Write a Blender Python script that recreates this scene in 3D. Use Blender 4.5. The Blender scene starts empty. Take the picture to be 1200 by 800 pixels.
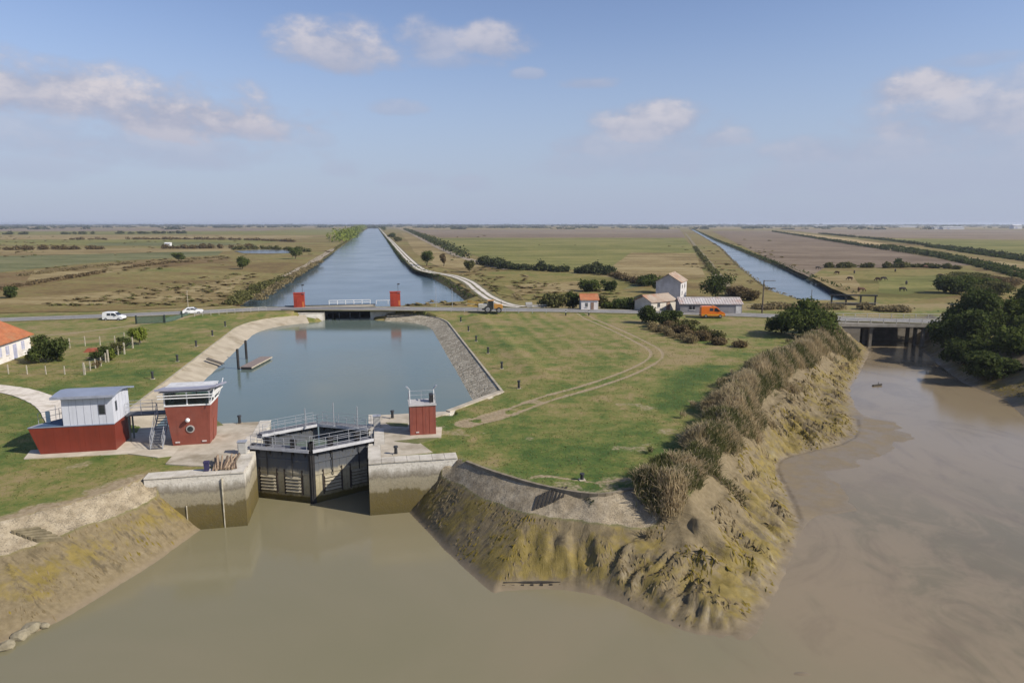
import bpy, bmesh, math, random
import numpy as np
from mathutils import Vector, Matrix
from mathutils.geometry import delaunay_2d_cdt

# ------------------------------------------------------------------ camera, sky, sun, exposure
SC = bpy.context.scene
COL = SC.collection
CAM_H = 20.0
FPX = 800.0                      # focal length in photograph pixels (1200 wide)
PITCH = math.atan(138.0 / FPX)   # horizon row 262 of 800
cam_d = bpy.data.cameras.new('camera')
cam_d.sensor_width = 36.0
cam_d.lens = 36.0 * FPX / 1200.0
cam_d.clip_start = 0.5
cam_d.clip_end = 40000
cam = bpy.data.objects.new('camera', cam_d)
COL.objects.link(cam)
cam.location = (0, 0, CAM_H)
cam.rotation_euler = (math.pi / 2 - PITCH, 0, 0)
SC.camera = cam

SUN_EL = math.radians(37)
SUN_AZ = math.radians(110)       # clockwise from +Y
w = bpy.data.worlds.new('World')
SC.world = w
w.use_nodes = True
SKY_STRENGTH = 0.10

sun_d = bpy.data.lights.new('sun', 'SUN')
sun_d.energy = 4.8
sun_d.angle = math.radians(0.6)
sun_d.color = (1.0, 0.93, 0.82)
sun = bpy.data.objects.new('sun', sun_d)
COL.objects.link(sun)
sdir = Vector((math.sin(SUN_AZ) * math.cos(SUN_EL), math.cos(SUN_AZ) * math.cos(SUN_EL), math.sin(SUN_EL)))
sun.rotation_euler = (-sdir).to_track_quat('-Z', 'Y').to_euler()
sun.location = sdir * 100

vs = SC.view_settings
vs.view_transform = 'Standard'
vs.look = 'None'
vs.exposure = 0.22
vs.gamma = 1.0
vs.use_curve_mapping = False
SC.cycles.use_denoising = True
SC.cycles.max_bounces = 6
SC.cycles.diffuse_bounces = 3
SC.cycles.glossy_bounces = 3
SC.cycles.transmission_bounces = 3
SC.cycles.transparent_max_bounces = 8
SC.cycles.volume_bounces = 0

# ------------------------------------------------------------------ place helpers
CT, ST = math.cos(PITCH), math.sin(PITCH)
def at(px, py, z=0.0):
    """survey point: where a sight line of the photograph meets the level z"""
    x = (px - 600.0) / FPX
    y = (400.0 - py) / FPX
    dy = CT + y * ST
    dz = -ST + y * CT
    k = (z - CAM_H) / dz
    return (x * k, dy * k, z)
def at2(px, py, z=0.0):
    p = at(px, py, z)
    return (p[0], p[1])
def az_el(px, py):
    x = (px - 600.0) / FPX
    y = (400.0 - py) / FPX
    dx, dy, dz = x, CT + y * ST, -ST + y * CT
    return math.atan2(dx, dy), math.asin(dz / math.sqrt(dx * dx + dy * dy + dz * dz))

LA = math.radians(11.5)          # heading of the lock axis
OX, OY = -16.95, 53.95           # middle of the lock's river front
CA, SA = math.cos(LA), math.sin(LA)
def lk(s, u):
    return (OX + s * CA - u * SA, OY + s * SA + u * CA)
def lk3(s, u, z=0.0):
    p = lk(s, u)
    return (p[0], p[1], z)
def to_lk(x, y):
    dx, dy = x - OX, y - OY
    return dx * CA + dy * SA, -dx * SA + dy * CA

RIVER_Z, BASIN_Z = -4.5, -1.2

# ------------------------------------------------------------------ numpy noise
def _hash(ix, iy, seed):
    h = (ix.astype(np.int64) * 374761393 + iy.astype(np.int64) * 668265263 + seed * 974711) & 0xffffffff
    h = ((h ^ (h >> 13)) * 1274126177) & 0xffffffff
    h = h ^ (h >> 16)
    return (h & 0xffff) / 65535.0
def vnoise(x, y, seed=0):
    x = np.asarray(x, float); y = np.asarray(y, float)
    ix, iy = np.floor(x), np.floor(y)
    fx, fy = x - ix, y - iy
    fx = fx * fx * (3 - 2 * fx); fy = fy * fy * (3 - 2 * fy)
    a = _hash(ix, iy, seed); b = _hash(ix + 1, iy, seed)
    c = _hash(ix, iy + 1, seed); d = _hash(ix + 1, iy + 1, seed)
    return a + (b - a) * fx + (c - a) * fy + (a - b - c + d) * fx * fy
def fbm(x, y, seed=0, o=4):
    r, amp, tot = 0, 1.0, 0
    for k in range(o):
        r = r + amp * vnoise(np.asarray(x) * 2 ** k + 17.3 * k, np.asarray(y) * 2 ** k - 9.1 * k, seed + k)
        tot += amp; amp *= 0.5
    return r / tot
def sstep(a, b, x):
    t = np.clip((x - a) / (b - a), 0, 1)
    return t * t * (3 - 2 * t)
def seg_dist(X, Y, pts, want_arc=False):
    """distance of every point to a polyline, optionally with arc length and interpolated third value"""
    best = np.full(X.shape, 1e9); arc = np.zeros(X.shape); zz = np.zeros(X.shape)
    L = 0.0
    for i in range(len(pts) - 1):
        ax, ay = pts[i][0], pts[i][1]; bx, by = pts[i + 1][0], pts[i + 1][1]
        dx, dy = bx - ax, by - ay
        l2 = dx * dx + dy * dy + 1e-12
        t = np.clip(((X - ax) * dx + (Y - ay) * dy) / l2, 0, 1)
        d = np.hypot(X - ax - t * dx, Y - ay - t * dy)
        m = d < best
        best = np.where(m, d, best)
        if want_arc:
            l = math.sqrt(l2)
            arc = np.where(m, L + t * l, arc)
            za = pts[i][2] if len(pts[i]) > 2 else 0.0
            zb = pts[i + 1][2] if len(pts[i + 1]) > 2 else 0.0
            zz = np.where(m, za + (zb - za) * t, zz)
            L += l
    return (best, arc, zz) if want_arc else best
def inside(X, Y, poly):
    c = np.zeros(X.shape, bool)
    n = len(poly)
    for i in range(n):
        x1, y1 = poly[i][0], poly[i][1]; x2, y2 = poly[(i + 1) % n][0], poly[(i + 1) % n][1]
        if y1 == y2:
            continue
        m = ((y1 > Y) != (y2 > Y)) & (X < (x2 - x1) * (Y - y1) / (y2 - y1) + x1)
        c ^= m
    return c
def smooth_line(pts, n=6):
    """Catmull-Rom through the points"""
    out = []
    P = [np.array(p, float) for p in pts]
    P = [2 * P[0] - P[1]] + P + [2 * P[-1] - P[-2]]
    for i in range(1, len(P) - 2):
        for k in range(n):
            t = k / n
            out.append(tuple(0.5 * ((2 * P[i]) + (-P[i - 1] + P[i + 1]) * t + (2 * P[i - 1] - 5 * P[i] + 4 * P[i + 1] - P[i + 2]) * t * t
                       + (-P[i - 1] + 3 * P[i] - 3 * P[i + 1] + P[i + 2]) * t ** 3)))
    out.append(tuple(P[-2]))
    return out
def offset_line(pts, d):
    """offset to the left of travel"""
    out = []
    n = len(pts)
    for i in range(n):
        a = pts[max(i - 1, 0)]; b = pts[min(i + 1, n - 1)]
        dx, dy = b[0] - a[0], b[1] - a[1]
        l = math.hypot(dx, dy) or 1
        out.append((pts[i][0] - dy / l * d, pts[i][1] + dx / l * d) + tuple(pts[i][2:]))
    return out

# ------------------------------------------------------------------ object helpers
def tag(o, label=None, cat=None, group=None, kind=None):
    if label: o['label'] = label
    if cat: o['category'] = cat
    if group: o['group'] = group
    if kind: o['kind'] = kind
    return o
def thing(name, label, cat, loc=(0, 0, 0), rotz=0.0, group=None):
    o = bpy.data.objects.new(name, None)
    o.empty_display_size = 0.3
    COL.objects.link(o)
    o.location = loc; o.rotation_euler = (0, 0, rotz)
    return tag(o, label, cat, group)
def link_mesh(name, me, mat, parent=None, loc=None, rotz=None):
    if mat is not None:
        me.materials.append(mat)
    o = bpy.data.objects.new(name, me)
    COL.objects.link(o)
    if parent is not None: o.parent = parent
    if loc is not None: o.location = loc
    if rotz is not None: o.rotation_euler = (0, 0, rotz)
    return o
def raw_mesh(name, verts, faces, smooth=False):
    me = bpy.data.meshes.new(name)
    me.from_pydata(verts, [], faces)
    if smooth:
        me.polygons.foreach_set('use_smooth', [True] * len(me.polygons))
    me.update()
    return me
def np_mesh(name, V, F, smooth=False):
    """V (n,3) and F (m,k) numpy arrays"""
    me = bpy.data.meshes.new(name)
    n, (m, k) = len(V), F.shape
    me.vertices.add(n); me.vertices.foreach_set('co', np.ascontiguousarray(V, np.float32).ravel())
    me.loops.add(m * k); me.loops.foreach_set('vertex_index', np.ascontiguousarray(F, np.int32).ravel())
    me.polygons.add(m)
    me.polygons.foreach_set('loop_start', np.arange(0, m * k, k, dtype=np.int32))
    me.polygons.foreach_set('loop_total', np.full(m, k, np.int32))
    if smooth:
        me.polygons.foreach_set('use_smooth', np.ones(m, bool))
    me.update(calc_edges=True)
    return me
class MB:
    """collects shapes, links them as one mesh"""
    def __init__(self): self.v = []; self.f = []
    def add(self, vs_, fs_):
        o = len(self.v); self.v += [tuple(p) for p in vs_]; self.f += [tuple(i + o for i in f) for f in fs_]
        return self
    def box(self, x0, x1, y0, y1, z0, z1):
        return self.add([(x0, y0, z0), (x1, y0, z0), (x1, y1, z0), (x0, y1, z0), (x0, y0, z1), (x1, y0, z1), (x1, y1, z1), (x0, y1, z1)],
                        [(0, 3, 2, 1), (4, 5, 6, 7), (0, 1, 5, 4), (1, 2, 6, 5), (2, 3, 7, 6), (3, 0, 4, 7)])
    def prism(self, poly, axis, a, b):
        """poly of 2D points extruded along axis from a to b; poly lies in the two other axes in order"""
        n = len(poly)
        def pt(p, t):
            if axis == 'x': return (t, p[0], p[1])
            if axis == 'y': return (p[0], t, p[1])
            return (p[0], p[1], t)
        vs_ = [pt(p, a) for p in poly] + [pt(p, b) for p in poly]
        fs_ = [tuple(range(n - 1, -1, -1)), tuple(range(n, 2 * n))] + [(i, (i + 1) % n, n + (i + 1) % n, n + i) for i in range(n)]
        return self.add(vs_, fs_)
    def hull8(self, b, t):
        """frustum from bottom quad b to top quad t, each four points in order"""
        return self.add(list(b) + list(t), [(0, 3, 2, 1), (4, 5, 6, 7), (0, 1, 5, 4), (1, 2, 6, 5), (2, 3, 7, 6), (3, 0, 4, 7)])
    def bar(self, p0, p1, r, n=6, r1=None):
        p0, p1 = Vector(p0), Vector(p1)
        d = (p1 - p0).normalized()
        q = Vector((0, 0, 1)) if abs(d.z) < 0.9 else Vector((1, 0, 0))
        a = d.cross(q).normalized(); b = d.cross(a).normalized()
        r1 = r if r1 is None else r1
        vs_ = [p0 + (a * math.cos(t) + b * math.sin(t)) * r for t in [2 * math.pi * k / n + math.pi / n for k in range(n)]]
        vs_ += [p1 + (a * math.cos(t) + b * math.sin(t)) * r1 for t in [2 * math.pi * k / n + math.pi / n for k in range(n)]]
        return self.add(vs_, [tuple(range(n)), tuple(range(2 * n - 1, n - 1, -1))] + [(i, n + i, n + (i + 1) % n, (i + 1) % n) for i in range(n)])
    def disc(self, c, axis, r, w_, n=16):
        c = Vector(c); d = Vector(axis).normalized() * (w_ / 2)
        return self.bar(c - d, c + d, r, n)
    def ball(self, c, r, nu=10, nv=6, sz=1.0):
        vs_ = [(c[0], c[1], c[2] - r * sz)]
        for j in range(1, nv):
            ph = -math.pi / 2 + math.pi * j / nv
            for i in range(nu):
                th = 2 * math.pi * i / nu
                vs_.append((c[0] + r * math.cos(ph) * math.cos(th), c[1] + r * math.cos(ph) * math.sin(th), c[2] + r * sz * math.sin(ph)))
        vs_.append((c[0], c[1], c[2] + r * sz))
        fs_ = [(0, 1 + (i + 1) % nu, 1 + i) for i in range(nu)]
        for j in range(nv - 2):
            for i in range(nu):
                a = 1 + j * nu + i; b = 1 + j * nu + (i + 1) % nu
                fs_.append((a, b, b + nu, a + nu))
        e = len(vs_) - 1; o = 1 + (nv - 2) * nu
        fs_ += [(e, o + i, o + (i + 1) % nu) for i in range(nu)]
        return self.add(vs_, fs_)
    def strip(self, A, B, thick=0.0):
        """sheet between two polylines of equal length"""
        n = len(A)
        vs_ = list(A) + list(B)
        fs_ = [(i, i + 1, n + i + 1, n + i) for i in range(n - 1)]
        return self.add(vs_, fs_)
    def build(self, name, mat, parent=None, loc=None, rotz=None, bevel=0.0, smooth=False):
        me = bpy.data.meshes.new(name)
        me.from_pydata(self.v, [], self.f)
        bm = bmesh.new(); bm.from_mesh(me)
        bmesh.ops.recalc_face_normals(bm, faces=bm.faces)
        if bevel > 0:
            bmesh.ops.bevel(bm, geom=bm.edges[:], offset=bevel, segments=2, affect='EDGES', profile=0.6)
        bm.to_mesh(me); bm.free()
        if smooth:
            me.polygons.foreach_set('use_smooth', [True] * len(me.polygons))
        return link_mesh(name, me, mat, parent, loc, rotz)
def copy_thing(root, loc, rotz=None, label=None, scale=None):
    r = root.copy(); COL.objects.link(r)
    r.location = loc
    if rotz is not None: r.rotation_euler = (0, 0, rotz)
    if scale is not None: r.scale = scale if hasattr(scale, '__len__') else (scale,) * 3
    if label: r['label'] = label
    for ch in root.children:
        c = ch.copy(); COL.objects.link(c); c.parent = r
        for g in ch.children:
            d = g.copy(); COL.objects.link(d); d.parent = c
    return r
def struct(o):
    o['kind'] = 'structure'
    return o
def railing(parent, pts, h, mat, spacing=1.2, nrails=3, r=0.025, post='post', rail='rail'):
    """posts and rails along a 3D polyline; each post and rail its own part"""
    for i in range(len(pts) - 1):
        a, b = Vector(pts[i]), Vector(pts[i + 1])
        L = (b - a).length
        n = max(1, round(L / spacing))
        for k in range(n + (1 if i == len(pts) - 2 else 0)):
            p = a.lerp(b, k / n)
            MB().bar(p, p + Vector((0, 0, h)), r * 1.2, 5).build(post, mat, parent)
        for j in range(nrails):
            z = Vector((0, 0, h * (j + 1) / nrails))
            MB().bar(a + z, b + z, r, 5).build(rail, mat, parent)

# ------------------------------------------------------------------ node helpers
class NT:
    def __init__(self, name=None, tree=None):
        if tree is None:
            self.mat = bpy.data.materials.new(name); self.mat.use_nodes = True
            self.t = self.mat.node_tree
            self.t.nodes.clear()
            self.out = self.t.nodes.new('ShaderNodeOutputMaterial')
        else:
            self.t = tree
        self.pos = None
    def n(self, typ, **kw):
        nd = self.t.nodes.new(typ)
        for k, v in kw.items(): setattr(nd, k, v)
        return nd
    def put(self, sock, v):
        if hasattr(v, 'is_linked') or hasattr(v, 'links'):
            self.t.links.new(v, sock)
        elif isinstance(v, (tuple, list)):
            if sock.type == 'RGBA' and len(v) == 3: v = (*v, 1.0)
            sock.default_value = v
        else:
            sock.default_value = v
    def P(self):
        if self.pos is None:
            self.pos = self.n('ShaderNodeNewGeometry').outputs['Position']
        return self.pos
    def objco(self):
        return self.n('ShaderNodeTexCoord').outputs['Object']
    def attr(self, name):
        return self.n('ShaderNodeAttribute', attribute_name=name).outputs['Fac']
    def m(self, op, a, b=None, c=None, clamp=False):
        nd = self.n('ShaderNodeMath', operation=op, use_clamp=clamp)
        self.put(nd.inputs[0], a)
        if b is not None: self.put(nd.inputs[1], b)
        if c is not None: self.put(nd.inputs[2], c)
        return nd.outputs[0]
    def vm(self, op, a, b=None):
        nd = self.n('ShaderNodeVectorMath', operation=op)
        self.put(nd.inputs[0], a)
        if b is not None: self.put(nd.inputs[1], b)
        return nd.outputs[0]
    def noise(self, scale, detail=4, rough=0.55, vec=None, dist=0.0):
        nd = self.n('ShaderNodeTexNoise')
        self.put(nd.inputs['Vector'], vec if vec is not None else self.P())
        nd.inputs['Scale'].default_value = scale; nd.inputs['Detail'].default_value = detail
        nd.inputs['Roughness'].default_value = rough; nd.inputs['Distortion'].default_value = dist
        return nd.outputs['Fac']
    def mix(self, f, a, b, mode='MIX'):
        nd = self.n('ShaderNodeMix', data_type='RGBA', blend_type=mode)
        self.put(nd.inputs[0], f); self.put(nd.inputs[6], a); self.put(nd.inputs[7], b)
        return nd.outputs[2]
    def ss(self, x, a, b):
        nd = self.n('ShaderNodeMapRange', interpolation_type='SMOOTHSTEP')
        self.put(nd.inputs[0], x); self.put(nd.inputs[1], a); self.put(nd.inputs[2], b)
        return nd.outputs[0]
    def ramp(self, f, stops):
        nd = self.n('ShaderNodeValToRGB')
        self.put(nd.inputs[0], f)
        e = nd.color_ramp.elements
        while len(e) < len(stops): e.new(0.5)
        for el, (p, c) in zip(e, stops):
            el.position = p; el.color = (*c, 1.0) if len(c) == 3 else c
        return nd.outputs[0]
    def scalevec(self, s, vec=None):
        return self.vm('MULTIPLY', vec if vec is not None else self.P(), s)
    def sep(self, vec=None):
        nd = self.n('ShaderNodeSeparateXYZ'); self.put(nd.inputs[0], vec if vec is not None else self.P())
        return nd.outputs
    def bump(self, h, strength=0.4, dist=0.05):
        nd = self.n('ShaderNodeBump'); nd.inputs['Strength'].default_value = strength; nd.inputs['Distance'].default_value = dist
        self.put(nd.inputs['Height'], h)
        return nd.outputs[0]
    def bsdf(self, color, rough=0.8, normal=None, metallic=0.0, spec=0.3, **kw):
        b = self.n('ShaderNodeBsdfPrincipled')
        self.put(b.inputs['Base Color'], color); self.put(b.inputs['Roughness'], rough)
        self.put(b.inputs['Metallic'], metallic); self.put(b.inputs['Specular IOR Level'], spec)
        if normal is not None: self.put(b.inputs['Normal'], normal)
        for k, v in kw.items(): self.put(b.inputs[k], v)
        self.t.links.new(b.outputs[0], self.out.inputs['Surface'])
        return self.mat
MATS = {}
def mat(name, c1, c2=None, scale=2.0, rough=0.75, bump=0.2, metallic=0.0, spec=0.3, detail=5, dirt=None, bscale=None, bdist=0.02, streak=None):
    """two-tone weathered surface"""
    if name in MATS: return MATS[name]
    N = NT(name)
    c2 = c2 or tuple(x * 0.75 for x in c1)
    nz = N.noise(scale, detail)
    col = N.mix(N.ss(nz, 0.3, 0.7), c2, c1)
    if dirt:
        col = N.mix(N.m('MULTIPLY', N.ss(N.noise(scale * 0.37, 6, 0.65), 0.5, 0.68), 0.7), col, dirt)
    if streak:
        sk = N.noise(1.0, 6, 0.7, N.scalevec((3.5, 3.5, 0.22)))
        col = N.mix(N.m('MULTIPLY', N.ss(sk, 0.48, 0.72), 0.65), col, streak)
    nb = N.bump(N.noise(bscale or scale * 6, 4), bump, bdist)
    MATS[name] = N.bsdf(col, rough, nb, metallic, spec)
    return MATS[name]
def leaf_mat(name, c1, c2, c3=None, trans=0.25):
    if name in MATS: return MATS[name]
    N = NT(name)
    g = N.n('ShaderNodeNewGeometry')
    rnd = g.outputs['Random Per Island']
    col = N.mix(rnd, c1, c2)
    col = N.mix(N.m('MULTIPLY', N.ss(N.noise(0.45, 3), 0.45, 0.7), 0.75), col, c3 or tuple(0.6 * x for x in c1))
    b = N.n('ShaderNodeBsdfDiffuse'); N.put(b.inputs[0], col)
    t = N.n('ShaderNodeBsdfTranslucent'); N.put(t.inputs[0], col)
    mx = N.n('ShaderNodeMixShader'); mx.inputs[0].default_value = trans
    N.t.links.new(b.outputs[0], mx.inputs[1]); N.t.links.new(t.outputs[0], mx.inputs[2])
    N.t.links.new(mx.outputs[0], N.out.inputs['Surface'])
    MATS[name] = N.mat
    return N.mat
# ------------------------------------------------------------------ sky with fair-weather clouds
def build_world():
    t = w.node_tree
    t.nodes.clear()
    N = NT(tree=t)
    out = N.n('ShaderNodeOutputWorld'); bg = N.n('ShaderNodeBackground')
    sky = N.n('ShaderNodeTexSky', sky_type='NISHITA')
    sky.sun_disc = False; sky.sun_elevation = SUN_EL; sky.sun_rotation = SUN_AZ
    sky.altitude = 0; sky.air_density = 1.0; sky.dust_density = 0.6; sky.ozone_density = 3.0
    d = N.n('ShaderNodeTexCoord').outputs['Generated']
    x, y, z = N.sep(d)
    az = N.m('ARCTAN2', x, y)
    PER = math.radians(100)      # the same cloud field goes on round the horizon
    az = N.m('WRAP', az, PER / 2, -PER / 2)
    el = N.m('ARCSINE', z)
    cv = N.n('ShaderNodeCombineXYZ'); N.put(cv.inputs[0], az); N.put(cv.inputs[1], N.m('MULTIPLY', el, 1.7)); cv.inputs[2].default_value = 0.37
    n1 = N.noise(13.0, 9, 0.6, cv.outputs[0])
    n2 = N.noise(5.0, 3, 0.5, cv.outputs[0])
    nn = N.m('ADD', N.m('MULTIPLY', N.m('SUBTRACT', n1, 0.46), 4.4), N.m('MULTIPLY', N.m('SUBTRACT', n2, 0.5), 0.9))
    # x, y, half width, half height (photograph pixels), density
    blobs = [(395, 60, 58, 25, 1.0), (500, 52, 34, 22, .75), (575, 52, 38, 18, .9), (530, 72, 44, 12, .5), (215, 136, 110, 30, 1.15),
             (130, 122, 90, 24, 1.1), (40, 110, 84, 30, 1.05), (280, 150, 60, 18, .95), (150, 175, 150, 22, .62), (30, 195, 60, 16, .45), (230, 182, 90, 18, .5),
             (690, 99, 28, 7, .6), (465, 128, 26, 9, .5), (620, 88, 16, 6, .5), (550, 218, 26, 9, .45), (405, 200, 24, 10, .42), (365, 166, 22, 10, .36), (480, 212, 34, 8, .3),
             (770, 148, 62, 22, .95), (740, 172, 88, 16, .6), (810, 165, 50, 16, .7), (1075, 108, 44, 18, 1.0), (1130, 140, 90, 30, .85), (1010, 178, 92, 16, .65), (1190, 110, 30, 22, .6),
             (1150, 165, 70, 26, .6), (1145, 72, 32, 7, .4), (960, 185, 36, 10, .5), (1090, 205, 150, 34, .5), (90, 160, 150, 26, .55), (760, 190, 110, 22, .45), (1180, 150, 60, 40, .6)]
    tot = None; lit = None
    for bx, by, hw, hh, dn in blobs:
        a0, e0 = az_el(bx, by)
        wa = hw * 1.12 / FPX; he = hh * 1.15 / FPX
        u = N.m('MULTIPLY', N.m('SUBTRACT', az, a0), 1 / wa)
        v = N.m('MULTIPLY', N.m('SUBTRACT', el, e0), 1 / he)
        v2 = N.m('MULTIPLY', v, N.m('ADD', 1.0, N.m('MULTIPLY', N.m('LESS_THAN', v, 0.0), 0.45)))   # flatter base
        r2 = N.m('ADD', N.m('MULTIPLY', u, u), N.m('MULTIPLY', v2, v2))
        s = N.m('MULTIPLY', N.m('SUBTRACT', 1.0, r2), 1.0)
        s = N.m('MULTIPLY', N.ss(N.m('ADD', s, nn), -0.5, 1.15), dn)
        s = N.m('MULTIPLY', s, N.ss(r2, 2.6, 1.1))
        lv = N.m('MULTIPLY', N.ss(v, -1.0, 0.75), s)
        tot = s if tot is None else N.m('MAXIMUM', tot, s)
        lit = lv if lit is None else N.m('MAXIMUM', lit, lv)
    veil = N.m('MULTIPLY', N.ss(N.noise(3.2, 6, 0.6, cv.outputs[0]), 0.45, 0.8), N.ss(el, 0.26, 0.02))
    K = 1.0 / SKY_STRENGTH
    shade_c = (0.33 * K, 0.36 * K, 0.47 * K); lit_c = (0.56 * K, 0.535 * K, 0.575 * K)
    hs = N.n('ShaderNodeHueSaturation'); N.put(hs.inputs['Color'], sky.outputs[0]); hs.inputs['Saturation'].default_value = 0.96; hs.inputs['Value'].default_value = 1.16; hs.inputs['Hue'].default_value = 0.512
    base = N.mix(N.m('MULTIPLY', veil, 0.22), hs.outputs[0], (0.42 * K, 0.45 * K, 0.55 * K))
    # lower air: the milky band that lies over the plain all round
    base = N.mix(N.m('MULTIPLY', N.ss(el, 0.30, 0.0), 0.88), base, (0.335 * K, 0.385 * K, 0.525 * K))
    ccol = N.mix(N.m('MULTIPLY', lit, N.ss(N.m('ADD', N.m('MULTIPLY', n1, .7), N.m('MULTIPLY', N.noise(34.0, 5, .6, cv.outputs[0]), .3)), .36, .62)), shade_c, lit_c)
    ccol = N.mix(N.ss(el, 0.15, 0.02), ccol, (0.355 * K, 0.39 * K, 0.515 * K))
    col = N.mix(N.m('MULTIPLY', tot, 0.90), base, ccol)
    N.put(bg.inputs[0], col); bg.inputs[1].default_value = SKY_STRENGTH
    t.links.new(bg.outputs[0], out.inputs[0])
build_world()

# ------------------------------------------------------------------ the lie of the land
ROAD_PX = [(-160, 380, .1), (0, 374.5, .1), (100, 371, .25), (210, 366.5, .6), (330, 361.5, 1.0), (450, 361.5, 1.0), (560, 362.5, .8), (660, 363.5, .6),
           (780, 366, .4), (880, 369, .3), (960, 372.5, .3), (1040, 375, .3), (1110, 377.5, .3), (1200, 382, .1), (1360, 391, .1)]
ROAD = smooth_line([at(*p) for p in ROAD_PX], 6)

LEFT_TOP = [lk(-12.6, .6), at2(140, 574, -.1), at2(80, 592, -.1), at2(0, 612, -.1), (-45, 30), (-62, 5), (-75, -30)]
RIGHT_TOP = [lk(12.2, .6), at2(580, 553), at2(640, 570), at2(700, 579), at2(745, 573), at2(780, 577), at2(806, 582), at2(834, 546), at2(858, 509),
             at2(884, 466), at2(914, 431), at2(960, 408), (59, 123), (65, 133), (66, 140), (69, 152)]
FAR_BANK_TOP = [(94, 152), (90, 140), (85, 124), (81, 105), (81, 90), (87, 74), (112, 50), (135, 35)]
R_POLY = LEFT_TOP[::-1] + RIGHT_TOP + FAR_BANK_TOP + [(140, -60), (-80, -60)]
TOE_L = [lk(-8.4, .5), at2(180, 660, -4.5), at2(70, 727, -4.5), at2(20, 748, -4.5), at2(-25, 775, -4.5), (-36, 20), (-48, -30)]
TOE_R = [lk(8.1, .5), at2(520, 642, -4.5), at2(572, 690, -4.5), at2(592, 692, -4.5), at2(655, 690, -4.5), at2(720, 703, -4.5), at2(790, 735, -4.5), at2(850, 748, -4.5), at2(884, 745, -4.5),
         at2(905, 702, -4.5), at2(925, 660, -4.5), at2(938, 622, -4.5), at2(934, 596, -4.5), at2(912, 545, -4.5), at2(950, 530, -4.5), at2(988, 521, -4.5), at2(1006, 506, -4.5),
         at2(1003, 480, -4.5), at2(997, 455, -4.5), at2(1010, 432, -4.5), (71, 134), (72.5, 148)]
TOE_F = [(85, 148), (83, 138), (76, 120), (70.5, 104), (69.5, 93), (64, 81), (72, 62), (98, 40), (125, 25)]
TOE_R = [TOE_R[0]] + smooth_line(TOE_R[1:], 5)
TOE_L = [TOE_L[0]] + smooth_line(TOE_L[1:], 5)
TOE_POLY = TOE_L[::-1] + TOE_R + TOE_F + [(135, -58), (-55, -58)]

# lock basin, in metres along and across the lock axis
def arc_pts(c0, c1, c2, n=6):
    return [((1 - t) ** 2 * c0[0] + 2 * t * (1 - t) * c1[0] + t * t * c2[0], (1 - t) ** 2 * c0[1] + 2 * t * (1 - t) * c1[1] + t * t * c2[1]) for t in [k / n for k in range(n + 1)]]
BR_T = [(20.7, 22.3), (20.7, 40), (20.7, 60), (20.7, 80)] + arc_pts((20.7, 82), (20.0, 96), (9, 99.6), 8)
BL_T = [(-20.7, 18), (-20.7, 40), (-20.7, 60), (-20.7, 80)] + arc_pts((-20.7, 82), (-20.0, 97), (-9, 99.6), 8)
BR_W = [(17.3, 24.0), (17.3, 40), (17.3, 60), (17.3, 79)] + arc_pts((17.3, 81), (16.6, 92.5), (8.0, 95.8), 8)
BL_W = [(-17.3, 18), (-17.3, 40), (-17.3, 60), (-17.3, 79)] + arc_pts((-17.3, 81), (-16.6, 93), (-8.0, 95.8), 8)
BASIN_TOP = [lk(*p) for p in [(13.2, 15.2)] + BR_T + [(5.4, 99.8), (5.4, 116), (-5.4, 116), (-5.4, 99.8)] + BL_T[::-1] + [(-16.5, 15.2)]]
BASIN_WAT = [lk(*p) for p in [(13.0, 14.9), (20.6, 22.0)] + BR_W + [(5.5, 96.4), (5.5, 116), (-5.5, 116), (-5.5, 96.4)] + BL_W[::-1] + [(-17.3, 15.4), (-15, 14.9)]]
BTL = [[lk(*p) for p in BR_T] + [lk(5.4, 99.8)], [lk(*p) for p in BL_T] + [lk(-5.4, 99.8)]]

# canals beyond the road: water edges
CAN1_L = [lk(-5.2, 113), lk(-12, 117), lk(-24, 122), lk(-29, 130)] + [at2(x, y, -1.5) for x, y in [(299, 348), (318, 336), (340, 326), (365, 313), (385, 300), (405, 285.5), (419, 275), (428, 269.5), (434, 266.3), (436.6, 264.5)]]
CAN1_R = [lk(5.2, 113), lk(12, 117), lk(27, 123), lk(31, 132)] + [at2(x, y, -1.5) for x, y in [(536, 345), (523, 336), (505, 325.5), (482, 317), (469, 306), (460, 293), (452, 280.5), (446.5, 272.5), (442.5, 267), (440.2, 264.5)]]
CAN2_L = [at2(x, y, -1.5) for x, y in [(950, 358), (915, 347), (901, 340), (868.5, 314.5), (845, 291), (830, 281.5), (816, 273), (809, 269), (804.5, 266.4)]]
CAN2_R = [at2(x, y, -1.5) for x, y in [(1012, 358), (996, 350.5), (938.5, 324), (892, 305), (860, 291), (838, 282), (824, 275), (814, 269.8), (807.5, 266.4)]]
CAN3_L = [at2(x, y, -1.3) for x, y in [(1260, 343), (1200, 328.5), (1160, 317.5), (1135, 311.5), (1110, 305.5), (1075, 298), (1035, 290.5)]]
CAN3_R = [at2(x, y, -1.3) for x, y in [(1260, 338), (1200, 325), (1162, 315), (1137, 309), (1112, 303), (1077, 296.2), (1037, 289.4)]]
CAN4_L = [at2(x, y, -1.3) for x, y in [(1260, 318.5), (1200, 307.5), (1150, 300.5), (1120, 295.5), (1090, 291)]]
CAN4_R = [at2(x, y, -1.3) for x, y in [(1260, 316), (1200, 305.8), (1150, 298.6), (1120, 293.6), (1090, 290)]]
CAN1 = CAN1_L[::-1] + CAN1_R

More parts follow.
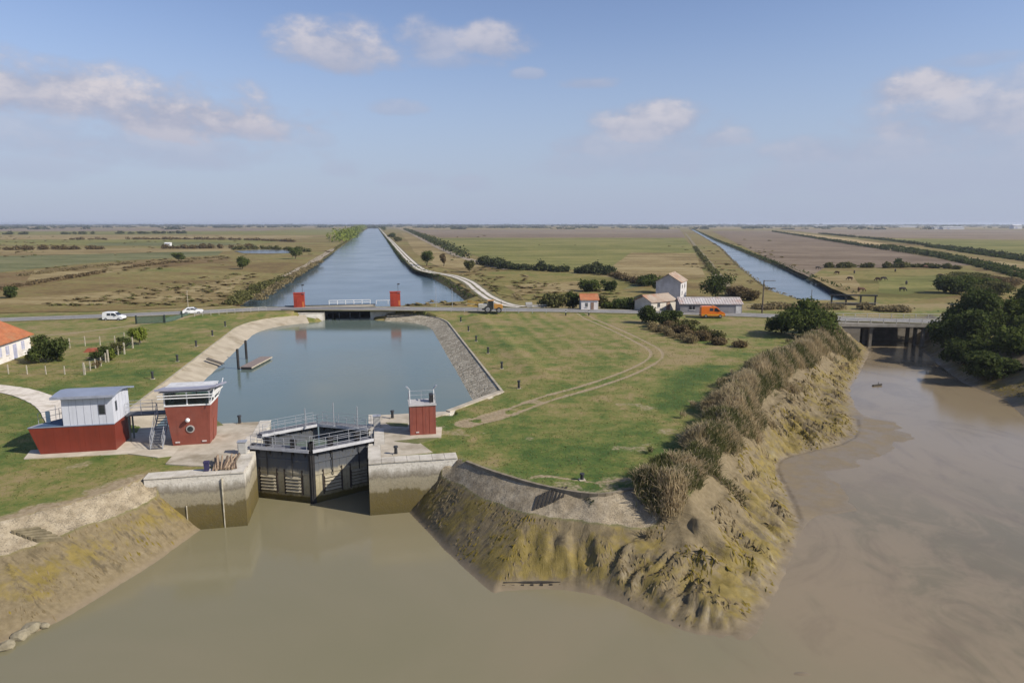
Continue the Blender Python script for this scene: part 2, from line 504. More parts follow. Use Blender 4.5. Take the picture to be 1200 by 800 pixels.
X0, X1, Y0, Y1 = -128.0, 128.0, 26.0, 172.0
TRACK = smooth_line([at2(*p) for p in [(672, 366), (700, 377), (728, 389), (752, 401), (768, 411), (766, 421), (738, 436), (692, 452), (640, 467), (592, 484), (548, 496)]], 6)
FAINT = smooth_line([at2(*p) for p in [(838, 405), (805, 421), (775, 437), (748, 452), (728, 468)]], 5)
SIDE_TRACK = smooth_line([at2(*p) for p in [(-60, 398), (40, 394), (100, 388.5), (150, 382), (195, 376.5), (232, 372)]], 5)

def land(X, Y):
    """height and ground cover of the near land at arrays X, Y"""
    A = {}
    base = 0.06 * (fbm(X * 0.12, Y * 0.12, 3, 3) - 0.5) + 0.03 * (fbm(X * 0.9, Y * 0.9, 8, 2) - 0.5)
    dr, _, rz = seg_dist(X, Y, ROAD, True)
    z = base + (rz - 0.06 - base) * sstep(10.0, 3.6, dr)
    # low dyke shoulder beside the basin
    s, u = to_lk(X, Y)
    z = z + 0.35 * np.exp(-((s - 27.5) / 2.2) ** 2) * sstep(24, 34, u) * sstep(94, 84, u)
    lush = 0.44 + 0.35 * (fbm(X * 0.06, Y * 0.06, 21, 3) - 0.5)
    dirt = np.zeros(X.shape); mud = np.zeros(X.shape); conc = np.zeros(X.shape); alg = np.zeros(X.shape); tt = np.zeros(X.shape)
    # river banks
    inR = inside(X, Y, R_POLY)
    dT = np.minimum(np.minimum(seg_dist(X, Y, LEFT_TOP), seg_dist(X, Y, RIGHT_TOP)), seg_dist(X, Y, FAR_BANK_TOP))
    inW = inside(X, Y, TOE_POLY)
    dl, al, _ = seg_dist(X, Y, TOE_L, True); dr_, ar, _ = seg_dist(X, Y, TOE_R, True); df, af, _ = seg_dist(X, Y, TOE_F, True)
    dW = np.minimum(np.minimum(dl, dr_), df)
    arc = np.where(dl < np.minimum(dr_, df), al, np.where(dr_ < df, ar + 200, af + 500))
    nzw = fbm(X * 0.8, Y * 0.8, 14, 4) - 0.5
    t = np.clip(dT / (dT + dW + 1e-6) + 0.10 * nzw * np.where((X > 3) & (X < 60), 1.0, 0.25), 0, 1)
    slope = inR & ~inW
    right_mud = (dr_ <= np.minimum(dl, df)) & slope
    tp = np.where((dr_ <= np.minimum(dl, df)) & (X > 6), 1 - (1 - t) ** (1 + 0.55 * sstep(6, 13, X)), t)
    zr = RIVER_Z * tp
    # rills cut into the soft mud, running down the slope
    soft = right_mud * sstep(16, 24, ar) * np.where(X < 13, sstep(0.40, 0.55, t), sstep(0.12, 0.3, t))
    soft = soft + (dl < dr_) * slope * sstep(18, 30, al) * sstep(0.5, 0.7, t) * 0.5
    wob = arc + 2.6 * (fbm(X * 0.22, Y * 0.22, 44, 3) - 0.5)
    ridge = 1 - np.abs(2 * vnoise(wob * 0.7, t * 2.0, 5) - 1)
    ridge2 = 1 - np.abs(2 * vnoise(wob * 1.8 + 30, t * 1.8, 6) - 1)
    ridge3 = 1 - np.abs(2 * vnoise(wob * 3.4 + 70, t * 3.0, 26) - 1)
    amp = 1.25 * soft * sstep(1.02, 0.72, t) * (0.55 + 0.9 * fbm(X * .25, Y * .25, 29, 3))
    zr = zr + amp * (0.50 * (ridge - 0.55) + 0.52 * (ridge2 - 0.5) + 0.26 * (ridge3 - 0.5) + 0.35 * (fbm(X * 0.55, Y * 0.55, 9, 4) - 0.5))
    zr = zr + slope * (0.10 + 0.10 * soft) * (fbm(X * 1.4, Y * 1.4, 12, 3) - 0.5) * sstep(0.0, 0.1, t) * sstep(1.0, 0.9, t)
    cut = amp * sstep(0.55, 0.2, ridge * 0.6 + ridge2 * 0.4)
    # mud lobe on the inner bend and shoals under the far bank
    lobe = sstep(50, 56, Y) * sstep(18, 22, X) * sstep(92, 82, Y)
    shoal = sstep(24, 36, X + 0.25 * (56 - Y)) * sstep(66, 50, Y)
    k = 0.30 + (0.026 - 0.30) * lobe * (dr_ < df)
    zin = RIVER_Z + 0.12 * lobe * (dr_ < df) - np.minimum(dW * k, 1.2) + 0.10 * lobe * (fbm(X * .3, Y * .3, 15, 4) - .5)
    shz = RIVER_Z - 0.06 + 0.10 * (fbm(X * 0.16 + 0.12 * Y, Y * 0.20, 31, 5) - 0.47)
    shoal2 = np.exp(-(((X - 16) / 5.0) ** 2 + ((Y - 34) / 2.6) ** 2))
    zin = zin * (1 - shoal) + np.maximum(zin, shz) * shoal
    zin = np.maximum(zin, (RIVER_Z + 0.02 + 0.1 * (fbm(X * 0.5, Y * 0.5, 32, 4) - 0.5)) * shoal2 + (1 - shoal2) * -9)
    zriv = np.where(inW, zin, zr)
    z = np.where(inR, np.minimum(zriv, z), z)
    # revetment slabs: the upper part of the built banks
    built = slope & (((dl < dr_) & (dl < df)) | ((X < 12.6) & (Y < 60)))
    e = 0.10 * (fbm(X * 0.5, Y * 0.5, 51, 4) - 0.5)
    wid = np.where(dl < dr_, 0.30, 0.33 - 0.33 * sstep(9.5, 12.6, X))
    conc = np.where(built, sstep(wid + 0.03, wid - 0.03, t + e), 0)
    mud = np.where(inR, 1 - conc, 0)
    alg = np.where(slope, sstep(0.22, 0.5, t + e * 1.5) * sstep(1.0, 0.86, t + 0.5 * e), 0)
    alg = alg * np.where((dl < dr_), sstep(0.92, 0.62, t + e * 3), 1.0) * (1 - conc)
    tt = np.where(slope, t, np.where(inR, 1.0, 0.0))
    # dry earth at the brink of the banks
    brink = (~inR) * sstep(2.6, 0.3, dT + 2.0 * (fbm(X * 0.5, Y * 0.5, 61, 3) - 0.5)) * (Y < 66)
    left_brink = brink * (X < -20)
    dirt = np.maximum(dirt, 0.85 * left_brink + 0.45 * brink * (X > -8))
    # basin
    inB = inside(X, Y, BASIN_TOP) | inside(X, Y, BASIN_WAT)
    inBW = inside(X, Y, BASIN_WAT)
    dBT = np.minimum(seg_dist(X, Y, BTL[0]), seg_dist(X, Y, BTL[1]))
    dBW = seg_dist(X, Y, BASIN_WAT + BASIN_WAT[:1])
    tb = dBT / (dBT + dBW + 1e-6)
    z = np.where(inB, np.where(inBW, -3.6, BASIN_Z * tb - 0.25), z)
    # lock chamber and the two heads are pits behind solid walls
    z = np.where((np.abs(s) < 5.8) & (u > -0.2) & (u < 16), -8.0, z)
    wallf = (np.abs(s) < 12.2) & (u > -0.1) & (u < 1.3) | ((np.abs(s) < 6.7) & (u > 0) & (u < 15.2)) | ((np.abs(s) < 14) & (u > 13.6) & (u < 15.3))
    z = np.where(wallf & (z > -1.5), -0.6, z)
    z = np.where((np.abs(s) < 11.5) & (u > 99.4) & (u < 113), -3.6, z)
    # canal beyond the road
    inC = inside(X, Y, CAN1)
    dC = seg_dist(X, Y, CAN1 + CAN1[:1])
    zc = np.where(inC, -2.4, -1.55 + 0.55 * dC)
    z = np.where(u > 112.5, np.minimum(z, zc), z)
    # cover
    lush = lush + 0.28 * sstep(0, 8, X) * sstep(72, 56, Y) - 0.15 * sstep(14, 60, Y - 60)
    d = seg_dist(X, Y, FAINT)
    lush = lush - 0.25 * np.exp(-(d / 2.2) ** 2)
    lush = lush + 0.55 * np.exp(-(seg_dist(X, Y, offset_line(FAINT, 5.0)) / 3.0) ** 2) * (Y < 96)
    mow = np.sin((s - 20) * 1.9 + 1.5 * fbm(X * .05, Y * .05, 77, 2)) * sstep(22, 24, s) * (X < 20)
    lush = lush + 0.11 * mow * sstep(30, 45, u)
    lush = lush + 0.25 * sstep(-21, -24, s) * sstep(-42, -30, s) * (u > 15) * (fbm(X * 0.1, Y * 0.1, 83, 3))
    lush = np.where(Y > 158, lush - 0.3, lush)
    dt = seg_dist(X, Y, TRACK)
    rut = np.exp(-((dt - 0.90) / 0.36) ** 2) * (0.62 + 0.5 * fbm(X * .12, Y * .12, 91, 3))
    near_end = sstep(90, 66, Y)
    rutn = np.clip(rut * (0.75 + 0.5 * fbm(X * 0.4, Y * 0.4, 92, 3)) + near_end * np.exp(-(dt / 1.5) ** 2) * sstep(0.42, 0.58, fbm(X * 0.45, Y * 0.45, 93, 4)) * 0.9, 0, 1)
    dirt = np.maximum(dirt, rutn * (~inR))
    z = z - 0.05 * rut * (~inR) * (~inB)
    dirt = np.maximum(dirt, 0.75 * np.exp(-(seg_dist(X, Y, SIDE_TRACK) / 0.9) ** 2))
    # bare scuffed patches in the turf
    scuff = sstep(0.60, 0.72, fbm(X * 0.22, Y * 0.22, 95, 5)) * (1 - inR) * (Y < 75) * 0.55
    dirt = np.maximum(dirt, scuff)
    arc_d = np.abs(seg_dist(X, Y, RIGHT_TOP[2:7]) - 2.2)
    dirt = np.maximum(dirt, 0.7 * sstep(0.55, 0.1, arc_d + 0.5 * (fbm(X * .8, Y * .8, 97, 3) - .4)) * (~inR) * (X > 1.5) * (X < 12))
    A['lush'] = np.clip(lush, 0, 1); A['dirt'] = np.clip(dirt, 0, 1); A['mud'] = mud; A['conc'] = conc; A['algae'] = np.clip(alg, 0, 1)
    A['arc'] = arc; A['cut'] = np.clip(cut, 0, 1); A['drop'] = tt
    return z, A
def land_z(x, y):
    return land(np.array([float(x)]), np.array([float(y)]))[0][0]

# ------------------------------------------------------------------ ground materials
def ground_material():
    N = NT('ground_cover')
    lush, dirt, mud, conc, alg, cut, drop, arc = [N.attr(k) for k in ('lush', 'dirt', 'mud', 'conc', 'algae', 'cut', 'drop', 'arc')]
    rv = N.n('ShaderNodeCombineXYZ'); N.put(rv.inputs[0], arc); N.put(rv.inputs[1], N.m('MULTIPLY', drop, 2.6))
    rill = N.noise(2.3, 6, 0.62, rv.outputs[0], 0.55); rill2 = N.noise(0.8, 3, 0.5, rv.outputs[0], 0.5)
    nA = N.noise(0.35, 6, 0.62); nB = N.noise(2.6, 5, 0.65); nC = N.noise(11.0, 4, 0.7); nD = N.noise(0.06, 4, 0.55)
    # turf
    nE = N.noise(0.14, 5, 0.6, dist=0.6); nF = N.noise(1.0, 5, 0.7)
    g = N.m('ADD', lush, N.m('MULTIPLY', N.m('SUBTRACT', nA, 0.5), 1.7))
    g = N.m('ADD', g, N.m('MULTIPLY', N.m('SUBTRACT', nE, 0.5), 1.5))
    g = N.m('ADD', g, N.m('MULTIPLY', N.m('SUBTRACT', nF, 0.5), 1.1))
    g = N.m('ADD', g, N.m('MULTIPLY', N.m('SUBTRACT', nB, 0.5), 0.9))
    g = N.m('ADD', g, N.m('MULTIPLY', N.m('SUBTRACT', nD, 0.5), 0.8))
    turf = N.ramp(g, [(0.0, (0.250, 0.192, 0.088)), (0.22, (0.205, 0.176, 0.058)), (0.45, (0.142, 0.152, 0.036)), (0.72, (0.085, 0.122, 0.022)), (1.0, (0.050, 0.090, 0.016))])
    turf = N.mix(N.m('MULTIPLY', N.ss(nC, 0.35, 0.75), 0.35), turf, N.mix(0.5, turf, (0.03, 0.035, 0.012)))
    soil = N.mix(N.ss(nB, 0.3, 0.7), (0.215, 0.160, 0.090), (0.325, 0.260, 0.165))
    dm = N.ss(N.m('ADD', dirt, N.m('MULTIPLY', N.m('SUBTRACT', nB, 0.5), 0.9)), 0.38, 0.72)
    col = N.mix(dm, turf, soil)
    # mud
    mudc = N.ramp(nB, [(0.25, (0.128, 0.098, 0.052)), (0.5, (0.172, 0.134, 0.074)), (0.75, (0.222, 0.175, 0.102))])
    mudc = N.mix(N.ss(drop, 0.90, 1.0), mudc, N.mix(N.ss(nB, .3, .7), (0.180, 0.142, 0.090), (0.200, 0.158, 0.102)))
    mudc = N.mix(N.m('MULTIPLY', N.ss(N.m('ADD', N.m('MULTIPLY', rill, 0.6), N.m('MULTIPLY', rill2, 0.4)), 0.50, 0.38), N.m('MULTIPLY', N.m('MULTIPLY', N.ss(drop, 0.2, 0.45), N.ss(drop, 1.0, 0.80)), 0.75)), mudc, (0.070, 0.054, 0.028))
    am = N.m('ADD', N.m('MULTIPLY', alg, 0.95), N.m('MULTIPLY', N.m('SUBTRACT', N.m('ADD', N.m('MULTIPLY', N.noise(0.30, 6, 0.65), 0.65), N.m('MULTIPLY', rill, 0.35)), 0.54), 5.6))
    am = N.m('ADD', am, N.m('MULTIPLY', N.m('SUBTRACT', nB, 0.5), 0.9))
    algc = N.mix(N.ss(N.noise(1.3, 5), 0.3, 0.7), (0.135, 0.102, 0.018), (0.205, 0.152, 0.034))
    mudc = N.mix(N.m('MULTIPLY', N.m('MULTIPLY', N.ss(am, 0.35, 1.1), N.ss(alg, 0.03, 0.25)), 0.80), mudc, algc)
    col = N.mix(mud, col, mudc)
    # weathered slabs
    cc = N.ramp(N.noise(0.9, 7, 0.7), [(0.25, (0.145, 0.112, 0.070)), (0.42, (0.245, 0.198, 0.130)), (0.58, (0.345, 0.288, 0.200)), (0.78, (0.425, 0.365, 0.270))])
    cc = N.mix(N.m('MULTIPLY', N.ss(N.m('ADD', N.m('MULTIPLY', nC, 0.6), N.m('MULTIPLY', N.noise(1.6, 6, .7), 0.4)), 0.47, 0.60), 0.75), cc, (0.12, 0.10, 0.07))
    col = N.mix(N.ss(N.m('ADD', conc, N.m('MULTIPLY', N.m('SUBTRACT', nB, 0.5), 0.5)), 0.35, 0.65), col, cc)
    h = N.m('MULTIPLY', N.m('ADD', N.m('MULTIPLY', nC, 0.6), nB), N.m('SUBTRACT', 1.0, N.m('MULTIPLY', mud, N.m('ADD', 0.45, N.m('MULTIPLY', N.ss(drop, 0.7, 0.97), 0.5)))))
    h = N.m('ADD', h, N.m('MULTIPLY', N.m('MULTIPLY', rill, 1.6), N.m('MULTIPLY', mud, N.ss(drop, 1.0, 0.8))))
    wet = N.m('MULTIPLY', mud, N.m('MULTIPLY', N.ss(drop, 0.35, 0.98), N.ss(N.noise(0.5, 5), 0.3, 0.6)))
    rough = N.m('SUBTRACT', N.m('SUBTRACT', 0.92, N.m('MULTIPLY', mud, 0.12)), N.m('MULTIPLY', wet, 0.45))
    return N.bsdf(col, rough, N.bump(h, 0.6, 0.10), spec=0.25)
GROUND = ground_material()

def build_near_land():
    def axis(a, b, fa, fb, fine, coarse):
        out = list(np.arange(a, fa, coarse)) + list(np.arange(fa, fb, fine)) + list(np.arange(fb, b, coarse)) + [b]
        return np.array(out)
    xs = axis(X0, X1, -42.0, 44.0, 0.22, 0.55); ys = axis(Y0, Y1, 34.0, 84.0, 0.20, 0.5)
    X, Y = np.meshgrid(xs, ys)
    z, A = land(X.ravel(), Y.ravel())
    nx, ny = len(xs), len(ys)
    V = np.stack([X.ravel(), Y.ravel(), z], 1)
    i = np.arange(nx - 1)[None, :] + (np.arange(ny - 1) * nx)[:, None]
    i = i.ravel()
    F = np.stack([i, i + 1, i + nx + 1, i + nx], 1)
    me = np_mesh('near_ground', V, F, True)
    for k, a in A.items():
        at_ = me.attributes.new(k, 'FLOAT', 'POINT')
        at_.data.foreach_set('value', a.astype(np.float32))
    return struct(link_mesh('ground', me, GROUND))
build_near_land()
# ------------------------------------------------------------------ plain beyond the road
def bank_strip(name, edge, side, water_z, top=2.8, m=None):
    """earth bank from the ground's brink down to below the water"""
    T = offset_line(edge, side * top)
    B = offset_line(edge, -side * 0.8)
    me = MB().strip([(x, y, 0.0) for x, y in T], [(x, y, water_z - 0.5) for x, y in B])
    return struct(me.build(name, m)), T
CANALS = [('canal', CAN1_L, CAN1_R, -1.5), ('canal', CAN2_L, CAN2_R, -1.5), ('ditch', CAN3_L, CAN3_R, -1.3), ('ditch', CAN4_L, CAN4_R, -1.3)]
def plain_mat(name, stops, streak=(0.02, 0.02), fine=0.5, ang=0.0, contrast=1.0):
    """field surface: broad patches, drill lines and fine stubble"""
    N = NT(name)
    P = N.P()
    rot = N.n('ShaderNodeVectorRotate', rotation_type='Z_AXIS'); N.put(rot.inputs['Vector'], P); rot.inputs['Angle'].default_value = ang
    st = N.noise(1.0, 5, 0.6, N.scalevec((streak[0], streak[1], 1.0), rot.outputs[0]))
    pa = N.noise(0.028, 7, 0.68); fi = N.noise(fine, 6, 0.7)
    pb = N.noise(0.006, 4, 0.6, N.scalevec((0.6, 1.6, 1.0)))
    f = N.m('ADD', 0.48, N.m('MULTIPLY', N.m('SUBTRACT', st, 0.5), 0.75))
    f = N.m('ADD', f, N.m('MULTIPLY', N.m('SUBTRACT', pa, 0.5), 0.75))
    f = N.m('ADD', f, N.m('MULTIPLY', N.m('SUBTRACT', pb, 0.5), 0.60))
    f = N.m('ADD', f, N.m('MULTIPLY', N.m('SUBTRACT', fi, 0.5), 0.55 * contrast))
    col = N.ramp(f, stops)
    return N.bsdf(col, 0.95, N.bump(fi, 0.5, 0.2), spec=0.1)
BANK = plain_mat('earth_bank', [(0.3, (0.075, 0.06, 0.03)), (0.5, (0.12, 0.10, 0.045)), (0.7, (0.10, 0.105, 0.04))], (0.3, 0.3), 1.5)
MEADOW = plain_mat('dry_meadow', [(0.34, (0.130, 0.092, 0.038)), (0.42, (0.195, 0.142, 0.058)), (0.48, (0.150, 0.134, 0.044)), (0.54, (0.245, 0.188, 0.080)), (0.62, (0.140, 0.138, 0.042))], (0.012, 0.05), 0.35, 0.35)
def build_plain():
    OUT = [(-13000, Y0), (13000, Y0), (13000, 14000), (-13000, 14000)]
    holes = [[(X0, Y0 - 1), (X1, Y0 - 1), (X1, Y1), (X0, Y1)]]
    for nm, L, R, wz in CANALS:
        _, TL = bank_strip('canal_bank', L, 1 if L is not CAN2_L and L is not CAN3_L and L is not CAN4_L else 1, wz, m=BANK)
        _, TR = bank_strip('canal_bank', R, -1, wz, m=BANK)
        holes.append(TL[::-1] + TR)
    vs_, ed = [], []
    def loop(p):
        o = len(vs_)
        vs_.extend(Vector(q[:2]) for q in p)
        ed.extend((o + i, o + (i + 1) % len(p)) for i in range(len(p)))
    loop(OUT)
    for h in holes: loop(h)
    r = delaunay_2d_cdt(vs_, ed, [], 0, 1e-4)
    V = r[0]; F = []
    for f in r[2]:
        c = np.mean([[V[i].x, V[i].y] for i in f], 0)
        x, y = np.array([c[0]]), np.array([c[1]])
        if any(inside(x, y, h)[0] for h in holes): continue
        if c[1] < Y0: continue
        F.append(tuple(f))
    me = raw_mesh('plain', [(v.x, v.y, 0.0) for v in V], F)
    bm = bmesh.new(); bm.from_mesh(me); bmesh.ops.recalc_face_normals(bm, faces=bm.faces)
    if sum(f.normal.z for f in bm.faces) < 0: bmesh.ops.reverse_faces(bm, faces=bm.faces)
    bm.to_mesh(me); bm.free()
    struct(link_mesh('plain', me, MEADOW))
# travel away from the camera: left edge's outward side is its left (+1), right edge's its right (-1); canals 3 and 4 travel inward
build_plain()

# --- fields, as sheets a few centimetres over one another
FM = {
 'stubble': plain_mat('stubble', [(0.38, (0.165, 0.122, 0.052)), (0.48, (0.235, 0.178, 0.080)), (0.58, (0.285, 0.228, 0.112))], (0.01, 0.12), 0.4, 0.15),
 'plough': plain_mat('ploughed', [(0.36, (0.128, 0.094, 0.062)), (0.48, (0.172, 0.130, 0.090)), (0.6, (0.212, 0.164, 0.114))], (0.006, 0.10), 0.4, 0.55),
 'plough2': plain_mat('ploughed_grey', [(0.36, (0.150, 0.114, 0.078)), (0.48, (0.198, 0.152, 0.105)), (0.6, (0.240, 0.192, 0.135))], (0.004, 0.05), 0.3, 0.1),
 'green': plain_mat('young_green', [(0.38, (0.115, 0.118, 0.034)), (0.48, (0.165, 0.160, 0.048)), (0.58, (0.210, 0.185, 0.066))], (0.005, 0.09), 0.4, 0.05),
 'pasture': plain_mat('pasture', [(0.35, (0.105, 0.094, 0.028)), (0.44, (0.160, 0.146, 0.044)), (0.52, (0.220, 0.170, 0.066)), (0.60, (0.132, 0.138, 0.038))], (0.03, 0.05), 0.5, 0.8),
 'straw': plain_mat('straw', [(0.3, (0.28, 0.205, 0.10)), (0.5, (0.36, 0.27, 0.14)), (0.7, (0.40, 0.31, 0.17))], (0.005, 0.1), 0.4, -0.7),
 'blue': plain_mat('wet_grass', [(0.38, (0.098, 0.104, 0.044)), (0.48, (0.136, 0.140, 0.062)), (0.58, (0.175, 0.165, 0.080))], (0.004, 0.08), 0.4, 0.1),
 'rough': plain_mat('rough_brown', [(0.38, (0.125, 0.084, 0.036)), (0.46, (0.195, 0.132, 0.060)), (0.53, (0.140, 0.116, 0.042)), (0.60, (0.275, 0.205, 0.10))], (0.03, 0.05), 0.5, 0.3),
 'meadow': MEADOW,
}
fk = [0]
def field(m, pts, name='field', jitter=True):
    fk[0] += 1
    z = 0.03 + 0.02 * (fk[0] % 7)
    P = []
    rnd = random.Random(fk[0])
    n = len(pts)
    for i in range(n):
        a, b = pts[i], pts[(i + 1) % n]
        k = max(1, int(math.hypot(a[0] - b[0], (a[1] - b[1]) * 4) / 14))
        for j in range(k):
            t = j / k
            P.append((a[0] + (b[0] - a[0]) * t + (rnd.uniform(-1, 1) if jitter else 0), a[1] + (b[1] - a[1]) * t + (rnd.uniform(-.14, .14) if jitter else 0)))
    V = [at(x, y, 0.0) for x, y in P]
    me = raw_mesh('field', [(v[0], v[1], z) for v in V], [tuple(range(len(V)))])
    bm = bmesh.new(); bm.from_mesh(me)
    bmesh.ops.triangulate(bm, faces=bm.faces[:])
    bmesh.ops.recalc_face_normals(bm, faces=bm.faces)
    if sum(f.normal.z for f in bm.faces) < 0: bmesh.ops.reverse_faces(bm, faces=bm.faces)
    bm.to_mesh(me); bm.free()
    return struct(link_mesh(name, me, FM[m]))
FIELDS = [
 # left of the canal, far to near
 ('stubble', [(-250, 263.6), (420, 263.6), (408, 267), (-250, 268)]), ('plough2', [(-250, 268.2), (250, 267.6), (350, 268), (300, 270.6), (-250, 271.5)]),
 ('green', [(-250, 271.8), (290, 270.9), (400, 269), (390, 275), (200, 275), (-250, 275.5)]), ('stubble', [(-250, 276), (190, 275.4), (385, 276), (350, 280), (90, 281), (-250, 281)]),
 ('green', [(-250, 281.5), (340, 280.5), (300, 287), (-250, 288)]), ('blue', [(105, 285), (235, 284), (300, 286), (230, 288.5), (100, 288)]),
 ('stubble', [(-250, 293), (300, 290), (270, 294), (60, 300), (-250, 303)]), ('blue', [(-250, 305), (100, 298), (262, 294), (255, 299), (120, 307), (0, 319), (-250, 326)]),
 ('rough', [(-250, 326), (0, 321), (130, 308.5), (255, 300.5), (270, 306), (130, 318), (0, 342), (-250, 350)]), ('stubble', [(40, 317), (150, 310), (190, 311), (90, 325), (30, 330)]),
 ('meadow', [(-250, 352), (0, 345), (130, 323), (270, 308), (335, 312), (280, 345), (270, 358), (120, 365), (-250, 372)]),
 ('stubble', [(-100, 357), (60, 347), (230, 335), (290, 322), (262, 350), (100, 358)]), 
 # between the canals
 ('stubble', [(455, 265.5), (795, 266), (796, 268.5), (470, 269)]), ('plough2', [(478, 269.4), (797, 269), (801, 274), (500, 274.5)]), ('plough', [(500, 274.6), (801, 274.2), (803, 278.6), (516, 278.5)]),
 ('green', [(510, 279.2), (803, 279), (818, 300), (812, 318), (720, 319), (590, 311), (545, 295)]),
 ('stubble', [(740, 296), (815, 297), (826, 325), (770, 330), (700, 325)]), ('stubble', [(470, 272), (500, 280), (545, 303), (575, 316), (545, 319), (510, 312), (487, 297)]),
 ('pasture', [(560, 322), (600, 316), (700, 323), (745, 330), (720, 345), (620, 352), (585, 345)]), ('stubble', [(590, 335), (680, 330), (690, 341), (610, 346)]),
 ('blue', [(650, 328), (720, 322), (760, 334), (700, 345), (640, 340)]),
 ('meadow', [(801, 270), (811, 272), (838, 290), (860, 312), (892, 340), (896, 350), (880, 356), (858, 345), (838, 318), (812, 284)]),
 # right of the second canal
 ('plough', [(833, 270.5), (912, 270.5), (1000, 285), (1140, 311), (1085, 313), (965, 314), (948, 325), (880, 293)]),
 ('straw', [(900, 269.6), (935, 273), (1000, 280.5), (1065, 289.5), (1132, 301.5), (1150, 306), (1122, 304), (1060, 295), (1000, 286), (935, 275.5), (905, 271)]),
 ('plough2', [(915, 268.5), (1450, 271), (1450, 285), (1200, 281), (1050, 279), (960, 274)]), ('green', [(1000, 279), (1200, 282), (1450, 287), (1450, 320), (1200, 301), (1090, 288.5), (1030, 282)]),
 ('stubble', [(1135, 301), (1200, 311), (1300, 328), (1300, 335), (1200, 321), (1150, 309)]),
 ('pasture', [(955, 327), (985, 318), (1130, 314), (1190, 330), (1130, 345), (1040, 357), (1008, 353)]), ('stubble', [(950, 325), (1000, 322), (1010, 340), (1005, 350), (975, 338)]),
 ('green', [(1030, 326), (1110, 322), (1120, 333), (1060, 346), (1030, 343)]),
 ('stubble', [(800, 265.5), (1450, 266), (1450, 268.5), (1000, 268), (810, 268.5)]),
]
for m_, p_ in FIELDS: field(m_, p_)

# ------------------------------------------------------------------ water
def water_mat(name, c1, c2, rough=0.08, ripple=0.15, rs=1.4, nscale=0.05, spec=0.5, stretch=None, cut=None):
    N = NT(name)
    nz = N.noise(nscale, 5, 0.6, dist=0.8)
    col = N.mix(N.ss(nz, 0.35, 0.65), c1, c2)
    if cut:
        sw = N.noise(0.09, 7, 0.68, N.scalevec((1.0, 0.55, 1.0)), 2.2)
        xx = N.sep()[0]
        col = N.mix(N.ss(N.m('ADD', xx, N.m('MULTIPLY', N.m('SUBTRACT', N.noise(0.05, 5, .6), .5), 40.0)), -2.0, 26.0), col, (0.232, 0.182, 0.114))
        flat = N.noise(0.22, 7, 0.7, N.scalevec((1.0, 0.7, 1.0)), 1.0)
        yy = N.sep()[1]
        reach = N.m('MULTIPLY', N.ss(N.m('ADD', xx, N.m('MULTIPLY', N.m('SUBTRACT', flat, .5), 30.0)), 20.0, 34.0), N.ss(yy, 70.0, 50.0))
        col = N.mix(N.m('MULTIPLY', reach, N.m('ADD', 0.25, N.m('MULTIPLY', N.ss(flat, .4, .6), .6))), col, (0.150, 0.128, 0.076))
        col = N.mix(N.m('MULTIPLY', N.ss(sw, 0.48, 0.68), N.m('MULTIPLY', N.ss(xx, 2.0, 22.0), 0.45)), col, cut)
    P = N.P()
    v = N.scalevec(stretch, P) if stretch else P
    h = N.m('ADD', N.noise(rs, 4, 0.6, v), N.m('MULTIPLY', N.noise(rs * 0.22, 3, 0.5, v), 2.0))
    calm = N.ss(N.noise(0.035, 4, 0.6), 0.3, 0.7)
    nd = N.n('ShaderNodeBump'); nd.inputs['Distance'].default_value = 0.05
    N.put(nd.inputs['Strength'], N.m('MULTIPLY', N.m('ADD', N.m('MULTIPLY', calm, 0.8), 0.2), ripple)); N.put(nd.inputs['Height'], h)
    r = N.m('ADD', rough, N.m('MULTIPLY', calm, 0.07))
    return N.bsdf(col, r, nd.outputs[0], spec=spec, IOR=1.33)
RIVER = water_mat('river_water', (0.182, 0.164, 0.096), (0.200, 0.174, 0.106), 0.10, 0.10, 1.2, 0.035, 0.5, cut=(0.135, 0.102, 0.066))
BASINW = water_mat('basin_water', (0.105, 0.140, 0.122), (0.120, 0.150, 0.126), 0.09, 0.20, 1.6, 0.03, 0.5)
CANALW = water_mat('canal_water', (0.060, 0.095, 0.115), (0.075, 0.108, 0.122), 0.12, 0.25, 0.8, 0.01, 0.5)
def sheet(name, poly, z, m):
    me = raw_mesh(name, [(p[0], p[1], z) for p in poly], [tuple(range(len(poly)))])
    bm = bmesh.new(); bm.from_mesh(me)
    bmesh.ops.triangulate(bm, faces=bm.faces[:]); bmesh.ops.recalc_face_normals(bm, faces=bm.faces)
    if sum(f.normal.z for f in bm.faces) < 0: bmesh.ops.reverse_faces(bm, faces=bm.faces)
    bm.to_mesh(me); bm.free()
    return struct(link_mesh(name, me, m))
sheet('river_water', [(-90, -80), (150, -80), (150, 118), (96, 149.5), (60, 149.5), (20, 80), lk(14, 1.0), lk(5.2, 1.0), lk(5.2, 6.0), lk(0, 3.4), lk(-5.2, 6.0), lk(-5.2, 1.0), lk(-14, 1.0)], RIVER_Z, RIVER)
BW = [lk(0, 4.3), lk(5.3, 6.9), lk(5.3, 14.5), lk(13.4, 14.6), lk(21.2, 21.8)] + [lk(s + 1.2, u) for s, u in BR_W] + [lk(5.3, 98), lk(5.3, 113.2), lk(-5.3, 113.2), lk(-5.3, 98)] + \
     [lk(s - 1.2, u) for s, u in BL_W[::-1]] + [lk(-18.6, 15), lk(-16, 14.6), lk(-5.3, 14.5), lk(-5.3, 6.9)]
sheet('basin_water', BW, BASIN_Z, BASINW)
sheet('canal_water', offset_line(CAN1_L, 0.7)[::-1] + offset_line(CAN1_R, -0.7), -1.5, CANALW)
sheet('canal_water', offset_line(CAN2_L, 0.7)[::-1] + offset_line(CAN2_R, -0.7), -1.5, CANALW)
sheet('ditch_water', offset_line(CAN3_L, .7)[::-1] + offset_line(CAN3_R, -.7), -1.3, CANALW)
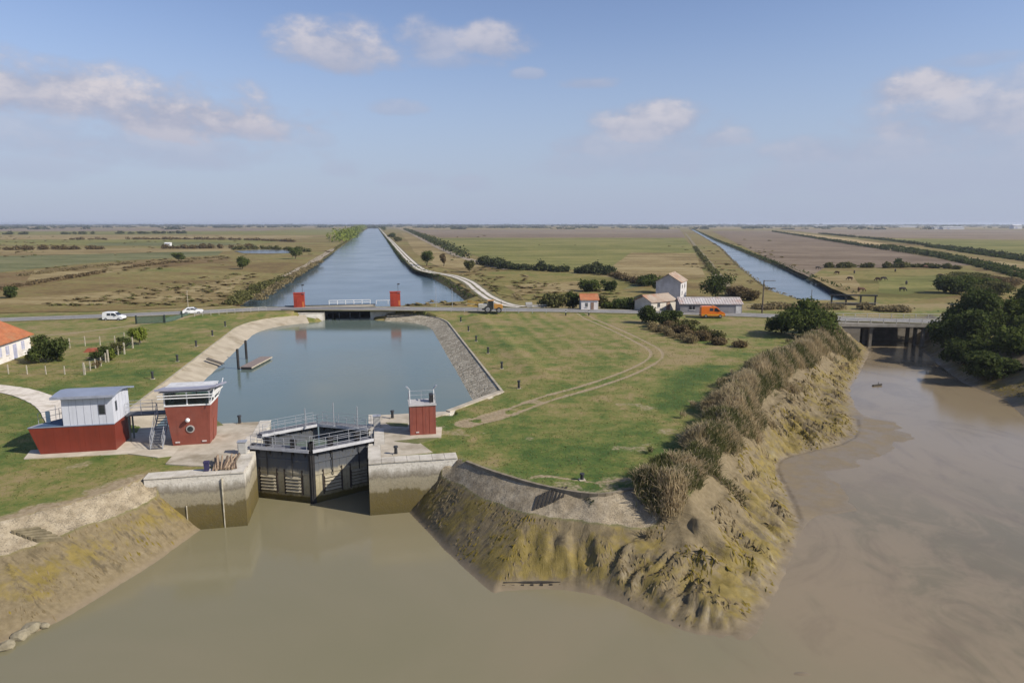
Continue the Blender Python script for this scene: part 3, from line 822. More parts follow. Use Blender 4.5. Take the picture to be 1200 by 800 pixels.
sheet('ditch_water', offset_line(CAN4_L, .7)[::-1] + offset_line(CAN4_R, -.7), -1.3, CANALW)
POND = [at2(x, y) for x, y in [(274, 294.5), (300, 293), (330, 293), (347, 294.5), (340, 296.8), (312, 297.4), (285, 297)]]
sheet('pond', POND, 0.2, water_mat('pond_water', (0.02, 0.026, 0.02), (0.035, 0.04, 0.028), 0.15, 0.2, 0.6, 0.05))

# ------------------------------------------------------------------ roads and paths
ASPHALT = mat('asphalt', (0.235, 0.225, 0.215), (0.165, 0.158, 0.150), 0.6, 0.9, 0.3, dirt=(0.27, 0.25, 0.22), bscale=8)
GRAVEL = mat('pale_gravel', (0.66, 0.60, 0.51), (0.54, 0.48, 0.40), 1.5, 0.95, 0.4, bscale=12, dirt=(0.30, 0.25, 0.17))
WHITE_TRACK = mat('chalk_track', (0.62, 0.57, 0.50), (0.45, 0.40, 0.33), 0.5, 0.95, 0.3, bscale=6)
TURFY = mat('track_turf', (0.115, 0.11, 0.042), (0.16, 0.135, 0.07), 0.6, 0.95, 0.4)
def ribbon(name, line, wd, m, dz=0.0, zc=None, jag=0.0, seed=1):
    rnd = random.Random(seed)
    L = []; R = []
    A_ = offset_line(line, wd / 2); B_ = offset_line(line, -wd / 2)
    for i in range(len(line)):
        z = (line[i][2] if len(line[i]) > 2 else 0.0) + dz
        j1, j2 = rnd.uniform(-jag, jag), rnd.uniform(-jag, jag)
        a, b = Vector(A_[i][:2]), Vector(B_[i][:2])
        d = (a - b).normalized()
        a += d * j1; b += d * j2
        L.append((a.x, a.y, z)); R.append((b.x, b.y, z))
    mb = MB().strip(L, R)
    # thin skirt so that the sheet has an edge
    n = len(L)
    mb.strip(L, [(p[0], p[1], p[2] - 0.05) for p in L]); mb.strip(R, [(p[0], p[1], p[2] - 0.05) for p in R])
    return struct(mb.build(name, m))
ribbon('road', ROAD, 5.6, ASPHALT, 0.03)
MARK = mat('road_paint', (0.70, 0.69, 0.66), (0.5, 0.49, 0.46), 3, 0.8, 0.1)
for sd in (2.45, -2.45):
    ribbon('edge_line', offset_line(ROAD, sd), 0.12, MARK, 0.038)
ribbon('verge', offset_line(ROAD, 3.4), 1.2, TURFY, 0.015, jag=0.25, seed=4)
ribbon('verge', offset_line(ROAD, -3.4), 1.2, TURFY, 0.012, jag=0.25, seed=5)
DYKE = smooth_line([at2(x, y) + (0.12,) for x, y in [(612, 360.2), (594, 357.5), (575, 350), (562, 341), (548, 330), (530, 323.5), (506, 319.5), (492, 315), (482, 307), (471, 296), (459, 283), (450, 274), (445, 268.5), (442, 265.6)]], 6)
ribbon('track_verge', DYKE, 5.4, TURFY, 0.0, jag=0.2)
ribbon('chalk_track', offset_line(DYKE, 1.05), 1.25, WHITE_TRACK, 0.05, jag=0.1, seed=2)
ribbon('chalk_track', offset_line(DYKE, -1.05), 1.25, WHITE_TRACK, 0.05, jag=0.1, seed=3)
P2 = smooth_line([at2(x, y) + (0.12,) for x, y in [(596, 316), (575, 311.5), (556, 306), (530, 297.5), (510, 288), (492, 279), (478, 272), (468, 268)]], 5)
ribbon('farm_track', P2, 5.0, mat('dusty_track', (0.33, 0.275, 0.20), (0.25, 0.20, 0.14), 0.4, 0.95, 0.3), 0.05, jag=0.5)
P3 = smooth_line([at2(x, y) + (0.16,) for x, y in [(862, 350), (845, 328), (828, 305), (812, 285), (803, 273)]], 5)
ribbon('dyke_track', P3, 3.0, mat('dusty_track2', (0.22, 0.18, 0.105), (0.16, 0.13, 0.07), 0.4, 0.95, 0.3), 0.03, jag=0.4)
P4 = smooth_line([at2(x, y) + (0.2,) for x, y in [(390, 292), (372, 304), (350, 317), (320, 333)]], 5)
ribbon('bank_track', P4, 4.0, MATS['dusty_track'], 0.03, jag=0.5)
# white gravel drive bending to the ship-shaped building
DRIVE = smooth_line([at2(x, y) + (0.03,) for x, y in [(-60, 449), (0, 455.5), (30, 461), (55, 472), (68, 486), (76, 503)]], 7)
ribbon('gravel_path', DRIVE, 2.7, GRAVEL, 0.05, jag=0.06)
# ------------------------------------------------------------------ lock masonry
def wall_mat():
    N = NT('lock_masonry')
    x, y, z = N.sep()
    nb = N.noise(0.9, 6, 0.65); nf = N.noise(5.0, 5, 0.65)
    run = N.noise(1.0, 7, 0.72, N.scalevec((1.5, 1.5, 0.35)))         # run-off streaks
    zz = N.m('ADD', z, N.m('MULTIPLY', N.m('SUBTRACT', nb, 0.5), 0.9))
    zz = N.m('ADD', zz, N.m('MULTIPLY', N.m('SUBTRACT', run, 0.5), 1.2))
    col = N.ramp(N.m('MULTIPLY', N.m('ADD', zz, 4.8), 1 / 5.2), [(0.0, (0.085, 0.070, 0.026)), (0.22, (0.115, 0.088, 0.030)), (0.44, (0.125, 0.100, 0.045)), (0.48, (0.255, 0.220, 0.145)),
                 (0.64, (0.30, 0.265, 0.185)), (0.68, (0.20, 0.175, 0.130)), (0.76, (0.34, 0.31, 0.255)), (0.83, (0.58, 0.545, 0.475)), (1.0, (0.52, 0.48, 0.40))])
    col = N.mix(N.m('MULTIPLY', N.ss(nf, 0.45, 0.75), 0.45), col, (0.10, 0.085, 0.055))
    col = N.mix(N.m('MULTIPLY', N.ss(N.noise(0.7, 6), 0.55, 0.7), N.m('MULTIPLY', N.ss(z, -2.3, -2.9), 0.55)), col, (0.16, 0.118, 0.02))
    return N.bsdf(col, 0.9, N.bump(N.m('ADD', nf, nb), 0.5, 0.06), spec=0.2)
MASON = wall_mat()
PAVE = mat('quay_concrete', (0.46, 0.405, 0.32), (0.34, 0.295, 0.225), 0.7, 0.92, 0.3, dirt=(0.19, 0.155, 0.10), bscale=7)
PAVE2 = mat('apron_concrete', (0.52, 0.465, 0.375), (0.40, 0.35, 0.27), 0.7, 0.92, 0.25, dirt=(0.30, 0.26, 0.19), bscale=7)
COPE = mat('coping_stone', (0.54, 0.50, 0.43), (0.42, 0.385, 0.32), 1.1, 0.9, 0.35, dirt=(0.25, 0.22, 0.17), bscale=6)
DARK = mat('tarred_steel', (0.022, 0.022, 0.024), (0.035, 0.032, 0.03), 3, 0.55, 0.2)
STEEL = mat('galvanised_steel', (0.42, 0.43, 0.45), (0.33, 0.34, 0.36), 4, 0.5, 0.1, metallic=0.4, spec=0.5)
GREYP = mat('grey_deck_plate', (0.34, 0.345, 0.36), (0.25, 0.255, 0.27), 3, 0.6, 0.2, dirt=(0.15, 0.14, 0.13))
WHITEP = mat('white_paint', (0.74, 0.74, 0.73), (0.62, 0.62, 0.61), 3, 0.6, 0.1)
def in_lock(name, label, cat, s, u, z=0.0, group=None):
    return thing(name, label, cat, lk3(s, u, z), LA, group)
rnd = random.Random(7)
def lock_wall(sg, label):
    t = in_lock('lock_wall', label, 'wall', 0, 0)
    out = 12.5
    a, b = (4.95, out) if sg > 0 else (-out, -4.95)
    # front with battered foot, chamber wall with gate recess
    MB().prism([(-0.0, 0.02), (1.35, 0.02), (1.35, -9), (-0.22, -9)], 'x', a, b).build('front_wall', MASON, t)
    if sg > 0:
        MB().box(4.95, 6.6, 1.36, 5.6, -9, 0.0).box(5.45, 6.6, 5.6, 9.0, -9, 0.0).box(4.95, 6.6, 9.0, 15.2, -9, 0.0).build('chamber_wall', MASON, t)
    else:
        MB().box(-6.6, -4.95, 1.36, 5.6, -9, 0.0).box(-6.6, -5.45, 5.6, 9.0, -9, 0.0).box(-6.6, -4.95, 9.0, 15.2, -9, 0.0).build('chamber_wall', MASON, t)
    # coping stones along the front, each its own piece
    n = 7
    for k in range(n):
        x0 = a + (b - a) * k / n; x1 = a + (b - a) * (k + 1) / n - 0.02
        MB().box(x0, x1, -0.06 - rnd.uniform(0, .03), 1.3, 0.02, 0.14 + rnd.uniform(-.012, .012)).build('coping_stone', COPE, t, bevel=0.02)
    # coping along the chamber
    for k in range(8):
        y0 = 1.36 + k * 1.73; y1 = y0 + 1.70
        x0, x1 = (4.90, 6.0) if sg > 0 else (-6.0, -4.90)
        if 5.0 < (y0 + y1) / 2 < 9.2:
            x0, x1 = (5.45, 6.4) if sg > 0 else (-6.4, -5.45)
        MB().box(x0, x1, y0, y1, 0.0, 0.12 + rnd.uniform(-.01, .01)).build('coping_stone', COPE, t, bevel=0.02)
    # quay wall towards the basin
    if sg > 0:
        MB().box(4.95, 13.4, 14.2, 15.18, -5, -0.02).build('quay_wall', MASON, t)
        MB().prism([(13.4, 14.2), (21.3, 22.3), (20.4, 22.9), (13.0, 15.18)], 'z', -5, 0.0).build('wing_wall', MASON, t)
    else:
        MB().box(-17.5, -4.95, 14.2, 15.18, -5, -0.02).build('quay_wall', MASON, t)
    # iron ladder channel and fender rail
    if sg < 0:
        MB().box(-6.72, -6.65, -0.16, -0.0, -4.9, -0.3).build('guide_rail', mat('limed_rail', (0.50, 0.46, 0.36), (0.33, 0.29, 0.2), 3), t)
        MB().box(-9.52, -9.46, -0.15, -0.0, -4.6, -2.4).build('guide_rail', MATS['limed_rail'], t)
    return t
lock_wall(-1, 'stained concrete lock wall with white coping left of the gates')
lock_wall(1, 'stained concrete lock wall with white coping right of the gates')

# paved quay decks and aprons
def slab(name, pts, z0, z1, m, frame='lk'):
    P = [lk(*p) for p in pts] if frame == 'lk' else [at2(*p) for p in pts]
    mb = MB(); n = len(P)
    mb.add([(x, y, z0) for x, y in P] + [(x, y, z1) for x, y in P], [tuple(range(n - 1, -1, -1)), tuple(range(n, 2 * n))] + [(i, (i + 1) % n, n + (i + 1) % n, n + i) for i in range(n)])
    o = mb.build(name, m, bevel=0.0)
    return struct(o)
slab('quay_paving', [(-6.02, 1.5), (-6.02, 5.0), (-6.42, 5.0), (-6.42, 9.2), (-6.02, 9.3), (-6.02, 14.9), (-17.3, 14.9), (-17.0, 13.2), (-11.8, 12.4), (-11.8, 3.4), (-9.8, 2.6)], -0.3, 0.09, PAVE)
slab('quay_paving', [(6.02, 1.5), (10.5, 1.9), (9.3, 5.6), (9.6, 6.8), (10.9, 6.9), (10.9, 10.6), (9.0, 11.0), (13.4, 14.3), (13.0, 14.95), (6.02, 14.9), (6.02, 9.3), (6.42, 9.2), (6.42, 5.0), (6.02, 5.0)], -0.3, 0.09, PAVE)
slab('quay_kerb', [(13.5, 14.7), (20.9, 22.3), (20.3, 22.8), (13.1, 15.2)], -0.3, 0.14, PAVE)
slab('apron', [(28, 538), (150, 532), (185, 536.5), (205, 534), (262, 528), (262, 500), (236, 505), (150, 508), (140, 517), (36, 528)], -0.3, 0.07, PAVE2, 'px')
slab('apron_joint', [(205, 531.5), (262, 524.5), (262, 525.2), (205, 532.2)], -0.2, 0.078, TURFY, 'px')

# sloping revetments of the basin, kerbs and jointed slabs
REV_L = mat('pale_revetment', (0.40, 0.345, 0.26), (0.31, 0.265, 0.195), 0.5, 0.95, 0.5, dirt=(0.20, 0.16, 0.10), bscale=4, bdist=0.05)
def pitching():
    N = NT('stone_pitching')
    v = N.n('ShaderNodeTexVoronoi', feature='DISTANCE_TO_EDGE'); N.put(v.inputs['Vector'], N.P()); v.inputs['Scale'].default_value = 1.9
    c = N.n('ShaderNodeTexVoronoi'); N.put(c.inputs['Vector'], N.P()); c.inputs['Scale'].default_value = 1.9
    f = N.sep(c.outputs['Color'])[0]
    col = N.ramp(N.m('ADD', N.m('MULTIPLY', f, 0.5), N.m('MULTIPLY', N.noise(0.6, 6), 0.5)), [(0.25, (0.25, 0.215, 0.155)), (0.5, (0.37, 0.325, 0.24)), (0.75, (0.48, 0.425, 0.325))])
    col = N.mix(N.m('MULTIPLY', N.ss(v.outputs['Distance'], 0.06, 0.0), 0.6), col, (0.09, 0.08, 0.055))
    col = N.mix(N.ss(N.sep()[2], -1.45, -1.75), col, (0.07, 0.068, 0.05))
    return N.bsdf(col, 0.95, N.bump(N.m('ADD', N.ss(v.outputs['Distance'], 0.0, 0.12), N.noise(6, 3)), 0.8, 0.08), spec=0.15)
REV_R = pitching()
def revetment(T, W_, m, name):
    nseg = 10
    Tl = []; Wl = []
    for i in range(len(T) - 1):
        for k in range(nseg):
            t = k / nseg
            Tl.append((T[i][0] + (T[i + 1][0] - T[i][0]) * t, T[i][1] + (T[i + 1][1] - T[i][1]) * t)); Wl.append((W_[i][0] + (W_[i + 1][0] - W_[i][0]) * t, W_[i][1] + (W_[i + 1][1] - W_[i][1]) * t))
    Tl.append(T[-1]); Wl.append(W_[-1])
    R = 8
    n = len(Tl)
    V = []
    for r in range(R + 1):
        f = r / R * 1.35
        for i in range(n):
            s = Tl[i][0] + (Wl[i][0] - Tl[i][0]) * f; u = Tl[i][1] + (Wl[i][1] - Tl[i][1]) * f
            x, y = lk(s, u)
            V.append((x, y, 0.04 + (BASIN_Z - 0.04) * f + 0.06 * (float(fbm(np.array([x * .8]), np.array([y * .8]), 4, 3)[0]) - .5)))
    F = [(r * n + i, r * n + i + 1, (r + 1) * n + i + 1, (r + 1) * n + i) for r in range(R) for i in range(n - 1)]
    mb = MB(); mb.add(V, F)
    o = mb.build(name, m)
    if o.data.polygons[0].normal.z < 0: o.data.flip_normals()
    return struct(o)
revetment(BR_T, BR_W, REV_R, 'revetment'); revetment(BL_T, BL_W, REV_L, 'revetment')
def kerb(T, m, wd=0.42, h=0.13):
    pts = [lk(*p) for p in T]
    A_, B_ = offset_line(pts, wd / 2), offset_line(pts, -wd / 2)
    mb = MB()
    mb.strip([(x, y, h) for x, y in A_], [(x, y, h) for x, y in B_]); mb.strip([(x, y, h) for x, y in A_], [(x, y, -.4) for x, y in A_]); mb.strip([(x, y, h) for x, y in B_], [(x, y, -.4) for x, y in B_])
    return struct(mb.build('kerb', m))
KERBM = mat('kerb_stone', (0.40, 0.355, 0.27), (0.30, 0.26, 0.19), 1.0, .92, .3, dirt=(.2, .17, .11))
kerb(BR_T, KERBM, .3, .1); kerb(BL_T, KERBM, .3, .1)
# old steps and rubble on the far basin slope
def slope_steps(name, label, p_top, p_bot, n, wd, th, m, along, lift):
    """flight of separate treads let into a bank, following its surface"""
    a, b = Vector(p_top), Vector(p_bot)
    t = thing(name, label, 'steps', (a.x, a.y, 0), 0)
    d = Vector(along).normalized(); run = (b - a).normalized()
    for k in range(n):
        c = a.lerp(b, (k + 0.5) / n)
        P = []
        for q in (c + d * wd / 2 + run * th, c - d * wd / 2 + run * th, c - d * wd / 2 - run * th, c + d * wd / 2 - run * th):
            P.append(Vector((q.x - a.x, q.y - a.y, land_z(q.x, q.y))))
        MB().hull8([tuple(p + Vector((0, 0, -0.35))) for p in P], [tuple(p + Vector((0, 0, lift))) for p in P]).build('step', m, t)
    return t
STEPM = mat('step_stone', (0.30, 0.265, 0.20), (0.20, 0.175, 0.13), 1.5, 0.95, 0.4)
STEPD = mat('dark_wood_and_shade', (0.035, 0.03, 0.024), (0.055, 0.047, 0.036), 2, 0.9, 0.4)  # painted shade of the steps and the mud gap; also real dark driftwood
def bank_pt(px, py, t):
    return at2(px, py, RIVER_Z * t)
slope_steps('steps', 'steps with shadow side painted dark, let into the rubble revetment right of the lock', bank_pt(664, 577, .05), bank_pt(626, 590, .2), 8, 1.15, .09, STEPD, (0.35, 1.0), .10)  # treads coloured as their shadow side
slope_steps('steps', 'pale steps down the concrete bank at the left edge of the river', bank_pt(27, 615, .06), bank_pt(60, 632, .3), 5, 1.5, .10, mat('weedy_step', (0.20, 0.165, 0.10), (0.12, 0.10, 0.06), 2, .95, .4), (1, 0.75), .26)
edge = MB()
EP = smooth_line([RIGHT_TOP[0], RIGHT_TOP[1], RIGHT_TOP[2], RIGHT_TOP[3], RIGHT_TOP[4], RIGHT_TOP[5]], 6)[2:-3]
for q0, q1 in zip(EP[:-1], EP[1:]):
    e0, e1 = Vector((*q0, 0)), Vector((*q1, 0))
    nn_ = Vector((-(e1 - e0).y, (e1 - e0).x, 0)).normalized() * .13
    e1 = e0.lerp(e1, .985)
    edge.hull8([tuple(p + Vector((0, 0, -.4))) for p in (e0 - nn_, e1 - nn_, e1 + nn_, e0 + nn_)], [tuple(p + Vector((0, 0, .09))) for p in (e0 - nn_, e1 - nn_, e1 + nn_, e0 + nn_)])
struct(edge.build('revetment_edging', mat('old_edging', (0.24, 0.20, 0.14), (0.15, 0.125, 0.085), 1.5, .95, .4)))
for P_ in ([(255, 494), (262, 499), (235, 503), (203, 504), (205, 497)], [(452, 496), (478, 497), (478, 501), (458, 500)], [(486, 515), (514, 514), (490, 521), (462, 518)]):
    slab('turf_patch', P_, -0.1, 0.115, mat('patch_turf', (0.10, 0.115, 0.035), (0.15, 0.14, 0.06), 1.5, .95, .5), 'px')

# ------------------------------------------------------------------ lock gates
def gate_face():
    N = NT('gate_boarding')
    x, y, z = N.sep(N.objco())
    run = N.noise(1.0, 5, 0.6, N.scalevec((3.0, 3.0, 0.25)))
    zz = N.m('ADD', z, N.m('MULTIPLY', N.m('SUBTRACT', run, 0.5), 0.7))
    col = N.ramp(N.m('MULTIPLY', N.m('ADD', zz, 4.8), 1 / 5.0), [(0.0, (0.085, 0.068, 0.022)), (0.14, (0.115, 0.088, 0.026)), (0.2, (0.30, 0.255, 0.155)), (0.50, (0.40, 0.35, 0.235)), (0.60, (0.33, 0.295, 0.22)), (0.66, (0.105, 0.112, 0.122)), (0.85, (0.085, 0.092, 0.105)), (1.0, (0.05, 0.052, 0.056))])  # weed and mud tones below; dark top is the walkway's shade, painted in
    col = N.mix(N.m('MULTIPLY', N.ss(N.noise(4.0, 5), 0.45, 0.75), 0.35), col, (0.12, 0.10, 0.06))
    return N.bsdf(col, 0.85, N.bump(run, 0.4, 0.03), spec=0.2)
GATEM = gate_face()
LOUV = mat('limed_slat', (0.36, 0.32, 0.235), (0.27, 0.235, 0.165), 3, 0.9, 0.3)
def gate_leaf(label, hinge, mitre, zt, detail, sgn, zb=-6.5):
    """one mitre leaf; local x runs from the hinge to the meeting post, -y faces the river"""
    h = Vector(lk(*hinge)); m_ = Vector(lk(*mitre))
    d = m_ - h; L = d.length
    flip = sgn < 0
    a, b = (h, m_) if not flip else (m_, h)
    ang = math.atan2((b - a).y, (b - a).x)
    t = thing('lock_gate', label, 'gate', (a.x, a.y, 0), ang)
    npl = 9
    for k in range(npl):                                             # upright boards of the skin
        x0 = L * k / npl; x1 = L * (k + 1) / npl - 0.015
        MB().box(x0, x1, 0.0, 0.30 + 0.01 * (k % 2), zb, zt - 0.35).build('board', GATEM, t)
    if detail:
        for z in (-0.75, -1.9, -3.95):
            MB().box(0.05, L - .05, -0.07, -0.002, z - .10, z + .10).build('cross_beam', GATEM, t)
        for cx in (L * 0.25, L * 0.68) if not flip else (L * 0.32, L * 0.76):
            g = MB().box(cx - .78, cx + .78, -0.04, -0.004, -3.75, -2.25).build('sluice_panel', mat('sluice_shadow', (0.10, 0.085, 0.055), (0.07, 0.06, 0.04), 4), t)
            for j in range(5):
                zz = -3.6 + j * 0.30
                MB().add([(cx - .74, -0.19, zz), (cx + .74, -0.19, zz), (cx + .74, -0.045, zz + .17), (cx - .74, -0.045, zz + .17), (cx - .74, -0.15, zz - .05), (cx + .74, -0.15, zz - .05), (cx + .74, -0.045, zz + .1), (cx - .74, -0.045, zz + .1)],
                         [(0, 1, 2, 3), (4, 7, 6, 5), (0, 4, 5, 1), (1, 5, 6, 2), (2, 6, 7, 3), (3, 7, 4, 0)]).build('slat', LOUV, g)
            for q in (-.86, .86):
                MB().box(cx + q - .05, cx + q + .05, -0.10, -0.003, -3.9, -1.6).build('guide', mat('rusty_iron', (0.07, 0.05, 0.035), (0.04, 0.03, 0.025), 5), t)
            MB().bar((cx, -0.14, -2.25), (cx, -0.14, zt + .5), 0.045).build('lifting_rod', DARK, t)
            MB().box(cx - .22, cx + .22, 0.02, 0.42, zt + .02, zt + .75).build('winding_gear', DARK, t, bevel=0.03)
        pw = (L - .22, L + .16) if not flip else (-.16, .22)
        MB().box(pw[0], pw[1], -0.16, 0.36, zb, zt + .62).build('meeting_post', DARK, t)
        hw = (-.18, .16) if not flip else (L - .16, L + .18)
        MB().box(hw[0], hw[1], -0.1, 0.42, zb, zt + .1).build('heel_post', DARK, t)
    # walkway with kicking edge and handrails
    MB().box(0.0, L - 0.02, -0.42, 0.62, zt - 0.04, zt).build('walkway', mat('dark_grating', (0.17, 0.17, 0.18), (0.11, 0.11, 0.12), 4, .7, .3), t)
    MB().box(0.0, L - 0.02, -0.47, -0.425, zt - 0.22, zt + 0.06).build('edge_beam', mat('pale_edge_beam', (0.50, 0.50, 0.51), (0.40, 0.40, 0.41), 3, 0.6), t)
    for k in range(5):
        x = L * (k + .5) / 5
        MB().prism([(-0.42, zt - 0.05), (0.0, zt - 0.05), (0.0, zt - 0.75)], 'x', x - .05, x + .05).build('bracket', DARK, t)
    railing(t, [(0.1, -0.40, zt), (L - .2, -0.40, zt)], 1.0, STEEL, 1.1, 3, 0.022)
    railing(t, [(0.1, 0.57, zt), (L - .2, 0.57, zt)], 1.0, STEEL, 1.6, 2, 0.02)
    MB().box(0.3, L - .3, 0.35, 0.8, zt - .5, zt - .06).build('top_girder', DARK, t)
    return t
gate_leaf('left river leaf of the lock gates, muddy boards with white louvres', (-5.25, 6.1), (-0.0, 3.75), 0.42, True, 1)
gate_leaf('right river leaf of the lock gates, half in shadow', (5.25, 6.1), (0.0, 3.75), 0.42, True, -1)
gate_leaf('left inner leaf of the lock gates facing the basin, with steel railing', (-5.1, 9.6), (-0.06, 12.2), 0.36, False, 1, -4.5)
gate_leaf('right inner leaf of the lock gates facing the basin, with tall rods', (5.1, 9.6), (0.06, 12.2), 0.36, False, -1, -4.5)
for (s_, u_, lab) in [(-5.9, 4.9, 'grey gate hoist box with curved guard on the left quay'), (5.75, 10.8, 'grey control cabinet standing by the right inner gate')]:
    t = in_lock('control_cabinet', lab, 'cabinet', s_, u_, 0.10)
    MB().box(-.35, .35, -.3, .3, 0.0, 1.05).build('cabinet_body', mat('cabinet_grey', (0.42, 0.41, 0.38), (0.34, 0.33, 0.30), 3, 0.6), t, bevel=0.03)
    MB().box(-.40, .40, -.35, .35, 1.06, 1.12).build('cabinet_lid', STEEL, t)
    MB().box(-.28, .28, -.325, -.302, 0.12, 0.95).build('cabinet_door', MATS['cabinet_grey'], t)
for k, (s_, h_) in enumerate([(1.6, 2.4), (3.9, 2.2), (-1.1, 1.9)]):
    t = in_lock('gate_mast', ['tall grey steel rod standing on the gate walkway, middle one', 'tall grey steel rod nearest the right quay on the gates', 'short steel rod on the left gate walkway'][k], 'post', s_, 11.7 - abs(s_) * .5 - .2, 0.37)
    MB().bar((0, 0, 0), (0, 0, h_), .05, 8).build('mast_tube', STEEL, t); MB().box(-.1, .1, -.1, .1, 0, .04).build('base_plate', STEEL, t)

# ------------------------------------------------------------------ ship-shaped lock building
RED = mat('oxide_red_cladding', (0.190, 0.034, 0.019), (0.160, 0.029, 0.016), 0.8, 0.5, 0.08, spec=0.35, dirt=(0.150, 0.036, 0.022), bscale=3, streak=(0.115, 0.026, 0.017))
REDW = mat('red_boarding', (0.250, 0.074, 0.050), (0.205, 0.058, 0.039), 1.2, 0.7, 0.2, spec=0.25, dirt=(0.21, 0.075, 0.055), streak=(0.155, 0.048, 0.035))
LILAC = mat('pale_metal_cladding', (0.56, 0.575, 0.63), (0.52, 0.535, 0.585), 1.0, 0.5, 0.06, spec=0.4, streak=(0.44, 0.45, 0.49))
ROOFB = mat('blue_grey_roof', (0.235, 0.265, 0.335), (0.20, 0.225, 0.285), 1.0, 0.45, 0.08, spec=0.5)
GLASS = mat('dark_glass', (0.018, 0.022, 0.028), (0.03, 0.034, 0.04), 2, 0.08, 0.02, spec=0.7)
DECK_SHADE = mat('shaded_deck', (0.06, 0.10, 0.17), (0.045, 0.08, 0.14), 2, 0.6, 0.1)  # deck lies in the cabin's shadow; that shade is put into its colour
o = at(48, 533)
ship = thing('ship_building', 'ship-shaped building with red hull and pale metal cabin on the left bank', 'building', (o[0], o[1], 0.05), LA)
def ship_hull():
    zt = 2.42
    bot = [(0.0, 0.0), (6.05, 0.0), (6.05, 4.0), (2.2, 4.0), (0.5, 1.2)]
    top = [(-0.75, -0.06), (6.15, -0.06), (6.15, 4.06), (2.0, 4.06), (-0.35, 0.9)]
    V = [(x, y, 0.0) for x, y in bot] + [(x, y, zt) for x, y in top]
    n = 5
    MB().add(V, [tuple(range(n - 1, -1, -1))] + [(i, (i + 1) % n, n + (i + 1) % n, n + i) for i in range(n)] + [tuple(range(n, 2 * n))]).build('hull', RED, ship)
    # bulwark capping and deck
    for i in range(n):
        if i in (1,): continue
        a, b = top[i], top[(i + 1) % n]
        MB().bar((a[0], a[1], zt + .03), (b[0], b[1], zt + .03), 0.055, 4).build('gunwale', ROOFB, ship)
    MB().prism([(-0.45, 0.12), (1.85, 0.12), (1.85, 3.75), (-0.1, 0.9)], 'z', zt + .004, zt + .05).build('deck', DECK_SHADE, ship)
    # seams between the hull plates
    for k in range(1, 5):
        x = 6.05 * k / 5
        MB().add([(x - .012, -0.004, 0.02), (x + .012, -0.004, 0.02), (x + .012, -0.066, zt - .02), (x - .012, -0.066, zt - .02), (x - .012, 0.05, 0.02), (x + .012, 0.05, 0.02), (x + .012, 0.0, zt - .02), (x - .012, 0.0, zt - .02)],
                 [(0, 1, 2, 3), (4, 7, 6, 5), (0, 4, 5, 1), (1, 5, 6, 2), (2, 6, 7, 3), (3, 7, 4, 0)]).build('plate_seam', mat('red_seam', (0.17, 0.028, 0.014), None, 2), ship)
    c = thing('cabin', None, None); c.parent = ship
    x0, x1, y0, y1, z0, z1 = 2.05, 6.12, -0.02, 4.02, zt + .01, 5.12
    me = MB().prism([(y0, z0), (y1, z0), (y1, z1 - .36), (y0 + 1.4, z1 + .03), (y0, z1 - .02)], 'x', x0, x1).build('cabin_wall', LILAC, ship)
    n = 7
    for k in range(1, n):
        x = x0 + (x1 - x0) * k / n
        MB().box(x - .012, x + .012, y0 - .018, y0 - .002, z0, z1 - .02).build('standing_seam', mat('seam_shadow', (0.40, 0.41, 0.46), None, 2, 0.5), ship)
    for k in range(1, 5):
        y = y0 + (y1 - y0) * k / 5
        MB().box(x1 + .002, x1 + .018, y - .012, y + .012, z0, z1 - .3).build('standing_seam', MATS['seam_shadow'], ship)
    wdw = MB().box(4.95, 5.52, y0 - .035, y0 - .003, 3.35, 4.25).build('window', mat('window_frame_dark', (0.12, 0.12, 0.14), None, 3, 0.5), ship)
    MB().box(5.01, 5.46, y0 - .045, y0 - .036, 3.42, 4.18).build('pane', GLASS, wdw)
    wd2 = MB().box(x1 + .003, x1 + .035, 0.55, 0.95, 3.45, 4.35).build('window', MATS['window_frame_dark'], ship)
    MB().box(x1 + .036, x1 + .045, 0.60, 0.90, 3.52, 4.28).build('pane', GLASS, wd2)
    # curved sheet roof
    prof = [(y0 - .45, z1 + .02), (y0 + .6, z1 + .17), (y0 + 1.8, z1 + .22), (y0 + 3.0, z1 + .04), (y0 + 4.1, z1 - .22), (y0 + 4.7, z1 - .34)]
    poly = prof + [(y, z - .16) for y, z in prof[::-1]]
    MB().prism(poly, 'x', x0 - .65, x1 + .35).build('roof', ROOFB, ship)
    MB().box(x0 - .66, x1 + .36, y0 - .50, y0 - .455, z1 - .16, z1 + .06).build('fascia', mat('fascia_grey', (0.30, 0.32, 0.38), None, 2, 0.5), ship)
    bpy.data.objects.remove(c)
    railing(ship, [(-0.3, 0.95, zt + .06), (1.9, 3.9, zt + .06)], 1.0, STEEL, 1.0, 2, 0.02)
    MB().box(0.15, 0.5, 1.3, 1.36, zt + .05, zt + 1.1).build('rail_panel', mat('pale_teal_panel', (0.40, 0.50, 0.52), None, 2), ship)
    for k in range(3):
        MB().bar((0.7 + .35 * k, 1.9 + .4 * k, zt + .05), (0.75 + .35 * k, 1.9 + .4 * k, zt + 1.5 + .1 * k), .02, 5).build('mast', mat('white_mast', (0.6, 0.6, 0.6), None, 2), ship)
ship_hull()

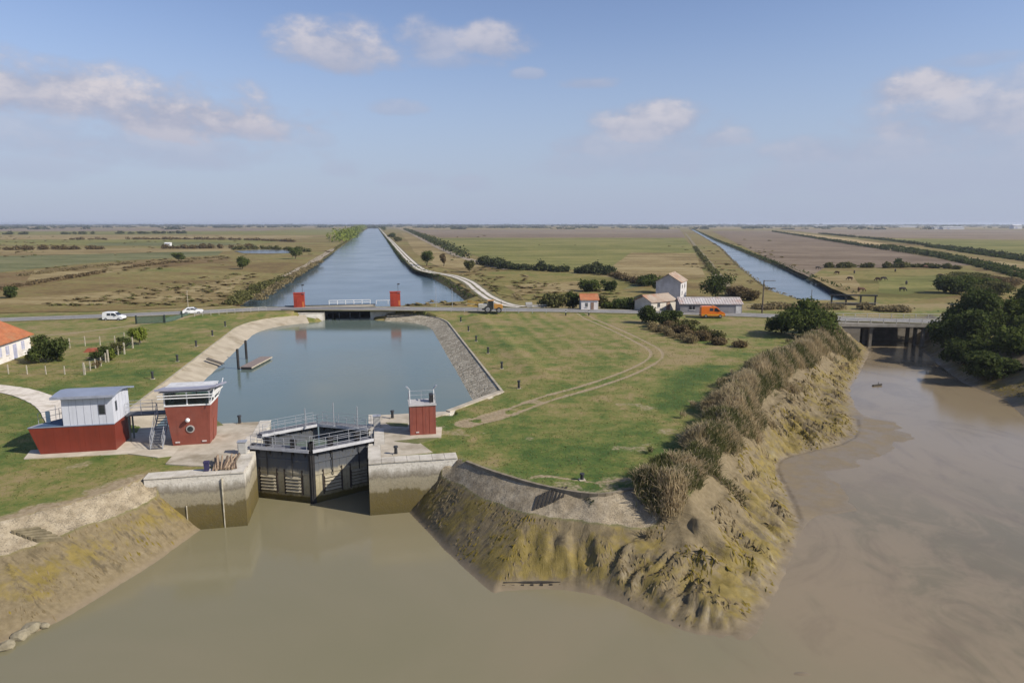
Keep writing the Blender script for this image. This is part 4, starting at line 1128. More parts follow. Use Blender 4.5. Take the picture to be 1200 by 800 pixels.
# ------------------------------------------------------------------ lock keeper's tower
o = at(203, 523)
tower = thing('control_tower', 'red lock control tower with porthole, ribbon windows and curved roof', 'tower', (o[0], o[1], 0.07), LA)
def tower_body():
    W_, D_ = 3.15, 2.75
    b = [(0, 0, 0), (W_, 0, 0), (W_, D_, 0), (0, D_, 0)]
    zt = 3.75
    f = .34
    tq = [(-f, -f, zt), (W_ + f, -f, zt), (W_ + f, D_ + f, zt), (-f, D_ + f, zt)]
    MB().hull8(b, tq).build('wall', REDW, tower)
    # sill, posts, head, glazing
    g = f - .02
    MB().box(-f - .05, W_ + f + .05, -f - .05, D_ + f + .05, zt + .003, zt + .13).build('sill', WHITEP, tower)
    zr = 5.12
    for x in (-g, W_ / 2, W_ + g):
        for y in (-g, D_ + g):
            MB().box(x - .06, x + .06, y - .06, y + .06, zt + .131, zr).build('window_post', WHITEP, tower)
    for y in (D_ / 2,):
        for x in (-g, W_ + g):
            MB().box(x - .06, x + .06, y - .06, y + .06, zt + .131, zr).build('window_post', WHITEP, tower)
    Ngl = NT('window_glass')
    gl = Ngl.n('ShaderNodeBsdfGlass'); gl.inputs['Roughness'].default_value = 0.0; gl.inputs['IOR'].default_value = 1.02; gl.inputs['Color'].default_value = (.75, .82, .80, 1)
    tr = Ngl.n('ShaderNodeBsdfTransparent'); tr.inputs[0].default_value = (.62, .70, .66, 1)
    gs = Ngl.n('ShaderNodeBsdfGlossy'); gs.inputs['Roughness'].default_value = 0.03
    fr = Ngl.n('ShaderNodeFresnel'); fr.inputs[0].default_value = 1.5
    mx = Ngl.n('ShaderNodeMixShader'); Ngl.put(mx.inputs[0], fr.outputs[0]); Ngl.t.links.new(tr.outputs[0], mx.inputs[1]); Ngl.t.links.new(gs.outputs[0], mx.inputs[2])
    Ngl.t.links.new(mx.outputs[0], Ngl.out.inputs['Surface'])
    for (x0, x1) in ((-g + .06, W_ / 2 - .06), (W_ / 2 + .06, W_ + g - .06)):
        MB().box(x0, x1, -g - .01, -g + .01, zt + .131, zr).build('pane', Ngl.mat, tower)
        MB().box(x0, x1, D_ + g - .01, D_ + g + .01, zt + .131, zr).build('pane', Ngl.mat, tower)
    for (y0, y1) in ((-g + .06, D_ / 2 - .06), (D_ / 2 + .06, D_ + g - .06)):
        MB().box(W_ + g - .01, W_ + g + .01, y0, y1, zt + .131, zr).build('pane', Ngl.mat, tower)
        MB().box(-g - .01, -g + .01, y0, y1, zt + .131, zr).build('pane', Ngl.mat, tower)
    # sun louvres outside the glass
    for z in (4.55, 4.80):
        for (x0, x1, y0, y1) in ((-f - .45, W_ + f + .45, -f - .42, -f - .24), (W_ + f + .24, W_ + f + .42, -f - .23, D_ + f + .3)):
            MB().box(x0, x1, y0, y1, z, z + .06).build('sun_louvre', WHITEP, tower)
    for x in (-f - .36, W_ / 2, W_ + f + .33):
        MB().box(x - .03, x + .03, -f - .33, -f + .02, 4.50, 4.54).build('louvre_arm', WHITEP, tower)
    # curved roof with lifted right end
    prof = [(-f - .55, zr + .36), (W_ * .35, zr + .36), (W_ * .75, zr + .37), (W_ + f + .05, zr + .40), (W_ + f + .35, zr + .50), (W_ + f + .75, zr + .56)]
    n = len(prof); ya, yb = -f - .6, D_ + f + .35
    V = [(x, y, z + dz_ - th) for (y, dz_) in ((ya, 0.0), (yb, -.62)) for th in (0, .17) for (x, z) in prof]
    F = []
    for i in range(n - 1):
        F += [(i, i + 1, 2 * n + i + 1, 2 * n + i), (n + i, 3 * n + i, 3 * n + i + 1, n + i + 1), (i, n + i, n + i + 1, i + 1), (2 * n + i, 2 * n + i + 1, 3 * n + i + 1, 3 * n + i)]
    F += [(0, 2 * n, 3 * n, n), (n - 1, 2 * n - 1, 4 * n - 1, 3 * n - 1)]
    MB().add(V, F).build('roof', mat('lilac_grey_roof', (0.30, 0.30, 0.365), (0.26, 0.26, 0.32), 1, 0.45, 0.06, spec=0.4), tower)
    MB().box(-f - .3, W_ + f + .1, -f - .4, D_ + f + .2, zr + .001, zr + .045).build('ceiling', mat('white_soffit', (0.6, 0.6, 0.6), None, 2), tower)
    MB().bar((W_ + f + .1, -f - .35, zt + .2), (W_ + f + .55, -f - .35, zr + .36), .05, 5).build('roof_strut', WHITEP, tower)
    MB().bar((W_ + f + .1, D_ + f - .1, zt + .2), (W_ + f + .55, D_ + f - .1, zr + .36), .05, 5).build('roof_strut', WHITEP, tower)
    # desk and chair-back seen through the glass
    MB().box(.3, W_ - .3, .4, 1.0, zt + .14, zt + .6).build('desk', mat('desk_wood', (0.10, 0.08, 0.06), None, 3), tower)
    # porthole, lamp, vents
    def onface(x, z): return (x, -f * z / zt)
    x, y = onface(1.62, 1.55)
    pr = MB().disc((x, y - .02, 1.55), (0, 1, .09), .36, .10, 20).build('porthole', mat('porthole_ring', (0.50, 0.48, 0.46), None, 3, 0.4, metallic=.3), tower)
    MB().disc((x, y - .04, 1.55), (0, 1, .09), .25, .12, 20).build('pane', GLASS, pr)
    x, y = onface(1.52, 2.45)
    lp = MB().ball((x, y - .24, 2.45), .20, 14, 8).build('lamp_globe', WHITEP, tower, smooth=True)
    MB().bar((x, y + .05, 2.45), (x, y - .12, 2.45), .07, 8).build('lamp_bracket', WHITEP, lp)
    for vx in (.42, 2.70):
        x, y = onface(vx, .32)
        MB().box(x - .19, x + .19, y - .05, y + .01, .25, .38).build('vent', mat('pale_vent', (0.55, 0.46, 0.43), None, 3), tower)
    MB().add([(W_ + .005 + f * .05, 1.2, .02), (W_ + .005 + f * .05, 2.0, .02), (W_ + .01 + f * 2.1 / zt, 2.0, 2.1), (W_ + .01 + f * 2.1 / zt, 1.2, 2.1), (W_ + .04 + f * .05, 1.2, .02), (W_ + .04 + f * .05, 2.0, .02), (W_ + .045 + f * 2.1 / zt, 2.0, 2.1), (W_ + .045 + f * 2.1 / zt, 1.2, 2.1)],
             [(0, 3, 2, 1), (4, 5, 6, 7), (0, 1, 5, 4), (1, 2, 6, 5), (2, 3, 7, 6), (3, 0, 4, 7)]).build('door', REDW, tower)
tower_body()
# footbridge between the ship and the tower, with a stair
tl = Vector((tower.location.x, tower.location.y))
sh = Vector((ship.location.x, ship.location.y))
fb = thing('footbridge', 'grey steel footbridge with stair between the ship building and the red tower', 'footbridge', (ship.location.x, ship.location.y, 0.07), LA)
def footbridge():
    def loc(p):
        d = Vector(p) - sh
        return (d.x * CA + d.y * SA, -d.x * SA + d.y * CA)
    tx, ty = loc(tl)                                                   # tower's front left foot in this frame
    z = 2.55
    x0, x1 = 6.3, tx - .42
    y0, y1 = 2.3, 3.5
    MB().box(x0, x1, y0, y1, z - .14, z).build('deck', mat('dark_deck', (0.10, 0.105, 0.12), (0.07, 0.075, 0.085), 3, 0.7), fb)
    railing(fb, [(x0, y1 - .04, z), (x1, y1 - .04, z)], 1.05, STEEL, 1.1, 3, .02)
    railing(fb, [(x0, y0 + .04, z), (x1 - 1.35, y0 + .04, z)], 1.05, STEEL, 1.1, 3, .02)
    for x in (x0 + .2, x1 - .25):
        for y in (y0 + .12, y1 - .12):
            MB().box(x - .06, x + .06, y - .06, y + .06, -0.07, z - .141).build('column', mat('green_grey_post', (0.10, 0.13, 0.13), None, 3), fb)
    # stair towards the river
    xs = (x1 - 1.25, x1 - .25)
    n = 13
    run = 2.9
    for k in range(n):
        yy = y0 - run * (k + 1) / n; zz = z - z * (k + 1) / (n + 0.5)
        MB().box(xs[0], xs[1], yy, yy + run / n * .9, zz - .03, zz + .01).build('tread', mat('stair_tread', (0.14, 0.14, 0.15), None, 3), fb)
    for x in xs:
        MB().add([(x - .03, y0, z - .25), (x + .03, y0, z - .25), (x + .03, y0 - run, -.05), (x - .03, y0 - run, -.05), (x - .03, y0, z), (x + .03, y0, z), (x + .03, y0 - run, .18), (x - .03, y0 - run, .18)],
                 [(0, 3, 2, 1), (4, 5, 6, 7), (0, 1, 5, 4), (1, 2, 6, 5), (2, 3, 7, 6), (3, 0, 4, 7)]).build('stringer', STEEL, fb)
        for h in (.5, 1.0):
            MB().bar((x, y0, z + h), (x, y0 - run, .1 + h), .025, 5).build('handrail', STEEL, fb)
        for k in range(5):
            q = k / 4
            MB().bar((x, y0 - run * q, z - (z - .1) * q), (x, y0 - run * q, z - (z - .1) * q + 1.0), .025, 5).build('rail_post', STEEL, fb)
footbridge()

# ------------------------------------------------------------------ red cabin on the right quay
def red_cabin(name, label, loc, rot, W_, D_, H_, lights=True):
    t = thing(name, label, 'cabin', loc, rot)
    MB().box(0, W_, 0, D_, 0, H_).build('wall', REDW, t)
    for k in range(1, 4):
        MB().box(W_ * k / 4 - .012, W_ * k / 4 + .012, -.016, -.002, .05, H_ - .05).build('board_joint', mat('red_seam', (0.17, 0.028, 0.014), None, 2), t)
    MB().box(-.08, W_ + .08, -.08, D_ + .08, H_ + .002, H_ + .12).build('roof', mat('pale_roof_slab', (0.45, 0.43, 0.41), (0.36, 0.34, 0.33), 2), t)
    MB().box(W_ * .22, W_ * .34, -.05, -.004, .22, .34).build('vent', mat('pale_vent', (0.55, 0.46, 0.43), None, 3), t)
    d = MB().box(W_ + .003, W_ + .04, D_ * .3, D_ * .7, 0.02, 2.05).build('door', REDW, t)
    MB().box(W_ + .042, W_ + .09, D_ * .35, D_ * .39, 1.0, 1.06).build('handle', STEEL, d)
    z = H_ + .12
    railing(t, [(0.0, D_, z), (0.0, 0, z)], .85, STEEL, 1.1, 2, .022); railing(t, [(W_, 0, z), (W_, D_, z), (0, D_, z)], .85, STEEL, 1.1, 2, .022)
    if lights:
        for sx, x in ((-1, 0.06), (1, W_ - .1)):
            MB().bar((x, D_ * .4, z), (x, D_ * .4, z + 1.35), .04, 6).build('lamp_mast', WHITEP, t)
            MB().add([(x - .05, D_ * .4 - .2, z + 1.3), (x + .05, D_ * .4 - .2, z + 1.3), (x + .05, D_ * .4 + .2, z + 1.3), (x - .05, D_ * .4 + .2, z + 1.3),
                      (x + sx * .28 - .07, D_ * .4 - .22, z + 1.62), (x + sx * .28 + .07, D_ * .4 - .22, z + 1.62), (x + sx * .28 + .07, D_ * .4 + .22, z + 1.62), (x + sx * .28 - .07, D_ * .4 + .22, z + 1.62)],
                     [(0, 3, 2, 1), (4, 5, 6, 7), (0, 1, 5, 4), (1, 2, 6, 5), (2, 3, 7, 6), (3, 0, 4, 7)]).build('floodlight', STEEL, t)
        MB().box(W_ - .5, W_ - .15, D_ * .3, D_ * .7, z, z + .75).build('roof_cabinet', DARK, t)
    return t
o = at(481, 511)
slab('cabin_plinth', [(476, 514), (517, 513), (518, 501), (479, 502)], -0.3, 0.08, PAVE2, 'px')
red_cabin('red_cabin', 'small red cabin with roof railing and floodlights on the right quay', (o[0], o[1], 0.08), LA, 2.45, 2.1, 2.85)

# ------------------------------------------------------------------ upstream head and road bridge
ABUT = mat('whitewashed_concrete', (0.74, 0.70, 0.62), (0.62, 0.58, 0.50), 0.8, 0.9, 0.3, dirt=(0.28, 0.24, 0.17))
for sg, lab in ((-1, 'whitewashed left abutment of the road bridge over the lock'), (1, 'whitewashed right abutment of the road bridge over the lock')):
    t = in_lock('abutment', lab, 'abutment', 0, 99.5)
    a, b = (5.0, 12.0) if sg > 0 else (-12.0, -5.0)
    MB().box(a, b, 0.0, 1.6, -5, 0.42).build('front_wall', ABUT, t)
    a2, b2 = (5.0, 6.8) if sg > 0 else (-6.8, -5.0)
    MB().box(a2, b2, 1.62, 13.6, -5, 0.0).build('head_wall', ABUT, t)
    MB().box(a, b, -.08, 1.7, 0.421, .53).build('coping', COPE, t)
br = in_lock('road_bridge', 'low road bridge with dark girder between the two small red boxes', 'bridge', 0, 102.3)
def road_bridge():
    z = 0.97
    MB().box(-14.5, 6.2, 0.0, 0.35, 0.06, z + .16).build('girder', mat('blue_black_girder', (0.045, 0.05, 0.06), (0.07, 0.075, 0.08), 1.0, 0.6), br)
    MB().box(-14.5, 6.2, 6.9, 7.25, 0.06, z + .16).build('girder', MATS['blue_black_girder'], br)
    MB().box(-14.5, 6.2, 0.36, 6.89, .45, z - .02).build('deck_slab', PAVE, br)
    for k in range(14):
        x = -14.2 + k * 1.55
        MB().box(x - .05, x + .05, -.10, -.002, .10, z + .1).build('stiffener', MATS['blue_black_girder'], br)
    MB().box(6.3, 14.0, -.3, 0.3, -.4, z + .10).build('parapet_wall', mat('grey_parapet', (0.30, 0.285, 0.25), (0.22, 0.21, 0.185), 1.2, .9, .3), br)
    railing(br, [(-4.5, 7.1, z + .16), (5.0, 7.1, z + .16)], 1.0, WHITEP, 1.9, 2, .06)
    railing(br, [(6.4, 7.4, z), (12, 7.4, z)], .9, WHITEP, 2.8, 1, .06)
    MB().box(-3.6, -3.1, 1.0, 6.0, -2.4, .44).build('pier', DARK, br)
    for x in (-2.0, .4, 2.6):
        MB().box(x - .12, x + .12, 1.4, 1.7, -2.4, .44).build('pile', mat('grey_pile', (0.25, 0.26, 0.28), None, 2), br)
    MB().box(-4.9, 5.0, 5.2, 5.6, -2.4, -.3).build('sluice_beam', DARK, br)
road_bridge()
for px, lab in ((344.5, 'tall red control box at the left end of the road bridge'), (457.5, 'tall red control box at the right end of the road bridge')):
    p = at(px, 360.5 if px < 400 else 358.8, 1.0)
    t = thing('control_box', lab, 'control box', (p[0], p[1], 1.0), LA)
    slab('box_plinth', [(px - 3, 362), (px + 16, 362), (px + 16, 356), (px - 3, 356)], -0.5, 0.96, PAVE, 'px') if False else None
    REDB = mat('bright_red_panel', (0.34, 0.048, 0.025), (0.27, 0.038, 0.020), 1.5, 0.5, 0.1)
    MB().box(0, 1.7, 0, 1.7, -.6, 3.2).build('body', REDB, t)
    MB().box(1.703, 2.35, 0.2, 1.5, -.6, 3.0).build('side_cabinet', REDB, t)
    MB().box(1.85, 2.25, 0.15, 0.197, 0.05, 1.3).build('panel_door', mat('orange_panel', (0.55, 0.17, 0.05), None, 2), t)
    MB().box(-.08, 2.42, -.08, 1.78, 3.202, 3.34).build('roof', mat('red_roof', (0.36, 0.05, 0.03), None, 2), t)
    MB().box(0.15, 0.75, -.03, -.002, .1, 2.0).build('door', mat('dark_red_door', (0.28, 0.035, 0.02), None, 2), t)
    MB().bar((1.9, 1.4, 3.3), (1.9, 1.4, 4.9), .04, 5).build('mast', DARK, t)
    MB().box(1.75, 2.3, 1.2, 1.5, 4.9, 5.15).build('camera', DARK, t)
# ------------------------------------------------------------------ houses
ROOFT = mat('clay_tiles', (0.42, 0.165, 0.075), (0.33, 0.12, 0.055), 1.2, 0.9, 0.5, dirt=(0.30, 0.17, 0.09), bscale=5, bdist=0.05)
PLAST = mat('white_render', (0.74, 0.70, 0.66), (0.64, 0.60, 0.56), 0.8, 0.9, 0.2, dirt=(0.50, 0.46, 0.41))
SHUT = mat('lilac_shutter', (0.42, 0.43, 0.55), None, 2, .7)
def gable_house(name, label, loc, rot, L, W_, H_, ridge, wallm, roofm, over=0.35, openings=(), tiles=False, cat='house'):
    """local x along the ridge, y across; front wall at y=0"""
    t = thing(name, label, cat, loc, rot)
    MB().prism([(0, -.3), (W_, -.3), (W_, H_), (W_ / 2, ridge - .12), (0, H_)], 'x', 0, L).build('wall', wallm, t)
    sl = (ridge - H_) / (W_ / 2)
    for sd in (0, 1):
        y0, y1 = (-over, W_ / 2) if sd == 0 else (W_ + over, W_ / 2)
        z0 = H_ - over * sl
        rf = MB().hull8([(-over, y0, z0), (L + over, y0, z0), (L + over, y1, ridge), (-over, y1, ridge)], [(-over, y0, z0 + .14), (L + over, y0, z0 + .14), (L + over, y1, ridge + .14), (-over, y1, ridge + .14)]).build('roof', roofm, t)
        if tiles and sd == 0:
            n = int(L / .55)
            for k in range(n):
                x = -over + (L + 2 * over) * (k + .5) / n
                MB().bar((x, y0, z0 + .15), (x, y1, ridge + .15), .07, 6).build('tile_course', roofm, rf)
    MB().bar((-over, W_ / 2, ridge + .16), (L + over, W_ / 2, ridge + .16), .12, 6).build('ridge_tile', roofm, t)
    for (kind, x0, x1, z0, z1, m) in openings:
        w_ = MB().box(x0, x1, -.06, -.004, z0, z1).build(kind, m, t)
        if kind == 'window':
            MB().box(x0 - .08, x1 + .08, -.12, -.005, z0 - .10, z0 - .003).build('sill', PLAST, w_)
            MB().box((x0 + x1) / 2 - .02, (x0 + x1) / 2 + .02, -.075, -.061, z0, z1).build('mullion', WHITEP, w_)
    return t
# long white house at the left edge: its front looks over the garden; ridge runs with the lock axis
p = at(37, 413)
hl = gable_house('cottage', 'long white house with clay tile roof at the left edge', (p[0], p[1], 0), LA + math.pi / 2 + math.pi, 22, 8.2, 3.0, 5.0, PLAST, ROOFT, .45,
    [('window', 2.0, 2.9, 1.0, 2.3, SHUT), ('door', 4.4, 5.4, 0.05, 2.2, SHUT), ('window', 6.6, 7.5, 1.0, 2.3, SHUT), ('window', 8.7, 9.5, 1.0, 2.3, SHUT), ('door', 10.8, 11.8, .05, 2.25, mat('brown_door', (0.26, 0.17, 0.12), None, 2)), ('window', 14, 15, 1, 2.3, SHUT)], True)
# local x must run towards the viewer from the far corner, front wall facing the basin: rotate accordingly
hl.rotation_euler = (0, 0, LA - math.pi / 2)
hl.scale = (1, -1, 1)
# small white cottage behind the road
p = at(681, 364, 0.3)
gable_house('cottage', 'tiny white house with orange roof behind the road', (p[0], p[1], .2), 0.02, 3.9, 4.2, 2.6, 3.6, PLAST, ROOFT, .25, [('window', 1.0, 1.5, 1.0, 1.9, GLASS), ('door', 2.2, 2.9, .05, 2.0, MATS['brown_door'])])
# farm group right of the scrub
CREAM = mat('cream_render', (0.56, 0.52, 0.45), (0.46, 0.42, 0.35), .8, .9, .2, dirt=(.42, .36, .27))
PATCHR = mat('patched_tiles', (0.36, 0.30, 0.235), (0.28, 0.21, 0.155), 0.5, .9, .4, dirt=(0.33, 0.15, 0.085))
p = at(763, 366, 0.2)
gable_house('barn', 'low cream barn with patched tile roof behind the scrub', (p[0], p[1], 0.1), 0.62, 8.2, 5.2, 2.4, 3.6, CREAM, PATCHR, .3, [('window', 2, 2.8, 1.1, 2, GLASS), ('door', 5, 6.2, .05, 2.1, MATS['brown_door'])], cat='barn')
TALLM = mat('tall_house_wall', (0.58, 0.56, 0.56), (0.48, 0.46, 0.46), 0.8, .9, .2, dirt=(.36, .34, .33))
p = at(797, 351, 0)
gable_house('farmhouse', 'tall pale farmhouse with gable end beside the dark round tree', (p[0], p[1], 0), 1.15, 9.0, 6.6, 4.6, 6.6, TALLM, PATCHR, .3, [('window', 2, 2.8, 1.0, 2.1, GLASS), ('window', 5.6, 6.4, 2.8, 3.8, GLASS), ('window', 2, 2.8, 2.8, 3.8, GLASS)])
p = at(783, 348, 0)
gable_house('lean_to', 'blue-grey shed against the left side of the tall farmhouse', (p[0], p[1], 0), 0.2, 4.6, 4.6, 2.9, 3.5, mat('blue_grey_wall', (0.25, 0.28, 0.36), (0.20, 0.22, 0.29), 1), mat('dark_sheet', (.16, .16, .18), None, 1), .2, [('door', 1.6, 2.9, .05, 2.3, DARK)], cat='shed')
SHEET = mat('fibre_cement', (0.52, 0.49, 0.47), (0.42, 0.37, 0.34), 0.6, .85, .3, dirt=(0.42, 0.24, 0.17))
p = at(797, 367.5, .2)
gable_house('long_shed', 'long low shed with grey sheet roof behind the orange van', (p[0], p[1], .1), -0.035, 13.6, 5.4, 2.3, 3.3, mat('shed_wall', (0.26, 0.25, 0.25), (0.19, 0.18, 0.18), .7, .9, .2), SHEET, .25, [('door', 12.2, 13.4, .05, 2.1, mat('pale_door', (.62, .6, .56), None, 2)), ('window', 2, 3.2, 1, 1.8, GLASS)], True, cat='shed')
# sheds and halls on the horizon
HALLW = mat('pale_hall', (0.60, 0.60, 0.60), (0.52, 0.52, 0.53), .1, .7, .1)
halls = [(560, 264.0, 70, 9, 'white warehouse on the horizon behind the brown field, widest of its row'), (520, 264.2, 30, 8, 'small pale hall on the horizon just right of the canal end'), (607, 264.0, 26, 8, 'small white hall right of the wide horizon warehouse'), (1100, 268.5, 30, 8, 'white farm hall on the right horizon, left of a pair'), (1113, 268.8, 46, 9, 'broad white farm hall on the right horizon'),
         (1191, 268.2, 20, 16, 'white silo block at the right end of the horizon'), (1060, 266.5, 60, 7, 'long low pale hall on the right horizon'), (960, 265.4, 60, 8, 'pale hall far off above the straw strip'), (437, 263.2, 40, 16, 'pale building closing the far end of the main canal'), (366, 264.6, 36, 7, 'small white hall on the horizon left of the main canal'), (760, 264.4, 44, 8, 'pale hall on the horizon above the second canal')]
for i, (px, py, L_, h_, lab) in enumerate(halls):
    p = at(px, py, 0)
    L_ = L_ * 1.0
    gable_house('hall', lab, (p[0] - L_ / 2, p[1], 0), 0.0, L_ * 1.6, 24, h_ * .8, h_, HALLW, HALLW, 1.0, [('door', L_ * .3, L_ * .3 + 8, .1, h_ * .5, SHUT)], cat='hall')
# little white hide in the left marsh
p = at(193, 288.3, 0)
t = thing('hide', 'small white marsh hut beside the far hedge on the left', 'hut', (p[0], p[1], 0), .1)
MB().box(0, 5, 0, 3.5, 0, 2.4).build('wall', WHITEP, t); MB().prism([(-.3, 2.4), (3.8, 2.4), (1.75, 3.2)], 'x', -.3, 5.3).build('roof', WHITEP, t); MB().box(1.5, 2.5, -.05, -.005, .1, 2).build('door', SHUT, t)

# ------------------------------------------------------------------ right-hand bridge over the river arm
bx = thing('river_bridge', 'grey concrete road bridge over the muddy river arm on the right', 'bridge', (79.5, 138.2, 0), -0.065)
CONC = mat('bridge_concrete', (0.25, 0.225, 0.185), (0.17, 0.15, 0.12), .8, .9, .3, dirt=(.14, .12, .09))
def river_bridge():
    MB().box(-15, 14.5, -3.6, 3.6, -.50, .16).build('deck', CONC, bx)
    MB().box(-15.2, 14.7, -3.85, -3.602, -.30, .30).build('deck_edge', mat('pale_edge', (0.36, 0.33, 0.28), (.26, .235, .19), .9), bx)
    MB().box(-15.2, 14.7, 3.602, 3.85, -.30, .30).build('deck_edge', MATS['pale_edge'], bx)
    for x in (-7.2, 3.0, 11.5):
        for y in (-3.0, 0, 3.0):
            MB().box(x - .28, x + .28, y - .28, y + .28, -7, -.502).build('pier', CONC, bx)
        MB().box(x - .4, x + .4, -3.5, 3.5, -.95, -.503).build('crosshead', CONC, bx)
    MB().box(-16.5, -9.5, -3.7, 3.7, -5, -.51).build('abutment', CONC, bx); MB().box(12.6, 16, -3.7, 3.7, -5, -.51).build('abutment', CONC, bx)
    RAILM = mat('pale_rail', (0.45, 0.43, 0.39), None, 2)
    for y in (-3.7, 3.7):
        railing(bx, [(-15, y, .36), (14.6, y, .36)], 1.0, RAILM, 2.4, 2, .055)
river_bridge()
sl = thing('sluice', 'dark sluice frame across the end of the second canal', 'sluice', at(1000, 357.5, 0), -0.15)
for x in (-5.2, -1.8, 1.6, 5.0):
    MB().box(x - .15, x + .15, -.2, .2, -2.2, 2.3).build('post', DARK, sl)
MB().box(-5.6, 5.4, -.3, .3, 2.302, 2.62).build('cross_beam', DARK, sl)
for k in range(3):
    x = -3.5 + 3.4 * k
    MB().box(x - 1.4, x + 1.4, -.08, .08, -2.2, .5).build('shutter', mat('grey_shutter', (.20, .19, .17), None, 1), sl)
MB().box(-5.8, 5.6, -.55, .55, .55, .65).build('walkway', CONC, sl)
dam = struct(MB().box(60, 98, 143.6, 146.4, -6, -.1).build('headwall', CONC))

# ------------------------------------------------------------------ vegetation
def leaf_cloud(n, lobes, size, seed, flat=0.0, up=0.3, shell=0.55):
    """small leaf-sprays through a crown of lobes (x,y,z,rx,ry,rz); returns V, F"""
    r = np.random.default_rng(seed)
    vol = np.array([l[3] * l[4] * l[5] for l in lobes]) ** 0.75
    idx = r.choice(len(lobes), n, p=vol / vol.sum())
    Lb = np.array(lobes)[idx]
    d = r.normal(size=(n, 3)); d /= np.linalg.norm(d, axis=1)[:, None]
    rad = r.random(n) ** (1 - shell) * (1 + 0.16 * r.normal(size=n))
    C = Lb[:, :3] + d * Lb[:, 3:6] * rad[:, None]
    nrm = d * 0.6 + r.normal(size=(n, 3)) * 0.7 + np.array([0, 0, up])
    nrm /= np.linalg.norm(nrm, axis=1)[:, None]
    a = np.cross(nrm, r.normal(size=(n, 3))); a /= np.linalg.norm(a, axis=1)[:, None] + 1e-9
    b = np.cross(nrm, a)
    s = size * (0.55 + 0.9 * r.random(n))[:, None]
    e = (0.45 + 0.4 * r.random(n))[:, None]
    V = np.stack([C - a * s, C - b * s * e, C + a * s, C + b * s * e], 1).reshape(-1, 3)
    F = np.arange(4 * n).reshape(n, 4)
    return V, F
LEAF = {
 'dark': leaf_mat('dark_foliage', (0.048, 0.068, 0.020), (0.105, 0.125, 0.040), (0.036, 0.052, 0.017), .36), 'mid': leaf_mat('mid_foliage', (0.070, 0.095, 0.024), (0.125, 0.145, 0.042), None, .32),
 'olive': leaf_mat('olive_foliage', (0.095, 0.100, 0.034), (0.160, 0.150, 0.060), None, .32), 'bright': leaf_mat('bright_foliage', (0.15, 0.19, 0.03), (0.24, 0.27, 0.055), None, .32),
 'brown': leaf_mat('brown_bramble', (0.130, 0.095, 0.048), (0.21, 0.158, 0.085), None, .3), 'tan': leaf_mat('tan_growth', (0.20, 0.16, 0.080), (0.30, 0.24, 0.13), None, .35),
 'red': leaf_mat('rust_shrub', (0.125, 0.092, 0.042), (0.19, 0.142, 0.07), None, .3), 'yellow': leaf_mat('yellow_shrub', (0.22, 0.21, 0.03), (0.30, 0.27, 0.05)),
 'far': leaf_mat('far_foliage', (0.060, 0.074, 0.032), (0.105, 0.115, 0.052), None, .3), 'grey': leaf_mat('grey_green', (0.07, 0.082, 0.05), (0.11, 0.12, 0.075)),
}
BARK = mat('bark', (0.11, 0.085, 0.06), (0.06, 0.047, 0.035), 3, .95, .5)
def tree(name, label, base, h, rx, kind, n, seed, group=None, ry=None, bottom=0.12, size=None, cat='tree', lob=9, trunk=True):
    r = random.Random(seed)
    ry = ry or rx
    t = thing(name, label, cat, base, 0, group)
    lobes = []
    for k in range(lob):
        a = r.uniform(0, 6.28); q = math.sqrt(r.random()) * 0.68
        zc = h * (bottom + (1 - bottom) * r.uniform(0.30, 0.82))
        rr = r.uniform(0.28, 0.5)
        fall = math.sqrt(max(0.15, 1 - ((zc / h - 0.5) * 1.5) ** 2))
        lobes.append((math.cos(a) * q * rx * fall, math.sin(a) * q * ry * fall, zc, rx * rr, ry * rr, min(h * 0.26, rx * rr * 1.05, h - zc)))
    lobes.append((0, 0, h * (bottom + (1 - bottom) * .45), rx * .55, ry * .55, h * (1 - bottom) * .38))
    V, F = leaf_cloud(n, lobes, size or max(0.10, 0.055 * h), seed)
    V[:, 2] = np.maximum(V[:, 2], 0.03)
    link_mesh('crown', np_mesh('crown', V, F), LEAF[kind], t)
    if trunk:
        mb = MB()
        top = h * .62
        mb.bar((0, 0, -.2), (0.04 * h, 0.02 * h, top * .5), .035 * h, 8, .024 * h); mb.bar((0.04 * h, 0.02 * h, top * .5), (0, 0, top), .024 * h, 8, .01 * h)
        for k in range(5):
            a = k * 1.256 + r.random(); z = top * r.uniform(.4, .8)
            mb.bar((0.02 * h, 0.01 * h, z), (math.cos(a) * rx * .55, math.sin(a) * ry * .55, z + h * .18), .012 * h, 5, .004 * h)
        mb.build('trunk', BARK, t)
    return t
def bush(name, label, base, h, rx, kind, n, seed, group=None, ry=None, size=None, lob=7, cat='shrub'):
    return tree(name, label, base, h, rx, kind, n, seed, group, ry, 0.0, size, cat, lob, True)
